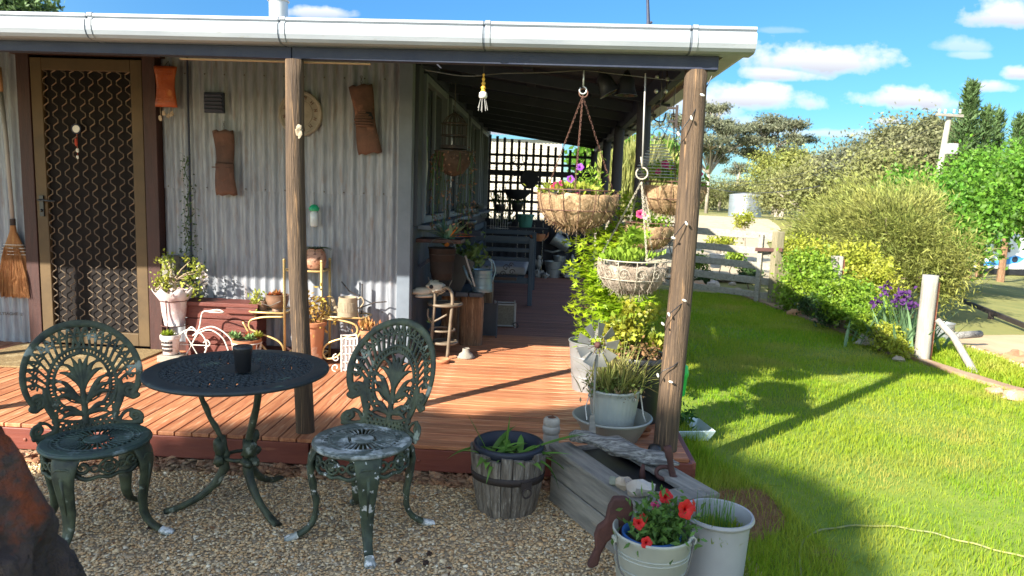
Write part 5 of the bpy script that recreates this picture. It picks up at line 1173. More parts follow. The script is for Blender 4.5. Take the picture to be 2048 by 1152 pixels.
for i in range(5):
    for z in (.035, .065, .095):
        a_ = R(-125 + i * 17); r_ = .068 * (.78 + .17 * z / .12); c = Vector((r_ * math.cos(a_), r_ * math.sin(a_), z)); MB().box(c, (.003, .015, .019), rz=a_).obj('printed_square', M_hoop, cb)
rosette(cb, (-.01, 0, .14), .05, M_yg); rosette(cb, (-.04, 0, .14), .04, M_yg)
MB().box((0, 0, .0), (.17, .14, .05)).obj('stone_block', M_plq, loc=(-2.75, 5.07, DECK + .025), label='pale square stone block under the small white patterned pot', cat='block', bevel=.006)
MB().box((0, 0, 0), (.10, .09, .22)).obj('timber_offcut', M_plank, loc=(-2.88, 5.32, .82), label='short pale timber block behind the bonsai beside the door jamb', cat='block', bevel=.004)
vn = thing('climbing_vine', 'thin dark green vine climbing the dark conduit on the iron wall', 'vine', (-2.76, WY - .05, .55))
b = MB(); pts = [(0, 0, 0)]
for i in range(26): pts.append((.015 * math.sin(i * 1.3) + .01 * math.sin(i * .4), -.01 + .012 * math.cos(i), .045 * i))
b.tube(pts, .0035, 5)
P = np.concatenate([np.array(p) + rng.normal(0, 1, (int(30 * (1.25 - i / 27) ** 2) + 6, 3)) * np.array([.028 + .06 * max(0, .5 - i / 27), .012, .02]) for i, p in enumerate(pts)])
b.obj('stem', M_dg, vn); v, f = leaves(P, .022, .013); link('foliage', np_mesh('foliage', v, f, M_dg), vn, kind='stuff')
wc = fol(None, (-2.63, 5.30, .78), (.05, .03, .07), 60, .03, .022, M_whitep); wc.name = 'white_paper_leaves'; wc['label'] = 'pale dried honesty leaves behind the flared white pot'; 

# ================================================================== side veranda
M_shade = mat('lattice_timber', (.016, .018, .03), (.025, .027, .04), 7, 5, .7)
lat = thing('lattice_screen', 'dark square timber lattice screen closing the far end of the veranda', 'lattice')
LY = 11.72
for i in range(15):
    x = -1.0 + i * .118; zt = 2.42 - .155 * (x + 1.04); MB().box((x, LY, (DECK + zt) / 2), (.044, .016, zt - DECK)).obj('slat', M_shade, lat)
for z in (1.05, 1.21, 1.36, 1.51, 1.66, 1.96, 2.10): MB().box((-.17, LY - .0165, z), (1.74, .014, .042)).obj('rail', M_shade, lat)
MB().box((-.17, LY - .02, 1.815), (1.74, .03, .09)).obj('rail', M_shade, lat)
for k in range(13): MB().box((-.98 + k * .137, LY + .04, .60), (.134, .018, .86)).obj('backing_board', M_shade, lat)
# pale shed seen through the lattice
shd = thing('cream_shed', 'pale cream weatherboard shed standing behind the lattice screen', 'shed')
M_cream = mat('cream_board', (.62, .58, .48), (.54, .50, .42), 3, 5, .7, c3=(.40, .36, .28), s3=3, t3=.6)
for k in range(13): MB().box((-1.6, 15.0, .1 + .2 * k), (3.6, .04, .19), M=Matrix.Rotation(R(4), 3, 'X')).obj('weatherboard', M_cream, shd)
MB().box((-1.6, 16.1, 1.3), (3.56, 2.1, 2.6)).obj('shed_body', M_cream, shd); roof_sheet('shed_roof', (-3.7, 14.8, 2.66), (.35, 14.8, 2.66), (0, 2.5, .3), M_roof, shd)
# corner cluster of pots
def tin(name, label, loc, r0, r1, h, m, cat='bucket', hoops=(), handle=True, rz=0, tilt=0):
    t = thing(name, label, cat, loc, rz)
    if tilt: t.rotation_euler = (0, R(tilt), rz)
    MB().lathe([(r0, 0), (r0 * 1.01, .004), (r1, h - .006), (r1 + .006, h - .003), (r1 + .006, h + .003), (r1 - .002, h + .003), (r0 * .96, .012), (0, .01)], 36).obj('bucket_body', m, t, auto=50)
    for q in hoops: MB().ring((0, 0, h * q), r0 + (r1 - r0) * q + .0008, .0028, 36, 5).obj('band', m, t, smooth=True)
    if handle: MB().tube([(math.cos(R(a)) * r1 * 1.02, -math.sin(R(a)) * r1 * .9, h - .02 - math.sin(R(a)) * handle * .1) for a in range(0, 181, 12)], .003, 6).obj('bail_handle', M_wire, t)
    return t
M_tin = mat('galvanised_tin', (.34, .36, .37), (.24, .26, .27), 5, 6, .45, .1, 40, metal=.55, c3=(.42, .44, .44), s3=12, t3=.6)
M_tinb = mat('blue_tin', (.20, .30, .36), (.15, .22, .28), 6, 5, .35, metal=.5)
# planter on the window sill end with bromeliads
sh = thing('wall_shelf', 'dark timber shelf bracketed to the veranda wall below the first window', 'shelf', (-.86, 5.72, 1.10))
MB().box((-.0, .0, 0), (.36, .26, .03)).obj('shelf_board', M_maroon, sh, bevel=.004); MB().bar((-.17, 0, -.22), (.1, 0, -.02), .03, .03).obj('bracket', M_navy, sh)
br0 = thing('dark_hanging_bucket', 'dark brown metal bucket hanging from the wall shelf above the cane stand', 'bucket', (-.83, 5.60, .80))
MB().lathe([(.075, 0), (.08, .005), (.108, .24), (.114, .244), (.114, .25), (.104, .25), (.09, .05)], 36).obj('bucket_body', mat('dark_brown_tin', (.030, .024, .022), (.02, .016, .015), 7, 6, .8, .2, 40, spec=.1), br0, auto=50)
MB().ring((0, 0, .20), .1045, .003, 32, 5).obj('band', M_hoop, br0); MB().tube([(.11 * math.cos(R(a)), -.02, .24 - .0 + .085 * math.sin(R(a))) for a in range(0, 181, 15)], .003, 6).obj('bail_handle', M_wire, br0)
MB().tube([(-.1, -.06, .02), (-.06, -.07, -.07), (.0, -.08, -.10), (.06, -.07, -.07), (.09, -.06, .0)], .004, 6).obj('hoop_handle', M_wire, br0)
bm_ = thing('bromeliad', 'grey-green bromeliad with orange flower spikes on the wall shelf', 'plant', (-.80, 5.66, 1.12))
M_brom = mat('bromeliad_leaf', (.10, .20, .15), (.07, .14, .10), 5, 4, .45, island=.3); M_orf = mat('orange_bract', (.55, .20, .04), (.45, .12, .03), 6, 3, .5)
straps([((rnd.uniform(-.05, .05), rnd.uniform(-.04, .04), 0), (math.cos(t) * .8, math.sin(t) * .8, rnd.uniform(.5, 1.3)), rnd.uniform(.14, .26), .7, .017) for t in np.linspace(0, 12.4, 24)], 'leaves', M_brom, bm_)
straps([((.04, -.04, .03), (.9, -.1, .35), .16, .6, .013), ((.04, -.05, .02), (1, -.1, .1), .20, .1, .011), ((.03, -.05, .02), (.6, -.3, .9), .12, .3, .012), ((-.0, -.04, -.06), (.2, -.6, .6), .06, .3, .02)], 'flower_spike', M_orf, bm_)
# bent cane stand with the dog skull
M_cane = mat('bent_cane', (.20, .155, .11), (.13, .10, .07), 8, 5, .5, .1, 30)
cs = thing('bentwood_stand', 'bentwood stool stand with round tops beside the house corner', 'stand', (-.80, 5.62, DECK))
for z, r_ in ((.43, .13), (.12, .10)):
    o = MB().ring((0, 0, z), r_, .012, 36, 8).obj('round_top', M_cane, cs, smooth=True); MB().lathe([(r_, -.006), (r_, .006), (0, .006)], 30, (0, 0, z)).obj('top_board', M_cane, o)
MB().ring((-.02, 0, .22), .10, .009, 32, 8).obj('bent_ring', M_cane, cs, smooth=True)
for dx in (.04, -.10): MB().tube([tuple(p) for p in spline([(dx, -.10, 0), (dx + .02, -.10, .3), (dx + .03, -.10, .50), (dx - .01, -.09, .57), (dx - .07, -.08, .55), (dx - .10, -.06, .5)], 6)], .013, 8).obj('bent_leg', M_cane, cs, smooth=True)
MB().tube([tuple(p) for p in spline([(-.12, -.09, .40), (-.12, -.10, .34), (-.08, -.1, .30), (.03, -.1, .36)], 5)], .008, 8).obj('bent_brace', M_cane, cs, smooth=True)
M_bone = mat('bone', (.52, .48, .40), (.40, .36, .29), 9, 5, .7, .3, 40)
sk = thing('animal_skull', 'bleached animal skull resting on the bentwood stand', 'skull', (-.87, 5.55, .665), R(200)); sk.scale = (1.25, 1.25, 1.25)
sk_b = MB().blob((0, 0, .06), (.06, .045, .045), 16, 12, .2, 2).blob((.085, 0, .035), (.065, .026, .026), 14, 10, .15, 3).blob((.07, 0, .005), (.07, .03, .012), 12, 8, .1); sk_b.obj('skull', M_bone, sk, smooth=True)
for s_ in (-1, 1): MB().blob((.035, s_ * .038, .068), (.014, .011, .013), 10, 8, .1).obj('eye_socket', M_dark, sk)
a = MB().lathe([(.06, 0), (.075, .01), (.06, .02), (.055, .035), (.03, .05), (.028, .08)], 30); a.obj('small_bell', M_plq, loc=(-.62, 5.60, DECK), smooth=True, label='white and blue enamel bell shade on the deck by the bentwood stand', cat='ornament')
MB().lathe([(.05, 0), (.062, .03), (.055, .035), (.04, .01)], 24).obj('red_saucer', M_terra, loc=(-.78, 5.40, DECK), smooth=True, label='small red clay saucer at the foot of the bentwood stand', cat='saucer')
rosette(None, (-.90, 5.56, .45), .05, M_suc).name = 'blue_succulent'; bpy.data.objects['blue_succulent']['label'] = 'small blue-green succulent inside the bentwood stand'; bpy.data.objects['blue_succulent']['category'] = 'succulent'
# slab bench on log ends
M_log = mat('split_log', (.30, .17, .09), (.12, .065, .04), 7, 9, .9, 1.0, 14, (9, 9, .7), bdist=.015, c3=(.38, .25, .15), s3=9, t3=.58, st3=(9, 9, .6))
lb = thing('slab_bench', 'rustic plank bench on thick split log legs along the veranda wall', 'bench', (-.68, 6.55, DECK))
def logmesh(w, d, h, seed):
    b = MB(); n, k = 26, 14
    for i in range(k + 1):
        for j in range(n):
            a_ = 2 * math.pi * j / n; c, s_ = math.cos(a_), math.sin(a_); m_ = max(abs(c), abs(s_)) ** .6; q = 1 + .07 * fbm((c * 3 + seed, s_ * 3, i * .25)) + .03 * math.sin(a_ * 11 + seed)
            b.v.append((w / 2 * c / m_ * q, d / 2 * s_ / m_ * q, h * i / k))
    for i in range(k):
        for j in range(n): a_, c = i * n + j, i * n + (j + 1) % n; b.f.append((a_, c, c + n, a_ + n))
    b.f.append(tuple(range(n))); b.f.append(tuple(k * n + j for j in range(n))); return b
for (x, y, w) in ((.04, -.42, .20), (-.16, -.30, .16), (.02, .95, .2)): o = logmesh(w, .14, .44, x * 9).obj('log_leg', M_log, lb, smooth=True); o.location = (x, y, 0)
for k, x in enumerate((-.15, -.03, .09)): MB().box((x, .25, .462), (.112, 1.7, .04)).obj('seat_plank', M_side, lb, bevel=.006)
wcn = thing('watering_can', 'blue-grey galvanised watering can on the plank bench', 'watering can', (-.545, 6.05, DECK + .482), R(20))
MB().lathe([(.085, 0), (.088, .005), (.085, .03), (.082, .18), (.084, .185), (.078, .19), (.07, .17)], 34).obj('can_body', M_tinb, wcn, auto=50)
for z in (.03, .06, .12, .15): MB().ring((0, 0, z), .0855, .0028, 34, 5).obj('band', M_tinb, wcn)
MB().tube([(-.07, 0, .04), (-.13, 0, .12), (-.17, 0, .22)], [.018, .013, .010], 10).obj('spout', M_tinb, wcn, smooth=True)
MB().tube([tuple(p) for p in spline([(.078, 0, .18), (.075, 0, .25), (.05, 0, .28), (.085, 0, .26), (.11, 0, .18), (.085, 0, .08)], 5)], .007, 8).obj('handle', M_tinb, wcn, smooth=True)
MB().box((0, 0, 0), (.26, .02, .34), M=Matrix.Rotation(R(24), 3, 'Y')).obj('leaning_board', M_black, loc=(-.80, 6.02, .80), label='black board leaning on the wall behind the watering can', cat='board')
MB().bar((-.69, 5.98, .96), (-.60, 5.98, .70), .014, .014).obj('pale_stick', M_paleh, label='pale stick leaning against the black board', cat='stick')
a = pot('leafy_dark_pot', 'dark pot of broad yellow-green leaves behind the watering can', (-.78, 6.55, DECK + .482), potprof(.10, .16), M_black); fol(a, (.04, -.05, .26), (.14, .12, .12), 260, .06, .035, mat('olive_leaf', (.13, .19, .05), (.08, .12, .03), 6, 3, .5, island=.4, transl=.25))
a = pot('grey_succulent_pot', 'pot of grey ruffled succulents high against the veranda wall', (-.80, 7.0, 1.12), potprof(.09, .1), M_black)
for k in range(14): rosette(a, (rnd.uniform(-.12, .16), rnd.uniform(-.1, .1), .1 + rnd.uniform(0, .14)), .06, mat('grey_leaf', (.16, .20, .22), (.10, .14, .16), 6, 3, .6, island=.3))
MB().box((0, 0, 0), (.34, .24, .04)).obj('high_shelf', M_navy, loc=(-.82, 7.0, 1.095), label='dark shelf under the pot of ruffled grey succulents', cat='shelf')
# dark slatted settee
M_set = mat('navy_bench_paint', (.035, .055, .085), (.05, .07, .10), 5, 5, .5, .1, 30)
se = thing('slatted_settee', 'dark blue slatted garden settee with pale cushion facing the lawn', 'settee', (-.17, 8.42, DECK))
for y in (0, 1.45):
    MB().box((-.02, y, .40), (.055, .055, .80)).obj('leg', M_set, se, bevel=.004); MB().box((-.72, y, .46), (.055, .055, .92)).obj('leg', M_set, se, bevel=.004)
    for z, h in ((.79, .06), (.66, .045), (.55, .045), (.30, .07)): MB().box((-.37, y + .001, z), (.645, .035, h)).obj('side_rail', M_set, se, bevel=.003)
for k in range(6): MB().box((-.14 - k * .105, .72, .335), (.085, 1.39, .022)).obj('seat_slat', M_set, se, bevel=.003)
for z in (.88, .76, .64, .52): MB().box((-.735, .72, z), (.025, 1.39, .07)).obj('back_slat', M_set, se, bevel=.003)
MB().box((-.36, .70, .40), (.56, 1.2, .10)).obj('cushion', mat('pale_cushion', (.36, .33, .33), (.28, .26, .26), 6, 5, .9, .3, 60), label='pale grey seat cushion on the slatted settee', cat='cushion', loc=(-.17, 8.42, DECK), bevel=.03)
# small crate-like case and scroll stand
cr = thing('wire_front_crate', 'small square wicker lantern crate standing under the settee arm', 'crate', (-.40, 7.05, DECK), .1)
MB().box((0, 0, .12), (.17, .14, .20)).obj('wicker_panel', mat('grey_wicker', (.20, .18, .14), (.12, .11, .09), 60, 3, .8, .6, 80), cr)
for z in (.02, .23): MB().tube([(-.10, -.08, z), (.10, -.08, z), (.10, .08, z), (-.10, .08, z)], .008, 6, closed=True).obj('frame_hoop', M_paleh, cr)
for x, y in ((-.1, -.08), (.1, -.08), (.1, .08), (-.1, .08)): MB().bar((x, y, 0), (x, y, .25), .012, .012).obj('corner_bar', M_paleh, cr)
MB().tube([(.10 + .03 * (1 - t / 7) * math.cos(t), -.085, .03 + .03 * (1 - t / 7) * math.sin(t)) for t in np.linspace(-1.5, 5, 18)], .006, 6).obj('scroll_foot', M_hoop, cr)
sc_ = thing('scroll_wire_stand', 'black scrolled wire holder beside the pale cushion', 'ornament', (-.40, 6.95, DECK + .5))
for cx, cz, r_ in ((0, .10, .035), (.06, .06, .03), (-.03, .04, .03), (.05, .13, .022)): MB().tube([(cx + r_ * (1 - t / 9) * math.cos(t), 0, cz + r_ * (1 - t / 9) * math.sin(t)) for t in np.linspace(0, 7, 20)], .005, 6).obj('scroll', M_hoop, sc_)
MB().box((0, .0, .0), (.22, .16, .03)).obj('base', M_hoop, sc_)
ch2 = MB().box((0, 0, .16), (.17, .02, .30)).bar((.08, -.05, 0), (.08, -.02, .34), .012, .012).bar((-.08, -.05, 0), (-.08, -.02, .34), .012, .012); ch2.obj('folded_stool', M_side, loc=(-.52, 6.5, DECK), label='small folded stool leaning under the plank bench', cat='stool')
# buddha, galvanised buckets and things at the end wall
M_stoneb = mat('grey_cast_stone', (.38, .38, .37), (.26, .27, .27), 12, 6, .85, .5, 50)
bu = thing('buddha_statue', 'grey stone seated buddha statue on the deck before the lattice', 'statue', (.40, 11.42, DECK), R(0))
b = MB().blob((0, 0, .04), (.15, .10, .045), 24, 10, .03, 2).blob((0, .02, .15), (.075, .055, .12), 20, 14, .02).blob((0, .02, .235), (.095, .05, .035), 20, 10, .02); b.obj('body', M_stoneb, bu, smooth=True)
for s_ in (-1, 1):
    MB().tube([(s_ * .09, .01, .235), (s_ * .115, -.02, .16), (s_ * .09, -.06, .10), (s_ * .02, -.09, .085)], [.028, .025, .022, .018], 12).obj('arm', M_stoneb, bu, smooth=True)
    MB().tube([(s_ * .05, 0, .06), (s_ * .14, -.04, .05), (s_ * .10, -.09, .04), (-s_ * .02, -.10, .045)], [.04, .038, .032, .026], 12).obj('folded_leg', M_stoneb, bu, smooth=True)
    MB().blob((s_ * .034, .018, .315), (.007, .01, .022), 8, 8, 0).obj('ear', M_stoneb, bu, smooth=True)
hd = MB().tube([(0, .02, .25), (0, .018, .29)], .022, 12).blob((0, .012, .325), (.034, .037, .045), 20, 16, 0).blob((0, .018, .372), (.017, .017, .016), 12, 8, 0); hd.blob((0, -.026, .320), (.006, .008, .010), 8, 6, 0).blob((0, -.023, .303), (.011, .005, .003), 8, 6, 0).blob((-.012, -.022, .330), (.008, .004, .003), 8, 6, 0).blob((.012, -.022, .330), (.008, .004, .003), 8, 6, 0)
hd.obj('head', M_stoneb, bu, smooth=True)
tin('galvanised_bucket', 'galvanised bucket with drooping handle left of the buddha', (.10, 11.45, DECK), .10, .14, .26, M_tin, hoops=(.25, .6))
tin('small_galvanised_pail', 'small galvanised pail standing behind the drooping-handled bucket', (.20, 11.58, DECK), .07, .10, .34, M_tin, 'pail')
tl = tin('hanging_watering_can', 'grey galvanised watering can hanging tilted on the dark end wall', (.33, 11.50, .66), .09, .115, .28, M_tin, 'watering can', hoops=(.3,), rz=0, tilt=-58, handle=False)
MB().tube([(-.08, 0, .06), (-.2, 0, .16), (-.26, 0, .30)], [.02, .015, .012], 8).obj('spout', M_tin, tl, smooth=True); MB().tube([(.1, 0, .05), (.16, 0, .15), (.12, 0, .27)], .008, 8).obj('handle', M_tin, tl)
for i, (x, y, r_, lb_) in enumerate(((-.12, 11.4, .07, 'pale round stone heap left of the galvanised bucket'), (-.02, 11.3, .05, 'small grey garden stone in front of the galvanised bucket'))): rockobj('garden_stone', (x, y, DECK + r_ * .8), (r_, r_, r_), M_stoneb, lb_, seed=i + 20, amp=.4)
fg = thing('cherub_figure', 'small pale stone figure standing left of the galvanised bucket', 'figurine', (-.13, 11.5, DECK + .12))
MB().blob((0, 0, .08), (.045, .04, .09), 14, 10, .1).blob((0, -.005, .19), (.034, .034, .038), 14, 10, 0).blob((-.05, 0, .11), (.016, .02, .05), 8, 8, 0).blob((.05, 0, .11), (.016, .02, .05), 8, 8, 0).obj('figure', M_stoneb, fg, smooth=True)
ow = thing('owl_ornament', 'white and yellow owl ornament hanging on the dark backing boards', 'ornament', (.17, 11.60, .86))
MB().blob((0, 0, 0), (.045, .03, .085), 16, 12, 0).obj('body', M_ceram, ow, smooth=True); MB().blob((0, -.012, .02), (.036, .025, .045), 14, 10, 0).obj('chest', mat('lime_paint', (.40, .46, .08)), ow, smooth=True)
a = pot('green_plastic_pot', 'sea-green tapered pot on the shelf before the lattice', (-.36, 11.0, .98), potprof(.13, .20), mat('sea_green_plastic', (.07, .24, .21), (.06, .20, .18), 5, 4, .5)); straps([((0, 0, .18), (math.cos(t), math.sin(t), .5), .3, 1.5, .008) for t in np.linspace(0, 6, 15)], 'leaves', M_dg, a)
MB().box((0, 0, 0), (1.0, .24, .03)).obj('end_shelf', M_shade, loc=(-.5, 11.05, .962), label='dark plank shelf carrying pots before the lattice screen', cat='shelf')
a = pot('terracotta_claw_bowl', 'terracotta basket bowl with flared rim right of the sea-green pot', (-.14, 10.95, .78), [(.05, 0), (.09, .06), (.10, .10), (.09, .11)], M_terra)
for x in (-.13, .13): MB().tube([(x * .5, 0, .02), (x, 0, .08), (x * 1.1, 0, .14)], [.02, .015, .006], 8).obj('claw', M_terra, a, smooth=True)
rk_ = thing('white_wire_rack', 'small pale wire rack leaning on the settee back', 'rack', (-.72, 10.4, .95))
for k in range(8): MB().bar((k * .035 - .12, 0, 0), (k * .035 - .12, .02, .28), .007, .007).obj('bar', M_paleh, rk_)
MB().bar((-.14, 0, .03), (.14, 0, .03), .01, .01).obj('cross_bar', M_paleh, rk_); MB().bar((-.14, .02, .25), (.14, .02, .25), .01, .01).obj('cross_bar', M_paleh, rk_)
for i, (x, z, r_, lb_) in enumerate(((-.72, 1.0, .12, 'dark trailing pot at the left end of the lattice shelf'), (-.52, 1.32, .10, 'dark leafy pot hanging on the lattice above the shelf'), (.02, 1.28, .09, 'dark round pot hanging mid-height on the lattice'), (-.80, 1.28, .09, 'dark spiky pot hung high at the left of the lattice'), (.42, 1.52, .09, 'brown pot hanging near the right edge of the lattice'))):
    a = pot('hanging_dark_pot', lb_, (x, 11.58, z - .12), potprof(r_, .15), M_black if i != 4 else M_maroon); fol(a, (0, 0, .17), (r_ * 1.4, r_, .10), 90, .08, .02, M_dg, up=.5)
    if i != 0: MB().tube([(-r_, 0, .15), (0, .06, .33), (r_, 0, .15)], .003, 5).obj('hanging_wire', M_wire, a)
a = tin('grey_hanging_bucket', 'grey bucket hanging on the lattice left of the big coir basket', (.0, 11.55, 1.32), .085, .115, .24, M_tin); MB().tube([(-.11, 0, .23), (0, .1, .34), (.11, 0, .23)], .003, 5).obj('hanging_wire', M_wire, a)
kd = thing('colander', 'large dark colander bowl hanging on the lattice', 'colander', (-.52, 11.50, 1.52))
MB().lathe([(.03, -.13), (.13, -.10), (.20, -.03), (.22, .03), (.225, .035), (.215, .03), (.19, -.03), (.12, -.09)], 32).obj('bowl', M_shade, kd, smooth=True)
b = MB(); [b.ring((.0, -.02, .06 + .0), .19, .006, 24, 5, M=M3)]; b.obj('ring_handle', M_shade, kd)
kd2 = thing('ladle_bowl', 'dark perforated pan hanging above the colander on the lattice', 'pan', (-.34, 11.55, 1.72))
MB().lathe([(.0, 0), (.14, 0), (.15, .02), (.14, .025), (0, .015)], 30, M=M3).obj('pan', M_shade, kd2); MB().bar((.1, 0, .1), (.2, 0, .22), .02, .01).obj('handle', M_shade, kd2)
b = MB()
for cx, s_ in ((-.62, 1), (-.42, -1)):
    b.tube([(cx + s_ * .05 * math.cos(t) * (1 - t / 12), 11.66, 2.05 + .06 * math.sin(t) * (1 - t / 12)) for t in np.linspace(-2, 5, 22)], .008, 6); b.tube([(cx, 11.66, 2.0), (cx + s_ * .06, 11.66, 1.93), (cx + s_ * .1, 11.66, 1.88)], .008, 6)
b.obj('scroll_ironwork', M_shade, label='black scrolled ironwork heart hanging high on the lattice', cat='ironwork')
# birdcage and dead basket hanging by the windows
bc = thing('birdcage', 'small dark metal birdcage hanging by the first window above a coir basket', 'birdcage', (-.76, 5.62, 1.92))
for k in range(14): a_ = 2 * math.pi * k / 14; MB().tube([(.095 * math.cos(a_), .095 * math.sin(a_), -.08), (.095 * math.cos(a_), .095 * math.sin(a_), .09), (.06 * math.cos(a_), .06 * math.sin(a_), .14), (0, 0, .18)], .0035, 5).obj('bar', M_hoop, bc)
for z, r_ in ((-.08, .10), (.09, .10), (.0, .097)): MB().ring((0, 0, z), r_, .006, 28, 6).obj('hoop_bar', M_hoop, bc)
MB().lathe([(.105, -.10), (.105, -.08), (0, -.08)], 28).obj('tray', M_hoop, bc); MB().tube([(0, 0, .18), (0, 0, .40)], .003, 5).obj('hanging_wire', M_wire, bc)
db = thing('dead_coir_basket', 'shaded coir hanging basket with dried trailing stems by the first window', 'hanging basket', (-.76, 5.60, 1.80))
MB().lathe([(.02, -.19), (.08, -.165), (.125, -.10), (.145, 0), (.135, .005), (.12, -.06)], 30, wob=.12).obj('coir_liner', mat('dark_coir', (.08, .05, .035), (.04, .028, .02), 18, 5, .95, .8, 50), db, smooth=True); MB().ring((0, 0, 0), .148, .004, 32, 5).obj('rim_wire', M_hoop, db)
b = MB()
for k in range(26):
    a_ = rnd.uniform(0, 6.28); x, y = .14 * math.cos(a_), .14 * math.sin(a_); L_ = rnd.uniform(.15, .62); b.tube([(x, y, 0), (x * 1.15, y * 1.15, -L_ * .3), (x * 1.1 + rnd.uniform(-.03, .03), y * 1.1, -L_)], .0022, 4)
b.obj('trailing_stems', M_dg, db, kind='stuff'); P = np.array([[.16 * math.cos(t), .16 * math.sin(t), -z] for t, z in zip(rng.uniform(0, 6.28, 420), .62 * rng.random(420) ** 1.2)]) + rng.normal(0, .012, (420, 3)); v, f = leaves(P, .022, .012); link('dried_leaves', np_mesh('dried_leaves', v, f, mat('dried_leaf', (.10, .06, .04), (.16, .08, .05), 6, 3, .8, island=.5)), db, kind='stuff')

# ================================================================== hanging baskets and corner planting
def chain(b, p0, p1, l=.017, w=.0045, t=.0016):
    p0, p1 = Vector(p0), Vector(p1); d = p1 - p0; n = max(2, int(d.length / (l * .78))); u = d.normalized(); s1 = u.orthogonal().normalized(); s2 = u.cross(s1)
    for i in range(n):
        c = p0 + d * ((i + .5) / n); s_ = s1 if i % 2 else s2
        b.tube([c + u * (l * .5 * math.cos(a)) + s_ * (w * math.sin(a)) for a in (0, .8, 1.57, 2.35, 3.14, 3.93, 4.71, 5.5)], t, 4, closed=True)
M_coir = mat('coir_fibre', (.40, .27, .15), (.24, .15, .08), 16, 6, .95, .9, 60, c3=(.5, .37, .22), s3=9, t3=.58, bdist=.01)
M_coirg = mat('grey_coir', (.34, .28, .22), (.22, .17, .13), 16, 6, .95, .9, 60, c3=(.45, .40, .33), s3=9, t3=.58, bdist=.01)
M_rwire = mat('rusty_wire', (.16, .08, .055), (.10, .05, .04), 14, 4, .7, metal=.3); M_wwire = mat('cream_wire', (.44, .40, .32), (.34, .30, .23), 14, 4, .5)
def basket(label, c, r, depth, mc, mw, hook, ribs=14, scroll=False, fuzz=700, cm=None, lobes=11, rimup=.03):
    t = thing('hanging_basket', label, 'hanging basket', c)
    b = MB(); n = 66; prof_ = [(.10, -1), (.45, -.94), (.74, -.75), (.91, -.45), (.985, -.15), (1.0, 0), (.97, .05), (.90, .0), (.85, -.2)]
    for rr, z in prof_:
        for j in range(n):
            a = 2 * math.pi * j / n; q = 1 + .085 * abs(math.sin(a * lobes / 2)) * (1 - abs(z) * .3) + .05 * fbm((math.cos(a) * 3 + c[0], math.sin(a) * 3, z * 2)); b.v.append((r * .96 * rr * q * math.cos(a), r * .96 * rr * q * math.sin(a), depth * z + .012 * fbm((math.cos(a) * 4, math.sin(a) * 4, c[2]))))
    for i in range(len(prof_) - 1):
        for j in range(n): a, e = i * n + j, i * n + (j + 1) % n; b.f.append((a, e, e + n, a + n))
    b.f.append(tuple(range(n))[::-1]); b.obj('coir_liner', mc, t, smooth=True)
    b = MB()
    for k in range(fuzz):
        a = rnd.uniform(0, 6.28); i = rnd.randrange(1, 7); rr, z = prof_[i]; rr2, z2 = prof_[i - 1]; m_ = rnd.random(); rr, z = rr + (rr2 - rr) * m_, z + (z2 - z) * m_
        p = Vector((r * rr * math.cos(a), r * rr * math.sin(a), depth * z)); d = Vector((rnd.gauss(0, 1), rnd.gauss(0, 1), rnd.gauss(0, 1) - .3)).normalized() * .7 + p.normalized() * .35; L_ = rnd.uniform(.012, .045)
        b.tube([p * .97, p + d * L_ * .5, p + d * L_ + Vector((rnd.uniform(-.01, .01), 0, -.006))], .0007, 3, caps=False)
    b.obj('loose_fibres', mc, t, kind='stuff')
    MB().ring((0, 0, rimup), r * 1.03, .0035, 48, 6).obj('rim_wire', mw, t, smooth=True); MB().ring((0, 0, -depth * .45), r * .945, .0025, 44, 5).obj('band_wire', mw, t)
    for k in range(ribs):
        a = 2 * math.pi * k / ribs; b = MB().tube([(r * q * 1.035 * math.cos(a), r * q * 1.035 * math.sin(a), depth * z) for q, z in ((1.0, rimup / depth), (1.0, -.12), (.93, -.45), (.76, -.77), (.46, -.97), (.1, -1.03))], .0021, 5); b.obj('rib_wire', mw, t)
    if scroll:
        for k in range(13):
            a0 = 2 * math.pi * k / 13; pts = []
            for q in np.linspace(0, 9, 22): rr = .030 * (1 - q / 11); a = a0 + rr * math.cos(q) / r; pts.append((r * 1.04 * math.cos(a), r * 1.04 * math.sin(a), -.035 + rr * math.sin(q)))
            MB().tube(pts, .0016, 5).obj('scroll_wire', mw, t)
    hk = Vector(hook) - Vector(c)
    for k in range(3):
        a = 2 * math.pi * k / 3 + (.4 if not scroll else 2.9); b = MB(); chain(b, (r * math.cos(a), r * math.sin(a), rimup), hk); b.obj('chain', cm or mw, t)
    MB().lathe([(r * .86, -.02), (r * .4, .0), (0, .004)], 24, cap0=False).obj('potting_soil', M_loam, t, smooth=True)
    return t
def hook(name, label, top, bot, m, r=.018):
    top, bot = Vector(top), Vector(bot); b = MB().tube([top, bot + Vector((0, 0, r * 2))], .0045, 8)
    b.tube([bot + Vector((r * math.sin(a), 0, r - r * math.cos(a))) + Vector((0, 0, 0)) for a in np.linspace(-2.4, 3.1, 16)], .0042, 8); return b.obj(name, m, smooth=True, label=label, cat='hook')
HY = 3.80
M_leafl = mat('lime_leaf', (.20, .36, .03), (.30, .42, .05), 7, 3, .5, island=.4, transl=.45)
hk1 = V(1166, 180, HY)
hook('bright_hook', 'bright steel hook screwed under the front beam holding the largest basket', (hk1.x, HY, 2.135), hk1 - Vector((0, 0, .02)), M_zinc)
MB().ring(V(1167, 186, HY), .022, .0035, 20, 6, M=M3).obj('chain_ring', M_rwire, label='rusty ring joining the chains of the largest hanging basket', cat='ring')
c = V(1156, 392, HY); B1 = basket('largest coir hanging basket with purple and yellow petunias on rusty chains', c, .205, .165, M_coir, M_rwire, hk1 - Vector((0, 0, .03)), ribs=16, fuzz=1500)
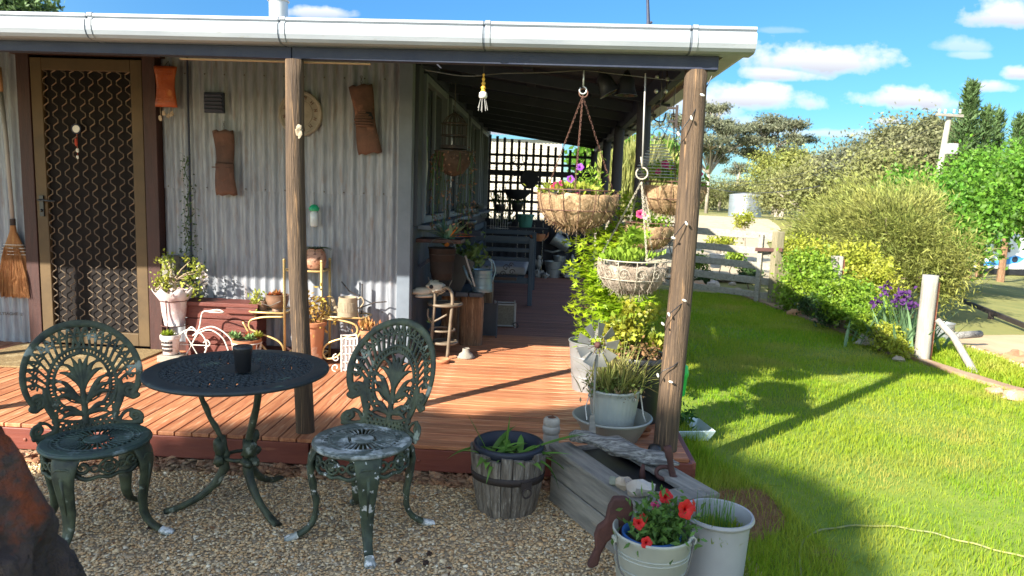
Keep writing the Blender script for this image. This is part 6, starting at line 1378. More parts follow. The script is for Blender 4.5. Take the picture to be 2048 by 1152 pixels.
fol(B1, (-.04, -.04, .03), (.11, .09, .02), 320, .028, .018, M_yg, up=.15); fol(B1, (.07, -.03, .07), (.05, .04, .07), 240, .026, .010, M_leafl)
for px, py, r_, m in ((1141, 358, .020, M_purp), (1160, 334, .020, M_purp), (1112, 370, .017, M_pink), (1122, 366, .015, M_pink), (1155, 382, .014, M_pink), (1106, 374, .013, M_red)): flower(V(px, py, HY - .09) - c, r_, (rnd.uniform(-.3, .3), -1, .4), m, B1)
MB().box((-.0, -.05, .03), (.12, .10, .02)).obj('inner_pot_rim', M_black, B1)
# rod and lower white basket
p0 = V(1291, 145, HY); p1 = V(1284, 345, HY)
rod = MB().tube([(p0.x, HY, 2.13), (p1.x, HY, p1.z + .03)], .0045, 8); rod.obj('hanging_rod', M_paleh, label='thin pale rod hanging from the beam to the cream hook', cat='rod', smooth=True)
hook('cream_hook', 'cream hook at the foot of the thin hanging rod', (p1.x - .01, HY, p1.z + .08), p1 - Vector((0, 0, .035)), M_wwire, .03)
c = V(1266, 530, HY); B2 = basket('cream scrolled wire hanging basket with greying coir and lime leaves', c, .178, .15, M_coirg, M_wwire, p1 - Vector((0, 0, .05)), scroll=True, ribs=12, fuzz=1100, lobes=7)
fol(B2, (-.04, .0, .04), (.10, .09, .025), 300, .032, .018, M_leafl, up=.3); fol(B2, (-.01, -.02, .15), (.05, .04, .03), 60, .055, .02, M_leafl, star=True)
# two baskets behind the post
YB = 4.55
c = V(1300, 455, YB); hz = V(1270, 340, YB); B3 = basket('smallest coir basket with one pink striped petunia below the two-tone basket', c, .145, .135, M_coir, M_rwire, V(1283, 345, YB), ribs=10, fuzz=600, cm=M_wwire)
fol(B3, (.03, -.02, .04), (.09, .07, .035), 160, .035, .015, M_leafl); flower(V(1281, 428, YB - .1) - c, .028, (-.2, -1, .3), M_pink, B3); flower(V(1290, 432, YB - .1) - c, .022, (.3, -1, .3), mat('white_petal', (.7, .6, .62), transl=.2), B3)
c = V(1347, 374, YB); B4 = basket('wide coir basket with magenta petunias partly behind the corner post', c, .195, .17, M_coir, M_rwire, V(1347, 225, YB), ribs=14, fuzz=900)
fol(B4, (-.06, -.03, .07), (.12, .08, .045), 260, .04, .018, M_leafl, up=.4); fol(B4, (.16, -.03, .03), (.04, .04, .05), 60, .035, .014, M_leafl)
for px, py, r_ in ((1330, 328, .024), (1340, 335, .018), (1316, 343, .018), (1400, 348, .019), (1398, 356, .014)): flower(V(px, py, YB - .1) - c, r_, (rnd.uniform(-.3, .3), -1, .3), M_pink, B4)
MB().tube([V(1347, 225, YB), (V(1347, 225, YB).x, YB, 2.27)], .003, 5).obj('hanging_cable', M_wire, label='thin wire from the roof to the basket behind the post', cat='wire')
# spiral wind spinner, scroll hook, horseshoe, bells, beaded chime
sp_ = thing('spiral_wind_spinner', 'cone of silver wire rings hanging beside the corner post', 'wind spinner', V(1316, 290, 4.5))
for k in range(12): MB().ring((0, 0, -.018 * k), .045 + .010 * k * (1 if k < 9 else .8), .0022, 32, 5).obj('wire_ring', M_zinc, sp_)
MB().tube([(0, 0, .45), (0, 0, .1)] + [(.035 * math.sin(a), 0, .065 + .035 * math.cos(a)) for a in np.linspace(0, 5.8, 14)], .002, 5).obj('hanging_wire', M_wire, sp_)
sh_ = thing('scroll_hook', 'black scrolled iron hook hanging under the roof left of the corner post', 'hook', V(1320, 225, 4.3))
MB().tube([tuple(p) for p in spline([(.02, 0, .30), (.03, 0, .15), (.01, 0, .07), (-.035, 0, .03), (-.03, 0, -.04), (.02, 0, -.05), (.035, 0, .0)], 6)], .0045, 6).obj('hook_bar', M_hoop, sh_); 
for k, (dx, dz) in enumerate(((-.03, .20), (.03, .19), (-.03, .12), (.025, .12))): MB().blob((dx, 0, dz), (.012, .012, .013), 8, 6, 0).obj('ball', M_zinc, sh_)
hs_ = thing('horseshoe', 'dark iron horseshoe ring fixed to the right of the corner post top', 'horseshoe', V(1388, 226, 3.76))
MB().tube([(.042 * math.sin(a), 0, .055 * math.cos(a)) for a in np.linspace(-.2, 3.5, 16)], .0075, 8).obj('shoe', M_hoop, hs_, smooth=True)
br2 = thing('iron_bracket', 'small black iron bracket on the left side of the corner post', 'bracket', V(1353, 235, 3.70)); MB().bar((0, 0, -.05), (0, 0, .06), .012, .012).bar((-.05, 0, .045), (.0, 0, .045), .01, .01).bar((-.04, 0, -.02), (0, 0, -.02), .01, .01).obj('bracket_bar', M_hoop, br2)
for px, py, lb_, rx in ((1204, 150, 'black cast bell hanging tilted beneath the beam right of the bright hook', 28), (1254, 150, 'black cast bell hanging upright beneath the beam beside the thin rod', 0)):
    t = thing('iron_bell', lb_, 'bell', V(px, py, 4.05)); t.rotation_euler = (0, R(-rx), 0)
    MB().lathe([(.012, .02), (.022, .0), (.040, -.02), (.048, -.07), (.060, -.105), (.064, -.11), (.056, -.108), (.042, -.07)], 28).obj('bell_body', M_black, t, smooth=True); MB().tube([(0, 0, -.02), (0, 0, -.1)], .005, 6).blob((0, 0, -.105), (.014, .014, .014), 8, 6, 0).obj('clapper', M_hoop, t)
    MB().tube([(0, 0, .02), (0, 0, .12)], .004, 6).obj('hanger', M_hoop, t)
ch = thing('beaded_wind_chime', 'small ochre twisted glass chime with white bead and tassels under the beam', 'wind chime', V(967, 165, HY))
b = MB(); prf = [(.004 + .009 * t + .0025 * math.sin(t * 26), .045 - .09 * t) for t in np.linspace(0, 1, 22)]; b.lathe(prf, 16); b.obj('twisted_cone', mat('ochre_glass', (.60, .36, .05), (.5, .25, .03), 12, 3, .3), ch, smooth=True)
MB().lathe([(.010, -.045), (.020, -.052), (.022, -.07), (.018, -.08), (0, -.08)], 16).obj('white_bead', M_ceram, ch, smooth=True)
for k in range(7): a = k * .9; MB().tube([(.012 * math.cos(a), .012 * math.sin(a), -.078), (.020 * math.cos(a), .018 * math.sin(a), -.11), (.026 * math.cos(a), .022 * math.sin(a), -.14 + .01 * math.sin(k * 2))], .0016, 4).obj('tassel', M_paleh, ch)
MB().tube([(0, 0, .045), (0, 0, .10)], .0015, 4).obj('hanging_wire', M_wire, ch)
# cable swags under the beam
for P_, lb_ in (([(850, 140), (930, 152), (1005, 147), (1090, 145), (1166, 140)], 'thin cable swagging under the beam left of the bright hook'), ([(1166, 140), (1250, 150), (1340, 160), (1370, 158)], 'thin cable swagging under the beam above the bells')):
    MB().tube([tuple(p) for p in spline([V(px, py, 3.80) for px, py in P_], 5)], .003, 5).obj('cable', M_wire, label=lb_, cat='cable')
# fairy lights round the corner post
fl_ = thing('fairy_lights', 'string of small white fairy lights wound round the corner post', 'string lights', (0, 0, 0))
turns = [(1424, 152, 3.70), (1405, 190, 3.70), (1386, 228, 3.655), (1362, 262, 3.645), (1352, 285, 3.70), (1372, 360, 3.80), (1384, 430, 3.73), (1370, 446, 3.65), (1347, 476, 3.645), (1340, 500, 3.70), (1366, 560, 3.80), (1380, 590, 3.72), (1358, 612, 3.65), (1336, 632, 3.65), (1330, 660, 3.72), (1350, 690, 3.80), (1368, 705, 3.72), (1350, 730, 3.65), (1322, 745, 3.65), (1318, 770, 3.70)]
MB().tube([tuple(p) for p in spline([V(*p) for p in turns], 5)], .0026, 5).obj('cable', M_black, fl_)
for px, py in ((1383, 236), (1357, 268), (1373, 447), (1347, 476), (1369, 601), (1338, 629), (1326, 648), (1316, 751), (1342, 764), (1405, 190)):
    p = V(px, py, 3.635); MB().blob(p, (.013, .006, .006), 8, 6, 0, M=Matrix.Rotation(rnd.uniform(.3, 1.4), 3, 'Y')).obj('bulb', M_ceram, fl_, smooth=True)
# ---- galvanised bucket in basin, windmill
M_zb = mat('chalky_zinc', (.44, .46, .42), (.36, .38, .35), 5, 6, .5, .08, 30, metal=.25, c3=(.26, .26, .22), s3=5, t3=.66)
bs_ = thing('enamel_basin', 'wide shallow grey tin basin on the deck corner under the grassy bucket', 'basin', (.395, 3.85, DECK))
MB().lathe([(.14, 0), (.145, .004), (.205, .115), (.219, .122), (.221, .130), (.213, .134), (.200, .118), (.138, .010), (0, .008)], 48).obj('basin_body', M_zb, bs_, auto=50)
gb = thing('ribbed_bucket', 'pale ribbed galvanised bucket of wild grass standing in the tin basin', 'bucket', (.40, 3.87, DECK + .012))
b = MB(); n = 96; prf = [(.102, 0, 0), (.106, .004, 0), (.109, .03, 1), (.136, .235, 1), (.138, .255, 0), (.146, .262, 0), (.147, .272, 0), (.141, .276, 0), (.134, .25, 0), (.12, .2, 0)]
for r_, z, k_ in prf:
    for j in range(n): a = 2 * math.pi * j / n; q = r_ + k_ * .0028 * math.sin(a * 32); b.v.append((q * math.cos(a), q * math.sin(a), z))
for i in range(len(prf) - 1):
    for j in range(n): a, c = i * n + j, i * n + (j + 1) % n; b.f.append((a, c, c + n, a + n))
b.f.append(tuple(range(n))[::-1]); b.obj('bucket_body', M_zb, gb, smooth=True); MB().lathe([(.125, .235), (0, .25)], 24, cap0=False).obj('potting_soil', M_loam, gb)
for a in (-.95, .6): c = Vector((.145 * math.sin(a * 1.3), -.145 * math.cos(a * 1.3), .235)); MB().blob(c, (.010, .010, .012), 10, 6, 0).obj('ear', M_zb, gb)
MB().tube([(-.138, -.046, .235), (-.16, -.10, .18), (-.15, -.13, .12)], .003, 6).obj('bail_handle', M_ww, gb); MB().tube([(.14, -.05, .25), (.16, -.055, .14), (.175, -.05, .10)], .004, 6).obj('bail_handle', M_ww, gb)
sp = [((rnd.gauss(0, .06), rnd.gauss(0, .055), .245), (rnd.gauss(.12, .4), rnd.gauss(0, .35), 1), rnd.uniform(.12, .30), rnd.uniform(.2, 1.2), rnd.choice((.0018, .0026, .0035))) for _ in range(330)]
straps(sp, 'wild_grass', mat('wild_grass', (.20, .24, .06), (.34, .30, .10), 7, 3, .6, island=.4, transl=.35), gb, n=5)['kind'] = 'stuff'
fol(gb, (.0, -.02, .29), (.11, .09, .04), 380, .028, .012, mat('bushy_green_leaf', (.09, .18, .04), (.22, .22, .06), 7, 3, .6, island=.5, transl=.3))
fol(gb, (.02, -.03, .265), (.12, .10, .018), 200, .03, .012, mat('dry_brown_leaf', (.28, .19, .10), (.2, .12, .06), 7, 3, .8, island=.5)).name = 'dry_leaves'
wm = thing('garden_windmill', 'small grey metal garden windmill with trapezoid blades in front of the bucket', 'windmill', V(1196, 690, 3.60)); wm.rotation_euler = (R(-8), 0, R(22))
M_tinw = mat('dull_pale_tin', (.27, .265, .235), (.17, .165, .15), 7, 5, .5, .1, 40, metal=.3)
for k in range(9):
    a = 2 * math.pi * k / 9 + .2; Mk = Matrix.Rotation(a, 3, 'Y') @ Matrix.Rotation(R(26), 3, 'Z'); b = MB()
    b.prism([(-.014, .045), (.014, .045), (.029, .112), (-.029, .116)], .002, M=Mk); b.obj('blade', M_tinw, wm)
MB().ring((0, .004, 0), .05, .003, 24, 5, M=M3).obj('inner_ring', M_tinw, wm); MB().lathe([(.016, -.012), (.018, .0), (.010, .012), (0, .014)], 16, M=M3).obj('hub', M_rust, wm, smooth=True)
for k in range(9): a = 2 * math.pi * k / 9 + .2; MB().tube([(0, 0, 0), (.06 * math.sin(a), 0, .06 * math.cos(a))], .002, 4).obj('spoke', M_rust, wm)
pb = V(1179, 905, 3.56) - wm.location; pb = Matrix.Rotation(R(-22), 3, 'Z') @ pb; pb.z += .02
MB().tube([(0, .02, 0), (pb.x * .5, .02, pb.z * .5), (pb.x, .02, pb.z)], .006, 8).obj('pole', M_tinw, wm); MB().prism([(pb.x - .012, pb.z + .18), (pb.x + .012, pb.z + .18), (pb.x + .026, pb.z + .03), (pb.x - .026, pb.z + .03)], .008, c=(0, .012, 0)).obj('pole_plate', M_plank, wm, bevel=.002)
# ---- maple and companions
tm = tin('grey_pail_with_maple', 'big dull grey pail behind the windmill holding the lime maple', (.33, 4.85, DECK), .12, .155, .34, M_tin, 'pail', hoops=(.3, .7), handle=False)
MB().lathe([(.145, .29), (0, .31)], 24, cap0=False).obj('potting_soil', M_loam, tm)
tin('inner_tin', 'smaller open tin pail standing right of the big grey pail', (.50, 5.15, DECK), .13, .16, .42, M_tin, 'pail', handle=False)
mp_ = thing('japanese_maple', 'lime green japanese maple spreading up behind the baskets', 'maple', (.42, 4.88, .46))
b = MB(); tips = []
b.tube([(0, 0, 0), (.04, .02, .3), (.02, .0, .6), (.06, 0, .95)], [.016, .013, .010, .006], 8)
for k in range(34):
    z0 = rnd.uniform(.08, .95); a = rnd.uniform(0, 6.28); l = rnd.uniform(.10, .25) * (1.15 - .3 * z0); st_ = Vector((.035, .01, z0 * .9)); p = st_ + Vector((l * math.cos(a), l * .7 * math.sin(a), rnd.uniform(0, .14)))
    b.tube([st_, st_.lerp(p, .5) + Vector((0, 0, .03)), p], [.005, .0035, .0015], 5); tips += [p, st_.lerp(p, .6)]
b.obj('branches', M_log, mp_, smooth=True)
for tx, ty, tz in ((-.22, -.10, .52), (-.17, -.12, .38), (-.10, -.18, .22), (-.24, -.05, .10), (-.13, -.12, .05), (.0, -.2, .12), (.1, -.15, .32), (-.16, -.1, .66), (.12, 0, .8), (.0, -.05, 1.0), (.2, 0, .98), (-.05, -.15, .30), (-.2, -.1, .2)): tips.append(Vector((tx * .8 + .06, ty, tz)))
P = np.concatenate([np.array(p) + rng.normal(0, 1, (34, 3)) * np.array([.055, .05, .032]) for p in tips]); d, s_ = rand_rot(len(P), .35); d[:, 2] -= .25; d /= np.linalg.norm(d, axis=1)[:, None]; s_ = np.cross(d, [0, 0, 1.0]) + rng.normal(0, .35, P.shape); s_ -= d * (s_ * d).sum(1)[:, None]; s_ /= np.linalg.norm(s_, axis=1)[:, None]
v, f = star_leaves(P, .050, d, s_); link('leaves', np_mesh('leaves', v, f, mat('maple_leaf', (.27, .44, .02), (.40, .50, .03), 5, 3, .5, island=.35, transl=.5)), mp_, kind='stuff')
a = pot('black_shrub_pot', 'tall black pot with yellow-green euonymus shrub beside the corner post', (.585, 4.22, DECK), potprof(.165, .40, .01), M_black); 
P = clump_points(1500, [((0, 0, .56), (.19, .15, .15)), ((-.13, -.03, .50), (.12, .1, .1)), ((.12, 0, .50), (.10, .1, .12))], 26, .05); v, f = leaves(P, .034, .024); link('foliage', np_mesh('foliage', v, f, mat('euonymus_leaf', (.16, .26, .03), (.42, .38, .04), 6, 3, .5, island=.45, transl=.4)), a, kind='stuff')
fol(a, (-.02, -.08, .44), (.16, .08, .05), 300, .03, .016, mat('russet_leaf', (.20, .10, .05), (.12, .08, .03), 7, 3, .6, island=.5)).name = 'russet_leaves'
a = pot('white_shard_pot', 'low pale pot with white shards behind the black shrub pot', (.52, 4.9, DECK + .40), potprof(.06, .12), M_whitep); fol(a, (0, 0, .15), (.06, .05, .05), 16, .05, .03, M_ceram)
gf = thing('green_feeder', 'bright green plastic garden feeder standing behind the corner post', 'feeder', (G(1363, 850).x - .055, 4.55, -.05))
MB().lathe([(.034, .29), (.038, .30), (.046, .41), (.052, .42), (.053, .45), (.047, .46), (.047, .48), (.038, .49), (0, .493)], 28).obj('green_body', mat('bright_green_plastic', (.02, .50, .08), (.02, .44, .07), 4, 3, .35), gf, auto=50); MB().tube([(0, 0, 0), (0, 0, .29)], .02, 8).obj('stake', M_dg, gf); 
fol(gf, (.03, -.02, .14), (.06, .05, .09), 120, .05, .02, mat('fresh_green_leaf', (.05, .16, .03), island=.4, transl=.3))
tr_ = thing('pale_tray', 'pale blue-white plastic tray on the grass behind the corner post', 'tray', (.925, 4.42, 0), .2); b = MB(); b.add([(-.10, -.10, .02), (.10, -.10, .02), (.10, .10, .02), (-.10, .10, .02), (-.13, -.13, .09), (.13, -.13, .09), (.13, .13, .09), (-.13, .13, .09)], [(0, 1, 2, 3), (0, 4, 5, 1), (1, 5, 6, 2), (2, 6, 7, 3), (3, 7, 4, 0)])
o = b.obj('tray_body', mat('pale_blue_plastic', (.50, .62, .66), rough=.35), tr_); sm = o.modifiers.new('t', 'SOLIDIFY'); sm.thickness = .006
MB().lathe([(.03, 0), (.04, .02), (.03, .05), (0, .06)], 14).obj('black_gadget', M_black, loc=(.60, 3.62, DECK), smooth=True, label='small black round gadget on the deck at the foot of the corner post', cat='gadget')
for x, y, lb_ in ((.55, 3.95, 'terracotta saucer on the deck between basin and corner post'),): MB().lathe([(.05, 0), (.065, .025), (.06, .028), (.045, .006)], 24).obj('clay_saucer', M_terra, loc=(x + .02, y, DECK), smooth=True, label=lb_, cat='saucer')

# ================================================================== fence, garden, country beyond
M_rail = mat('grey_fence_rail', (.36, .34, .28), (.25, .23, .19), 4, 7, .85, .5, 20, (1, 9, 9), c3=(.13, .11, .085), s3=3, t3=.62)
M_fpost = mat('pale_fence_post', (.27, .24, .15), (.19, .165, .10), 4, 7, .85, .6, 20, (9, 9, 1))
M_rpost = mat('silver_round_post', (.36, .34, .29), (.25, .23, .20), 4, 7, .85, .6, 20, (9, 9, 1))
fe = thing('rail_fence', 'grey five-rail timber fence crossing behind the corner post', 'fence')
A, Bp = Vector((1.25, 12.35, 0)), Vector((3.30, 10.62, 0))
for k, z in enumerate((1.0, .77, .55, .33, .12)): MB().bar(A + Vector((0, 0, z + .02)), Bp + Vector((-.02, .02, z)), .035, .105 if k != 4 else .09).obj('rail', M_rail, fe, bevel=.006)
dd = (Bp - A).normalized(); MB().box((3.33, 10.56, .52), (.13, .12, 1.12), rz=.3).obj('gate_post', M_fpost, fe, bevel=.012); 
for t, w in ((.0, .1), (.92, .07)): q = A.lerp(Bp, t); MB().box((q.x, q.y - .05, .50), (w, .06, 1.04), rz=-.7).obj('upright', M_rail, fe, bevel=.005)
MB().bar((3.05, 10.68, .80), (3.38, 10.48, .82), .03, .05).obj('rusty_strap', M_rust, fe)
def round_post(px, py, top, label, r_=.07, strip=True):
    g = G(px, py, terr(3.6, 7)); t = thing('garden_post', label, 'post', (g.x, g.y, -.1)); h = V(*top, g.y).z
    b = MB(); n, k = 20, 10
    for i in range(k + 1):
        for j in range(n): a = 2 * math.pi * j / n; q = r_ * (1 + .05 * fbm((math.cos(a) * 2 + px, math.sin(a) * 2, i * .3))); b.v.append((q * math.cos(a), q * math.sin(a), (h + .1) * i / k))
    for i in range(k):
        for j in range(n): a, c = i * n + j, i * n + (j + 1) % n; b.f.append((a, c, c + n, a + n))
    b.f.append(tuple(k * n + j for j in range(n))); b.obj('post', M_rpost, t, smooth=True)
    if strip: MB().box((r_ + .012, .02, (h + .1) / 2 - .02), (.025, .05, h)).obj('rusty_steel_strip', mat('red_rust', (.32, .11, .06), (.24, .08, .05), 9, 4, .8), t)
    return g
gp = round_post(1842, 722, (1862, 550), 'pale round garden post with rusty strip at the lawn edge')
g2 = G(1668, 610, .0); t = thing('garden_post', 'shorter pale post standing among the green shrubs', 'post', (4.25, 10.2, -.1)); p_ = V(1675, 512, 10.2); MB().box((p_.x - 4.25, 0, (p_.z + .1) / 2), (.13, .12, p_.z + .1)).obj('post', M_rpost, t, bevel=.01); MB().box((p_.x - 4.25 + .08, 0, (p_.z + .1) / 2), (.03, .06, p_.z)).obj('rusty_steel_strip', MATS['red_rust'], t)
MB().tube([(gp.x + .10, gp.y - .02, .42), (gp.x + .2, gp.y - .15, .28), (gp.x + .27, gp.y - .5, -.05)], [.028, .032, .035], 10).obj('leaning_strut', M_rpost, label='short pale strut leaning against the round garden post', cat='strut', smooth=True)
# leafage in bulk
def bush(name, label, cat, blobs, n, L, W, m, sub, subr, trunk=None, group=None, tm_=None, up=None, kids=()):
    t = thing(name, label, cat, (blobs[0][0][0], blobs[0][0][1], terr(blobs[0][0][0], blobs[0][0][1])), 0, group); o0 = np.array(t.location)
    P = clump_points(n, [(np.array(c) - o0, r) for c, r in blobs], sub, subr); P = P[P[:, 2] > .02]; d = s_ = None
    if up is not None: d = P - P.mean(0); d /= np.linalg.norm(d, axis=1)[:, None]; d = d * .6 + np.array(up) + rng.normal(0, .35, P.shape); d /= np.linalg.norm(d, axis=1)[:, None]; s_ = np.cross(d, rng.normal(size=P.shape)); s_ /= np.linalg.norm(s_, axis=1)[:, None]
    v, f = leaves(P, L, W, d, s_); link('foliage', np_mesh('foliage', v, f, m), t, kind='stuff')
    b = MB()
    for c, r in blobs:
        q = Vector(c) - Vector(o0); base = Vector((q.x * .3, q.y * .3, 0)); w = trunk or .04
        b.tube([base, base.lerp(q, .5) + Vector((rnd.uniform(-.1, .1), 0, 0)), q], [w, w * .7, w * .35], 7)
        for k in range(5): e = q + Vector((rnd.uniform(-1, 1) * r[0], rnd.uniform(-1, 1) * r[1], rnd.uniform(-.3, 1) * r[2])) * .8; b.tube([base.lerp(q, .6), e], [w * .4, w * .12], 5)
    b.obj('stems', tm_ or mat('shrub_wood', (.16, .12, .08), (.10, .075, .05), 9, 5, .9), t); return t
def pb(px, py, Y, rx, rz, ry=None): p = V(px, py, Y); k = Y / FPX; return ((p.x, p.y, p.z), (rx * k, (ry or rx) * k, rz * k))
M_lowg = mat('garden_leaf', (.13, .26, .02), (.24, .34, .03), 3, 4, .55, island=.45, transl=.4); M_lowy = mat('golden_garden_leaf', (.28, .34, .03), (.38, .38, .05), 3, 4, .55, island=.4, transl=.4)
M_olive = mat('grevillea_leaf', (.16, .20, .04), (.28, .28, .07), 1.3, 5, .6, island=.5, transl=.3); M_bright = mat('bright_tree_leaf', (.075, .21, .018), (.14, .27, .025), 1.2, 5, .55, island=.5, transl=.4)
M_gum = mat('gum_leaf', (.11, .13, .075), (.16, .165, .10), .5, 4, .6, island=.45, transl=.2); M_pine = mat('pine_needle', (.06, .11, .035), (.09, .15, .05), .6, 4, .6, island=.5, transl=.15)
M_gumbark = mat('gum_bark', (.40, .35, .29), (.26, .22, .18), 2, 5, .9); M_ridge = mat('ridge_leaf', (.16, .18, .06), (.22, .22, .08), .4, 4, .6, island=.45, transl=.25)
bush('green_shrub', 'bright green shrub filling the bed beside the gate post', 'shrub', [pb(1620, 545, 10.2, 50, 40), pb(1600, 590, 9.9, 40, 28), pb(1660, 575, 9.6, 40, 34)], 7000, .055, .03, M_lowg, 90, .16)
bush('green_shrub', 'lime green shrub spilling over the lawn kerb in the middle of the bed', 'shrub', [pb(1690, 600, 8.6, 50, 36), pb(1730, 620, 8.2, 42, 34), pb(1745, 650, 7.8, 34, 28)], 8000, .045, .026, M_lowg, 90, .12)
bush('golden_shrub', 'golden leaved shrub rising behind the short pale post', 'shrub', [pb(1600, 505, 11.6, 55, 26), pb(1700, 520, 11.0, 60, 30), pb(1760, 560, 10.2, 45, 30)], 7500, .055, .028, M_lowy, 90, .16)
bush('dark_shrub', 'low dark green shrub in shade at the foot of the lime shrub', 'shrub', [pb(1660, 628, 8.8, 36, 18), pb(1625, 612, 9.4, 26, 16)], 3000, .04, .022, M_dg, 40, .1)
bush('golden_shrub', 'small yellow-green plant beside the round garden post', 'shrub', [pb(1770, 680, 7.4, 26, 24), pb(1800, 700, 7.1, 14, 18)], 2500, .035, .018, M_lowy, 40, .08)
ir = thing('purple_iris', 'clump of broad blue-green iris leaves with purple flowers by the round post', 'iris', V(1800, 690, 7.6)); ir.location.z = 0
straps([((rnd.gauss(0, .16), rnd.gauss(0, .16), 0), (rnd.gauss(0, .35), rnd.gauss(0, .3), 1), rnd.uniform(.3, .62), rnd.uniform(.2, 1.1), .018) for _ in range(130)], 'leaves', mat('iris_leaf', (.11, .21, .10), (.20, .32, .16), 4, 3, .5, island=.35, transl=.3), ir, n=6)['kind'] = 'stuff'
M_viol = mat('violet_petal', (.11, .03, .17), (.07, .02, .12), 9, 3, .6, transl=.3)
for px, py in ((1797, 592), (1808, 600), (1818, 590), (1812, 612), (1790, 605), (1822, 603), (1770, 574), (1775, 580), (1758, 603), (1745, 606), (1803, 583), (1826, 615)):
    p = V(px, py, 7.5) - ir.location; MB().tube([(p.x * .6, p.y, .3), p], .005, 4).obj('flower_stem', M_dg, ir); P = p + Vector((0, 0, 0)); v, f = leaves(np.array(p) + rng.normal(0, .022, (14, 3)), .05, .035); link('iris_flower', np_mesh('iris_flower', v, f, M_viol), ir)
bush('grevillea', 'huge olive feathery grevillea bush behind the garden bed', 'bush', [pb(1668, 460, 14, 80, 48), pb(1740, 440, 14.5, 105, 56), pb(1820, 500, 13, 105, 75), pb(1700, 515, 12.5, 95, 45), pb(1622, 490, 13.4, 48, 36), pb(1700, 400, 15, 30, 26), pb(1850, 430, 14, 34, 34), pb(1880, 550, 12, 55, 50), pb(1790, 420, 15.5, 80, 42)], 62000, .12, .018, M_olive, 300, .34, trunk=.07, up=(-.3, 0, .25))
bush('broadleaf_tree', 'bright green broadleaf tree behind the power pole', 'tree', [pb(1870, 425, 22, 76, 44), pb(1925, 430, 20, 70, 52), pb(2040, 395, 22, 95, 58), pb(1990, 375, 24, 100, 42), pb(1820, 390, 24, 46, 26), pb(1905, 500, 18, 34, 40), pb(1935, 470, 19, 40, 40), pb(1965, 350, 26, 50, 30)], 40000, .14, .085, M_bright, 330, .6, trunk=.08, tm_=mat('dark_bark', (.07, .06, .045), (.045, .04, .03), 6, 5, .9))
bush('broadleaf_tree', 'dark green tree overhanging the caravan at the right edge', 'tree', [pb(2100, 390, 30, 80, 60), pb(2160, 350, 30, 110, 80), pb(2070, 340, 33, 60, 36)], 14000, .20, .12, M_bright, 200, .8, trunk=.12, tm_=MATS['dark_bark'])
rg = [('olive tree rounding the left shoulder of the wooded slope', [(1650, 355, 60, 45, 30), (1620, 375, 55, 50, 25)]), ('grey-green tree in the middle of the wooded slope', [(1720, 325, 58, 46, 32), (1700, 345, 55, 60, 30)]),
      ('tall brownish tree on the slope left of the power pole', [(1790, 300, 54, 38, 34), (1810, 330, 50, 50, 30)]), ('brown topped tree right behind the power pole', [(1850, 295, 52, 42, 38), (1870, 320, 50, 45, 34)]), ('tree filling the gap behind the grevillea', [(1760, 350, 48, 70, 28), (1570, 385, 62, 50, 22)]),
      ('bushy golden-brown tree behind the water tank', [(1560, 345, 75, 50, 26), (1590, 330, 75, 26, 16)]), ('low olive thicket left of the bushy tree', [(1440, 385, 95, 60, 16), (1520, 380, 95, 50, 20)]), ('pale scrub at the end of the driveway', [(1400, 395, 100, 40, 18), (1350, 385, 100, 40, 26)])]
M_brn = mat('brown_gum_leaf', (.125, .14, .06), (.17, .165, .08), .5, 4, .6, island=.4, transl=.2)
for i, (lb_, bl) in enumerate(rg): bush('slope_tree', lb_, 'tree', [pb(a, b_, Y, rx, rz) for a, b_, Y, rx, rz in bl], 12000, .27, .13, (M_ridge, M_gum, M_brn, M_brn, M_ridge, M_olive, M_ridge, M_brn)[i], 90, 1.3, trunk=.25, tm_=M_gumbark)
def gum(label, Y, trunk_px, crown, n, m=M_gum, L=.30):
    b0 = V(*trunk_px, Y); t = thing('gum_tree', label, 'gum tree', (b0.x, Y, terr(b0.x, Y))); o0 = Vector(t.location); P = []; b = MB(); k_ = Y / FPX
    fork = Vector((0, 0, (b0.z - o0.z) + .0)); b.tube([(0, 0, 0), fork * .6, fork], [.22, .17, .14], 8)
    for px, py, rx, rz in crown:
        c = V(px, py, Y + rnd.uniform(-3, 3)) - o0; mid = fork.lerp(c, .5) + Vector((rnd.uniform(-.4, .4), 0, rnd.uniform(.1, .6))); b.tube([tuple(q) for q in spline([fork * .95, mid, c], 4)], [.12, .11, .10, .09, .08, .07, .06, .05, .04], 6)
        for q in range(8):
            a = rnd.uniform(0, 6.28); rr = rnd.uniform(.3, 1); e = c + Vector((rx * k_ * rr * math.cos(a), rx * k_ * rr * math.sin(a), rz * k_ * rnd.uniform(-.2, .9))); b.tube([mid.lerp(c, .5), e], [.06, .02], 4)
            P.append(np.array(e) + rng.normal(0, 1, (n // (8 * len(crown)), 3)) * np.array([rx * k_ * .26, rx * k_ * .26, max(rz * k_ * .24, .2)]))
    b.obj('trunk', M_gumbark, t, smooth=True); P = np.concatenate(P); v, f = leaves(P, L, L * .38); link('foliage', np_mesh('foliage', v, f, m), t, kind='stuff')
gum('spreading gum tree with layered grey crown right of the corner post', 84, (1553, 345), [(1555, 245, 42, 9), (1520, 258, 24, 8), (1595, 255, 28, 9), (1610, 280, 28, 7), (1515, 285, 30, 9), (1560, 280, 34, 9), (1500, 310, 22, 10), (1530, 315, 24, 8), (1580, 305, 26, 8), (1610, 318, 18, 8), (1545, 262, 30, 8)], 17000)
gum('tall sparse gum tree just right of the corner post', 80, (1418, 345), [(1432, 222, 26, 9), (1408, 250, 30, 12), (1440, 252, 24, 10), (1462, 268, 28, 10), (1485, 262, 22, 10), (1420, 285, 34, 10), (1460, 300, 28, 9), (1395, 300, 26, 12), (1440, 320, 26, 9), (1490, 285, 18, 8), (1340, 250, 40, 16), (1325, 290, 44, 18), (1350, 320, 40, 14)], 22000)
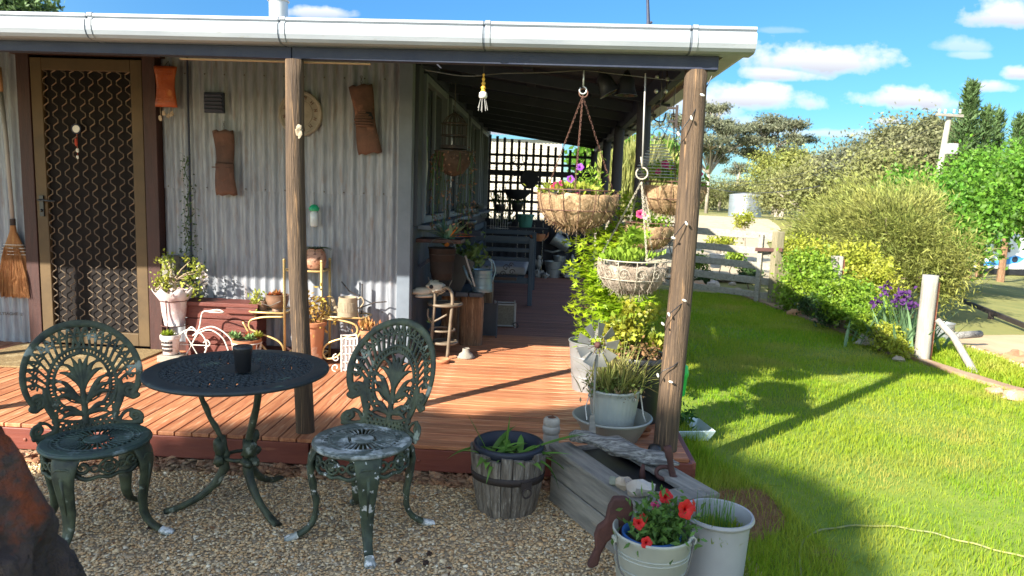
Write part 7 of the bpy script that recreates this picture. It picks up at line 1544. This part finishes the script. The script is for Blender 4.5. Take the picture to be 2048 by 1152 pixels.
gum('small gum behind the gap between the two tall gums', 100, (1475, 360), [(1478, 335, 18, 8), (1465, 345, 14, 6), (1490, 342, 12, 6)], 1500)
gum('grey gum rising from the slope left of the power pole', 60, (1800, 360), [(1795, 272, 26, 9), (1775, 285, 16, 8), (1815, 280, 20, 8), (1790, 300, 26, 8)], 5200, M_brn)
gum('brown leaning gum beside the tall conifer', 58, (1860, 350), [(1868, 252, 24, 9), (1850, 268, 26, 10), (1885, 262, 22, 10), (1860, 290, 30, 10), (1840, 285, 16, 9)], 7000, M_brn)
def conifer(label, px, top, base, Y, w, n=3600):
    p0, p1 = V(px, base, Y), V(px, top, Y); H = p1.z - p0.z; t = thing('conifer', label, 'conifer', (p0.x, Y, terr(p0.x, Y))); z0 = p0.z - t.location.z; b = MB().tube([(0, 0, 0), (0, 0, z0 + H)], [.18, .03], 7); P, D = [], []
    W = w * Y / FPX
    for k in range(70):
        q = k / 70; z = z0 + H * q; a = k * 2.4; l = W * (1 - q) ** .8 * rnd.uniform(.35, 1.25) + .06; e = Vector((l * math.cos(a), l * math.sin(a), z + l * .35)); b.tube([(0, 0, z), e], [.03, .01], 4)
        m_ = n // 70; s_ = rng.random((m_, 1)) ** .7; P.append(np.array([0, 0, z]) + s_ * (np.array(e) - np.array([0, 0, z])) + rng.normal(0, .10, (m_, 3)))
    b.obj('trunk', M_log, t); P = np.concatenate(P); d, s_ = rand_rot(len(P)); d[:, 2] = abs(d[:, 2]) + .3; d /= np.linalg.norm(d, axis=1)[:, None]; v, f = leaves(P, .32, .07, d, s_); link('foliage', np_mesh('foliage', v, f, M_pine), t, kind='stuff')
conifer('tallest dark conifer just right of the power pole', 1926, 172, 330, 36, 30, 4600)
conifer('slim leaning conifer right of the tallest one', 1962, 222, 330, 36, 15, 1500); conifer('thin pointed conifer between its two neighbours', 1985, 228, 330, 38, 14, 1400); conifer('small conifer at the right edge of the view', 2030, 238, 330, 36, 15, 1500)
# water tank, driveway fringe, power pole, wires, caravan
tk = thing('water_tank', 'round corrugated zincalume water tank at the end of the driveway', 'water tank', (V(1489, 430, 70).x, 70, 0))
b = MB(); n = 64; k = 40; r_, h = 1.52, 2.05
for i in range(k + 1):
    for j in range(n): a = 2 * math.pi * j / n; q = r_ + .02 * math.sin(i / k * 2 * math.pi * 13); b.v.append((q * math.cos(a), q * math.sin(a), h * i / k))
for i in range(k):
    for j in range(n): a, c = i * n + j, i * n + (j + 1) % n; b.f.append((a, c, c + n, a + n))
b.obj('tank_wall', mat('tank_iron', (.36, .39, .42), (.28, .31, .34), 2, 4, .35, metal=.6), tk, smooth=True); MB().lathe([(1.56, 2.04), (1.56, 2.08), (0, 2.3)], 48, cap0=False).obj('tank_roof', M_zinc, tk, auto=30)
pp = thing('power_pole', 'pale concrete power pole with crossarm and white transformer box', 'power pole'); tp_, bt = V(1899, 228, 30), V(1862, 440, 30)
MB().tube([bt + (bt - tp_) * .5, tp_], [.15, .10], 12).obj('pole', mat('pale_concrete', (.34, .33, .26), (.28, .27, .21), 2, 4, .8), pp, smooth=True)
MB().bar(V(1872, 229, 29.8), V(1926, 232, 29.8), .10, .10).obj('crossarm', M_plank, pp); q = V(1903, 298, 29.7); MB().box(q, (.36, .34, .42)).obj('transformer', M_tub, pp, bevel=.04)
for x in (1878, 1890, 1908, 1920): q = V(x, 226, 29.8); MB().tube([q, q + Vector((0, 0, .14))], .035, 6).obj('insulator', M_ceram, pp)
for k, (a, c, sag) in enumerate((((1395, 343, 60), (1880, 228, 29.8), 1.6), ((1395, 352, 60), (1915, 230, 29.8), 1.6), ((1365, 352, 40), (1640, 372, 22), .5))):
    a, c = V(*a), V(*c); MB().tube([a.lerp(c, t) - Vector((0, 0, sag * 4 * t * (1 - t))) for t in np.linspace(0, 1, 14)], .012, 4).obj('power_line', M_black, label=('upper overhead wire running from the pole to the left', 'lower overhead wire running from the pole to the left', 'near slack cable crossing in front of the gum trees')[k], cat='wire')
cv = thing('caravan', 'white caravan with a blue swirl parked on the grass under trees', 'caravan', (V(1952, 540, 42).x, 42, terr(27, 42)))
M_cw = mat('caravan_white', (.74, .75, .76), (.66, .68, .70), 2, 3, .35); M_cb = mat('caravan_blue', (.03, .20, .55), (.08, .34, .70), 3, 3, .4)
ol = [(0, .35), (0, 1.5), (.25, 2.15), (.6, 2.3), (5.2, 2.3), (5.5, 2.1), (5.6, .9), (5.4, .35)]; MB().prism(ol, 2.2, c=(0, 1.1, 0)).obj('body', M_cw, cv, bevel=.06)
for x, z, w, h_ in ((1.3, 1.55, .9, .45), (3.3, 1.55, 1.1, .5)): MB().box((x, -.01, z), (w, .03, h_)).obj('window', M_glass, cv)
MB().prism([(.3, .5), (1.2, .55), (2.3, .75), (2.6, 1.0), (2.1, 1.15), (1.6, 1.0), (1.0, .8), (.3, .72)], .02, c=(0, -.012, 0)).obj('blue_swirl', M_cb, cv); MB().lathe([(.17, 0), (.17, .01), (0, .01)], 20, (2.05, -.03, .92), M=M3).obj('blue_dot', MATS['navy_pot'], cv)
for x in (2.6, 3.3): MB().lathe([(.32, -.1), (.32, .1), (.18, .11), (0, .11)], 24, (x, .12, .32), M=M3).obj('wheel', M_black, cv)
MB().box((2.9, -.012, .18), (5, .02, .28)).obj('skirt', M_black, cv)
pole_ = (1897, 595), (2048, 655)
f2 = thing('low_dark_rail', 'low dark rail fence running down the grassy slope at the right', 'fence'); pa, pc = V(1893, 588, 16), V(2090, 668, 11)
MB().bar(pa, pc, .05, .08).obj('rail', M_hoop, f2)
for t in (.02, .55, .95): q = pa.lerp(pc, t); MB().tube([(q.x, q.y, terr(q.x, q.y) - .1), q], .05, 8).obj('post', M_hoop, f2)
lg_ = V(1893, 705, 8.6); MB().tube([tuple(V(1900, 672, 9.5)), tuple(V(1960, 668, 9.8))], .05, 8).obj('fallen_log', M_drift, label='dark fallen log lying across the sandy track', cat='log', smooth=True)
pts = [G(px, py, -.38) for px, py in ((1900, 700), (1950, 725), (2000, 745), (2080, 772))]; MB().tube([tuple(q) for q in spline([tuple(p) for p in pts], 4)], .035, 8).obj('black_pipe', M_navy, label='dark blue-grey pipe lying beside the lawn kerb at the right', cat='pipe', smooth=True)
q = V(1886, 668, 8.4); tin('garden_bucket', 'small grey bucket on the ground right of the round garden post', (q.x, 8.4, terr(q.x, 8.4)), .08, .11, .24, M_tin)
for i, (px, py, Y, r_, lb_, m) in enumerate(((2040, 690, 8.6, .22, 'large pink-brown boulder at the right edge beside the sandy track', M_rub), (1990, 790, 5.9, .07, 'reddish stone on the lawn kerb', M_rub), (2030, 795, 5.75, .09, 'larger reddish stone on the lawn kerb at the right edge', M_rub), (1738, 668, 7.75, .13, 'flat cream stone in the garden bed kerb', M_quartz), (1590, 618, 9.6, .10, 'reddish brown stone beside the gate post foot', M_rub), (1800, 700, 7.0, .06, 'small tan stone left of the round garden post', M_tanr), (1835, 668, 8.2, .08, 'rust-coloured stone behind the iris', M_rub))):
    p = V(px, py, Y); rockobj('garden_rock', (p.x, Y, terr(p.x, Y) + r_ * .35), (r_, r_ * .8, r_ * .6), m, lb_, seed=i + 40, n=10)
for i in range(26):
    x = rnd.uniform(1.2, 3.5); y = rnd.uniform(12.6, 15.5) - .5 * (x - 1.2); r_ = rnd.uniform(.05, .15); rockobj('rockery_stone', (x, y, r_ * .3), (r_, r_ * .8, r_ * .6), (M_quartz, M_tanr, M_rub)[i % 3], 'pale rockery stone among others seen through the fence rails', 'stone', seed=i + 60, n=9, group='rockery stones behind the rail fence')
for i, (px, py, Y, rx, rz, lb_, m) in enumerate(((1440, 485, 13.5, 24, 14, 'yellow-green plant behind the second fence rail', M_lowy), (1395, 520, 13.2, 20, 12, 'low green plant seen through the fence beside the corner post', M_lowg), (1500, 545, 12.4, 24, 12, 'dark green plant behind the middle of the fence', M_dg), (1490, 440, 15.5, 26, 16, 'leafy yellow-green shrub above the fence near the tank', M_lowy), (1470, 515, 13, 16, 10, 'small lime plant behind the third fence rail', M_lowg), (1410, 555, 12.8, 22, 10, 'dark low plant behind the lower fence rails', M_dg))):
    bush('rockery_plant', lb_, 'plant', [pb(px, py, Y, rx, rz)], 700, .06, .03, m, 16, .1, trunk=.012)
q = V(1432, 520, 12.9); tin('rockery_bucket', 'pale bucket standing among the rockery behind the fence', (q.x, 12.9, 0.3), .09, .12, .24, M_whitep)
rockobj('stone_pedestal', (V(1377, 570, 11.9).x, 11.9, .22), (.10, .09, .25), M_stoneb, 'upright grey stone beside the fence just right of the corner post', 'stone', seed=90, amp=.15)
bush('reed_clump', 'tall yellow reeds beyond the far veranda posts', 'reeds', [pb(1250, 375, 15, 30, 55), pb(1300, 385, 15.5, 35, 60), pb(1220, 380, 16, 22, 50)], 5200, .5, .02, mat('reed', (.40, .38, .12), (.30, .34, .10), 2, 3, .6, island=.4, transl=.3), 60, .3, up=(0, 0, 1.6))
bush('garden_tree', 'fresh green tree behind the yellow reeds', 'tree', [pb(1245, 320, 19, 30, 30), pb(1310, 330, 20, 34, 26), pb(1180, 330, 21, 30, 30)], 5200, .2, .12, M_bright, 60, .5)
bush('far_tree', 'dark tree crown showing above the gutter at the top left', 'tree', [pb(10, 20, 26, 70, 26), pb(70, 32, 26, 46, 14), pb(-60, 10, 26, 60, 40)], 9000, .22, .09, M_pine, 120, .6, trunk=.15)
# shade trees behind the photographer
def uv(u, v): c, s_ = math.cos(R(SUN_AZ)), math.sin(R(SUN_AZ)); return u * c + v * s_, -u * s_ + v * c
def shade_tree(label, spec, seed):
    x, y = uv(spec[0][0], spec[0][1]); t = thing('yard_tree', label, 'tree', (x, y, 0)); b = MB(); P = []
    for (u, v, z, ru, rz) in spec:
        xx, yy = uv(u, v); b.blob((xx - x, yy - y, z), (ru, ru, rz), 28, 20, .07, 2.2, seed); P.append(ball_points(int(3800 * ru * rz), (xx - x, yy - y, z), (ru * 1.04, ru * 1.04, rz * 1.04), .95)); seed += 1
    b.obj('inner_foliage', M_dg, t, smooth=True); P = np.concatenate(P); v_, f_ = leaves(P, .11, .07); link('foliage', np_mesh('foliage', v_, f_, M_lowg), t, kind='stuff'); MB().tube([(0, 0, 0), (0, 0, spec[-1][2])], [.24, .14], 10).obj('trunk', M_log, t)
K0 = 10.0
def sp_(lst): return [(u, -K0, z + (K0 - 3) / 1.76, ru, rz) for (u, z, ru, rz) in lst]
shade_tree('tall dense yard tree standing far behind the camera', sp_([(-2.3, 2.76, .95, 1.0), (-1.65, 2.70, .9, 1.0), (-3.0, 2.25, .85, 1.0), (-3.35, 1.5, .85, 1.1), (-1.2, 1.8, .82, 1.45), (-2.3, 1.3, 1.6, 1.5), (-1.0, .6, .9, 1.4)]), 3)
shade_tree('tall round yard tree at the far left behind the camera', sp_([(-7.9, 2.2, 1.25, 1.5), (-8.3, 1.2, 1.4, 1.2)]), 13)
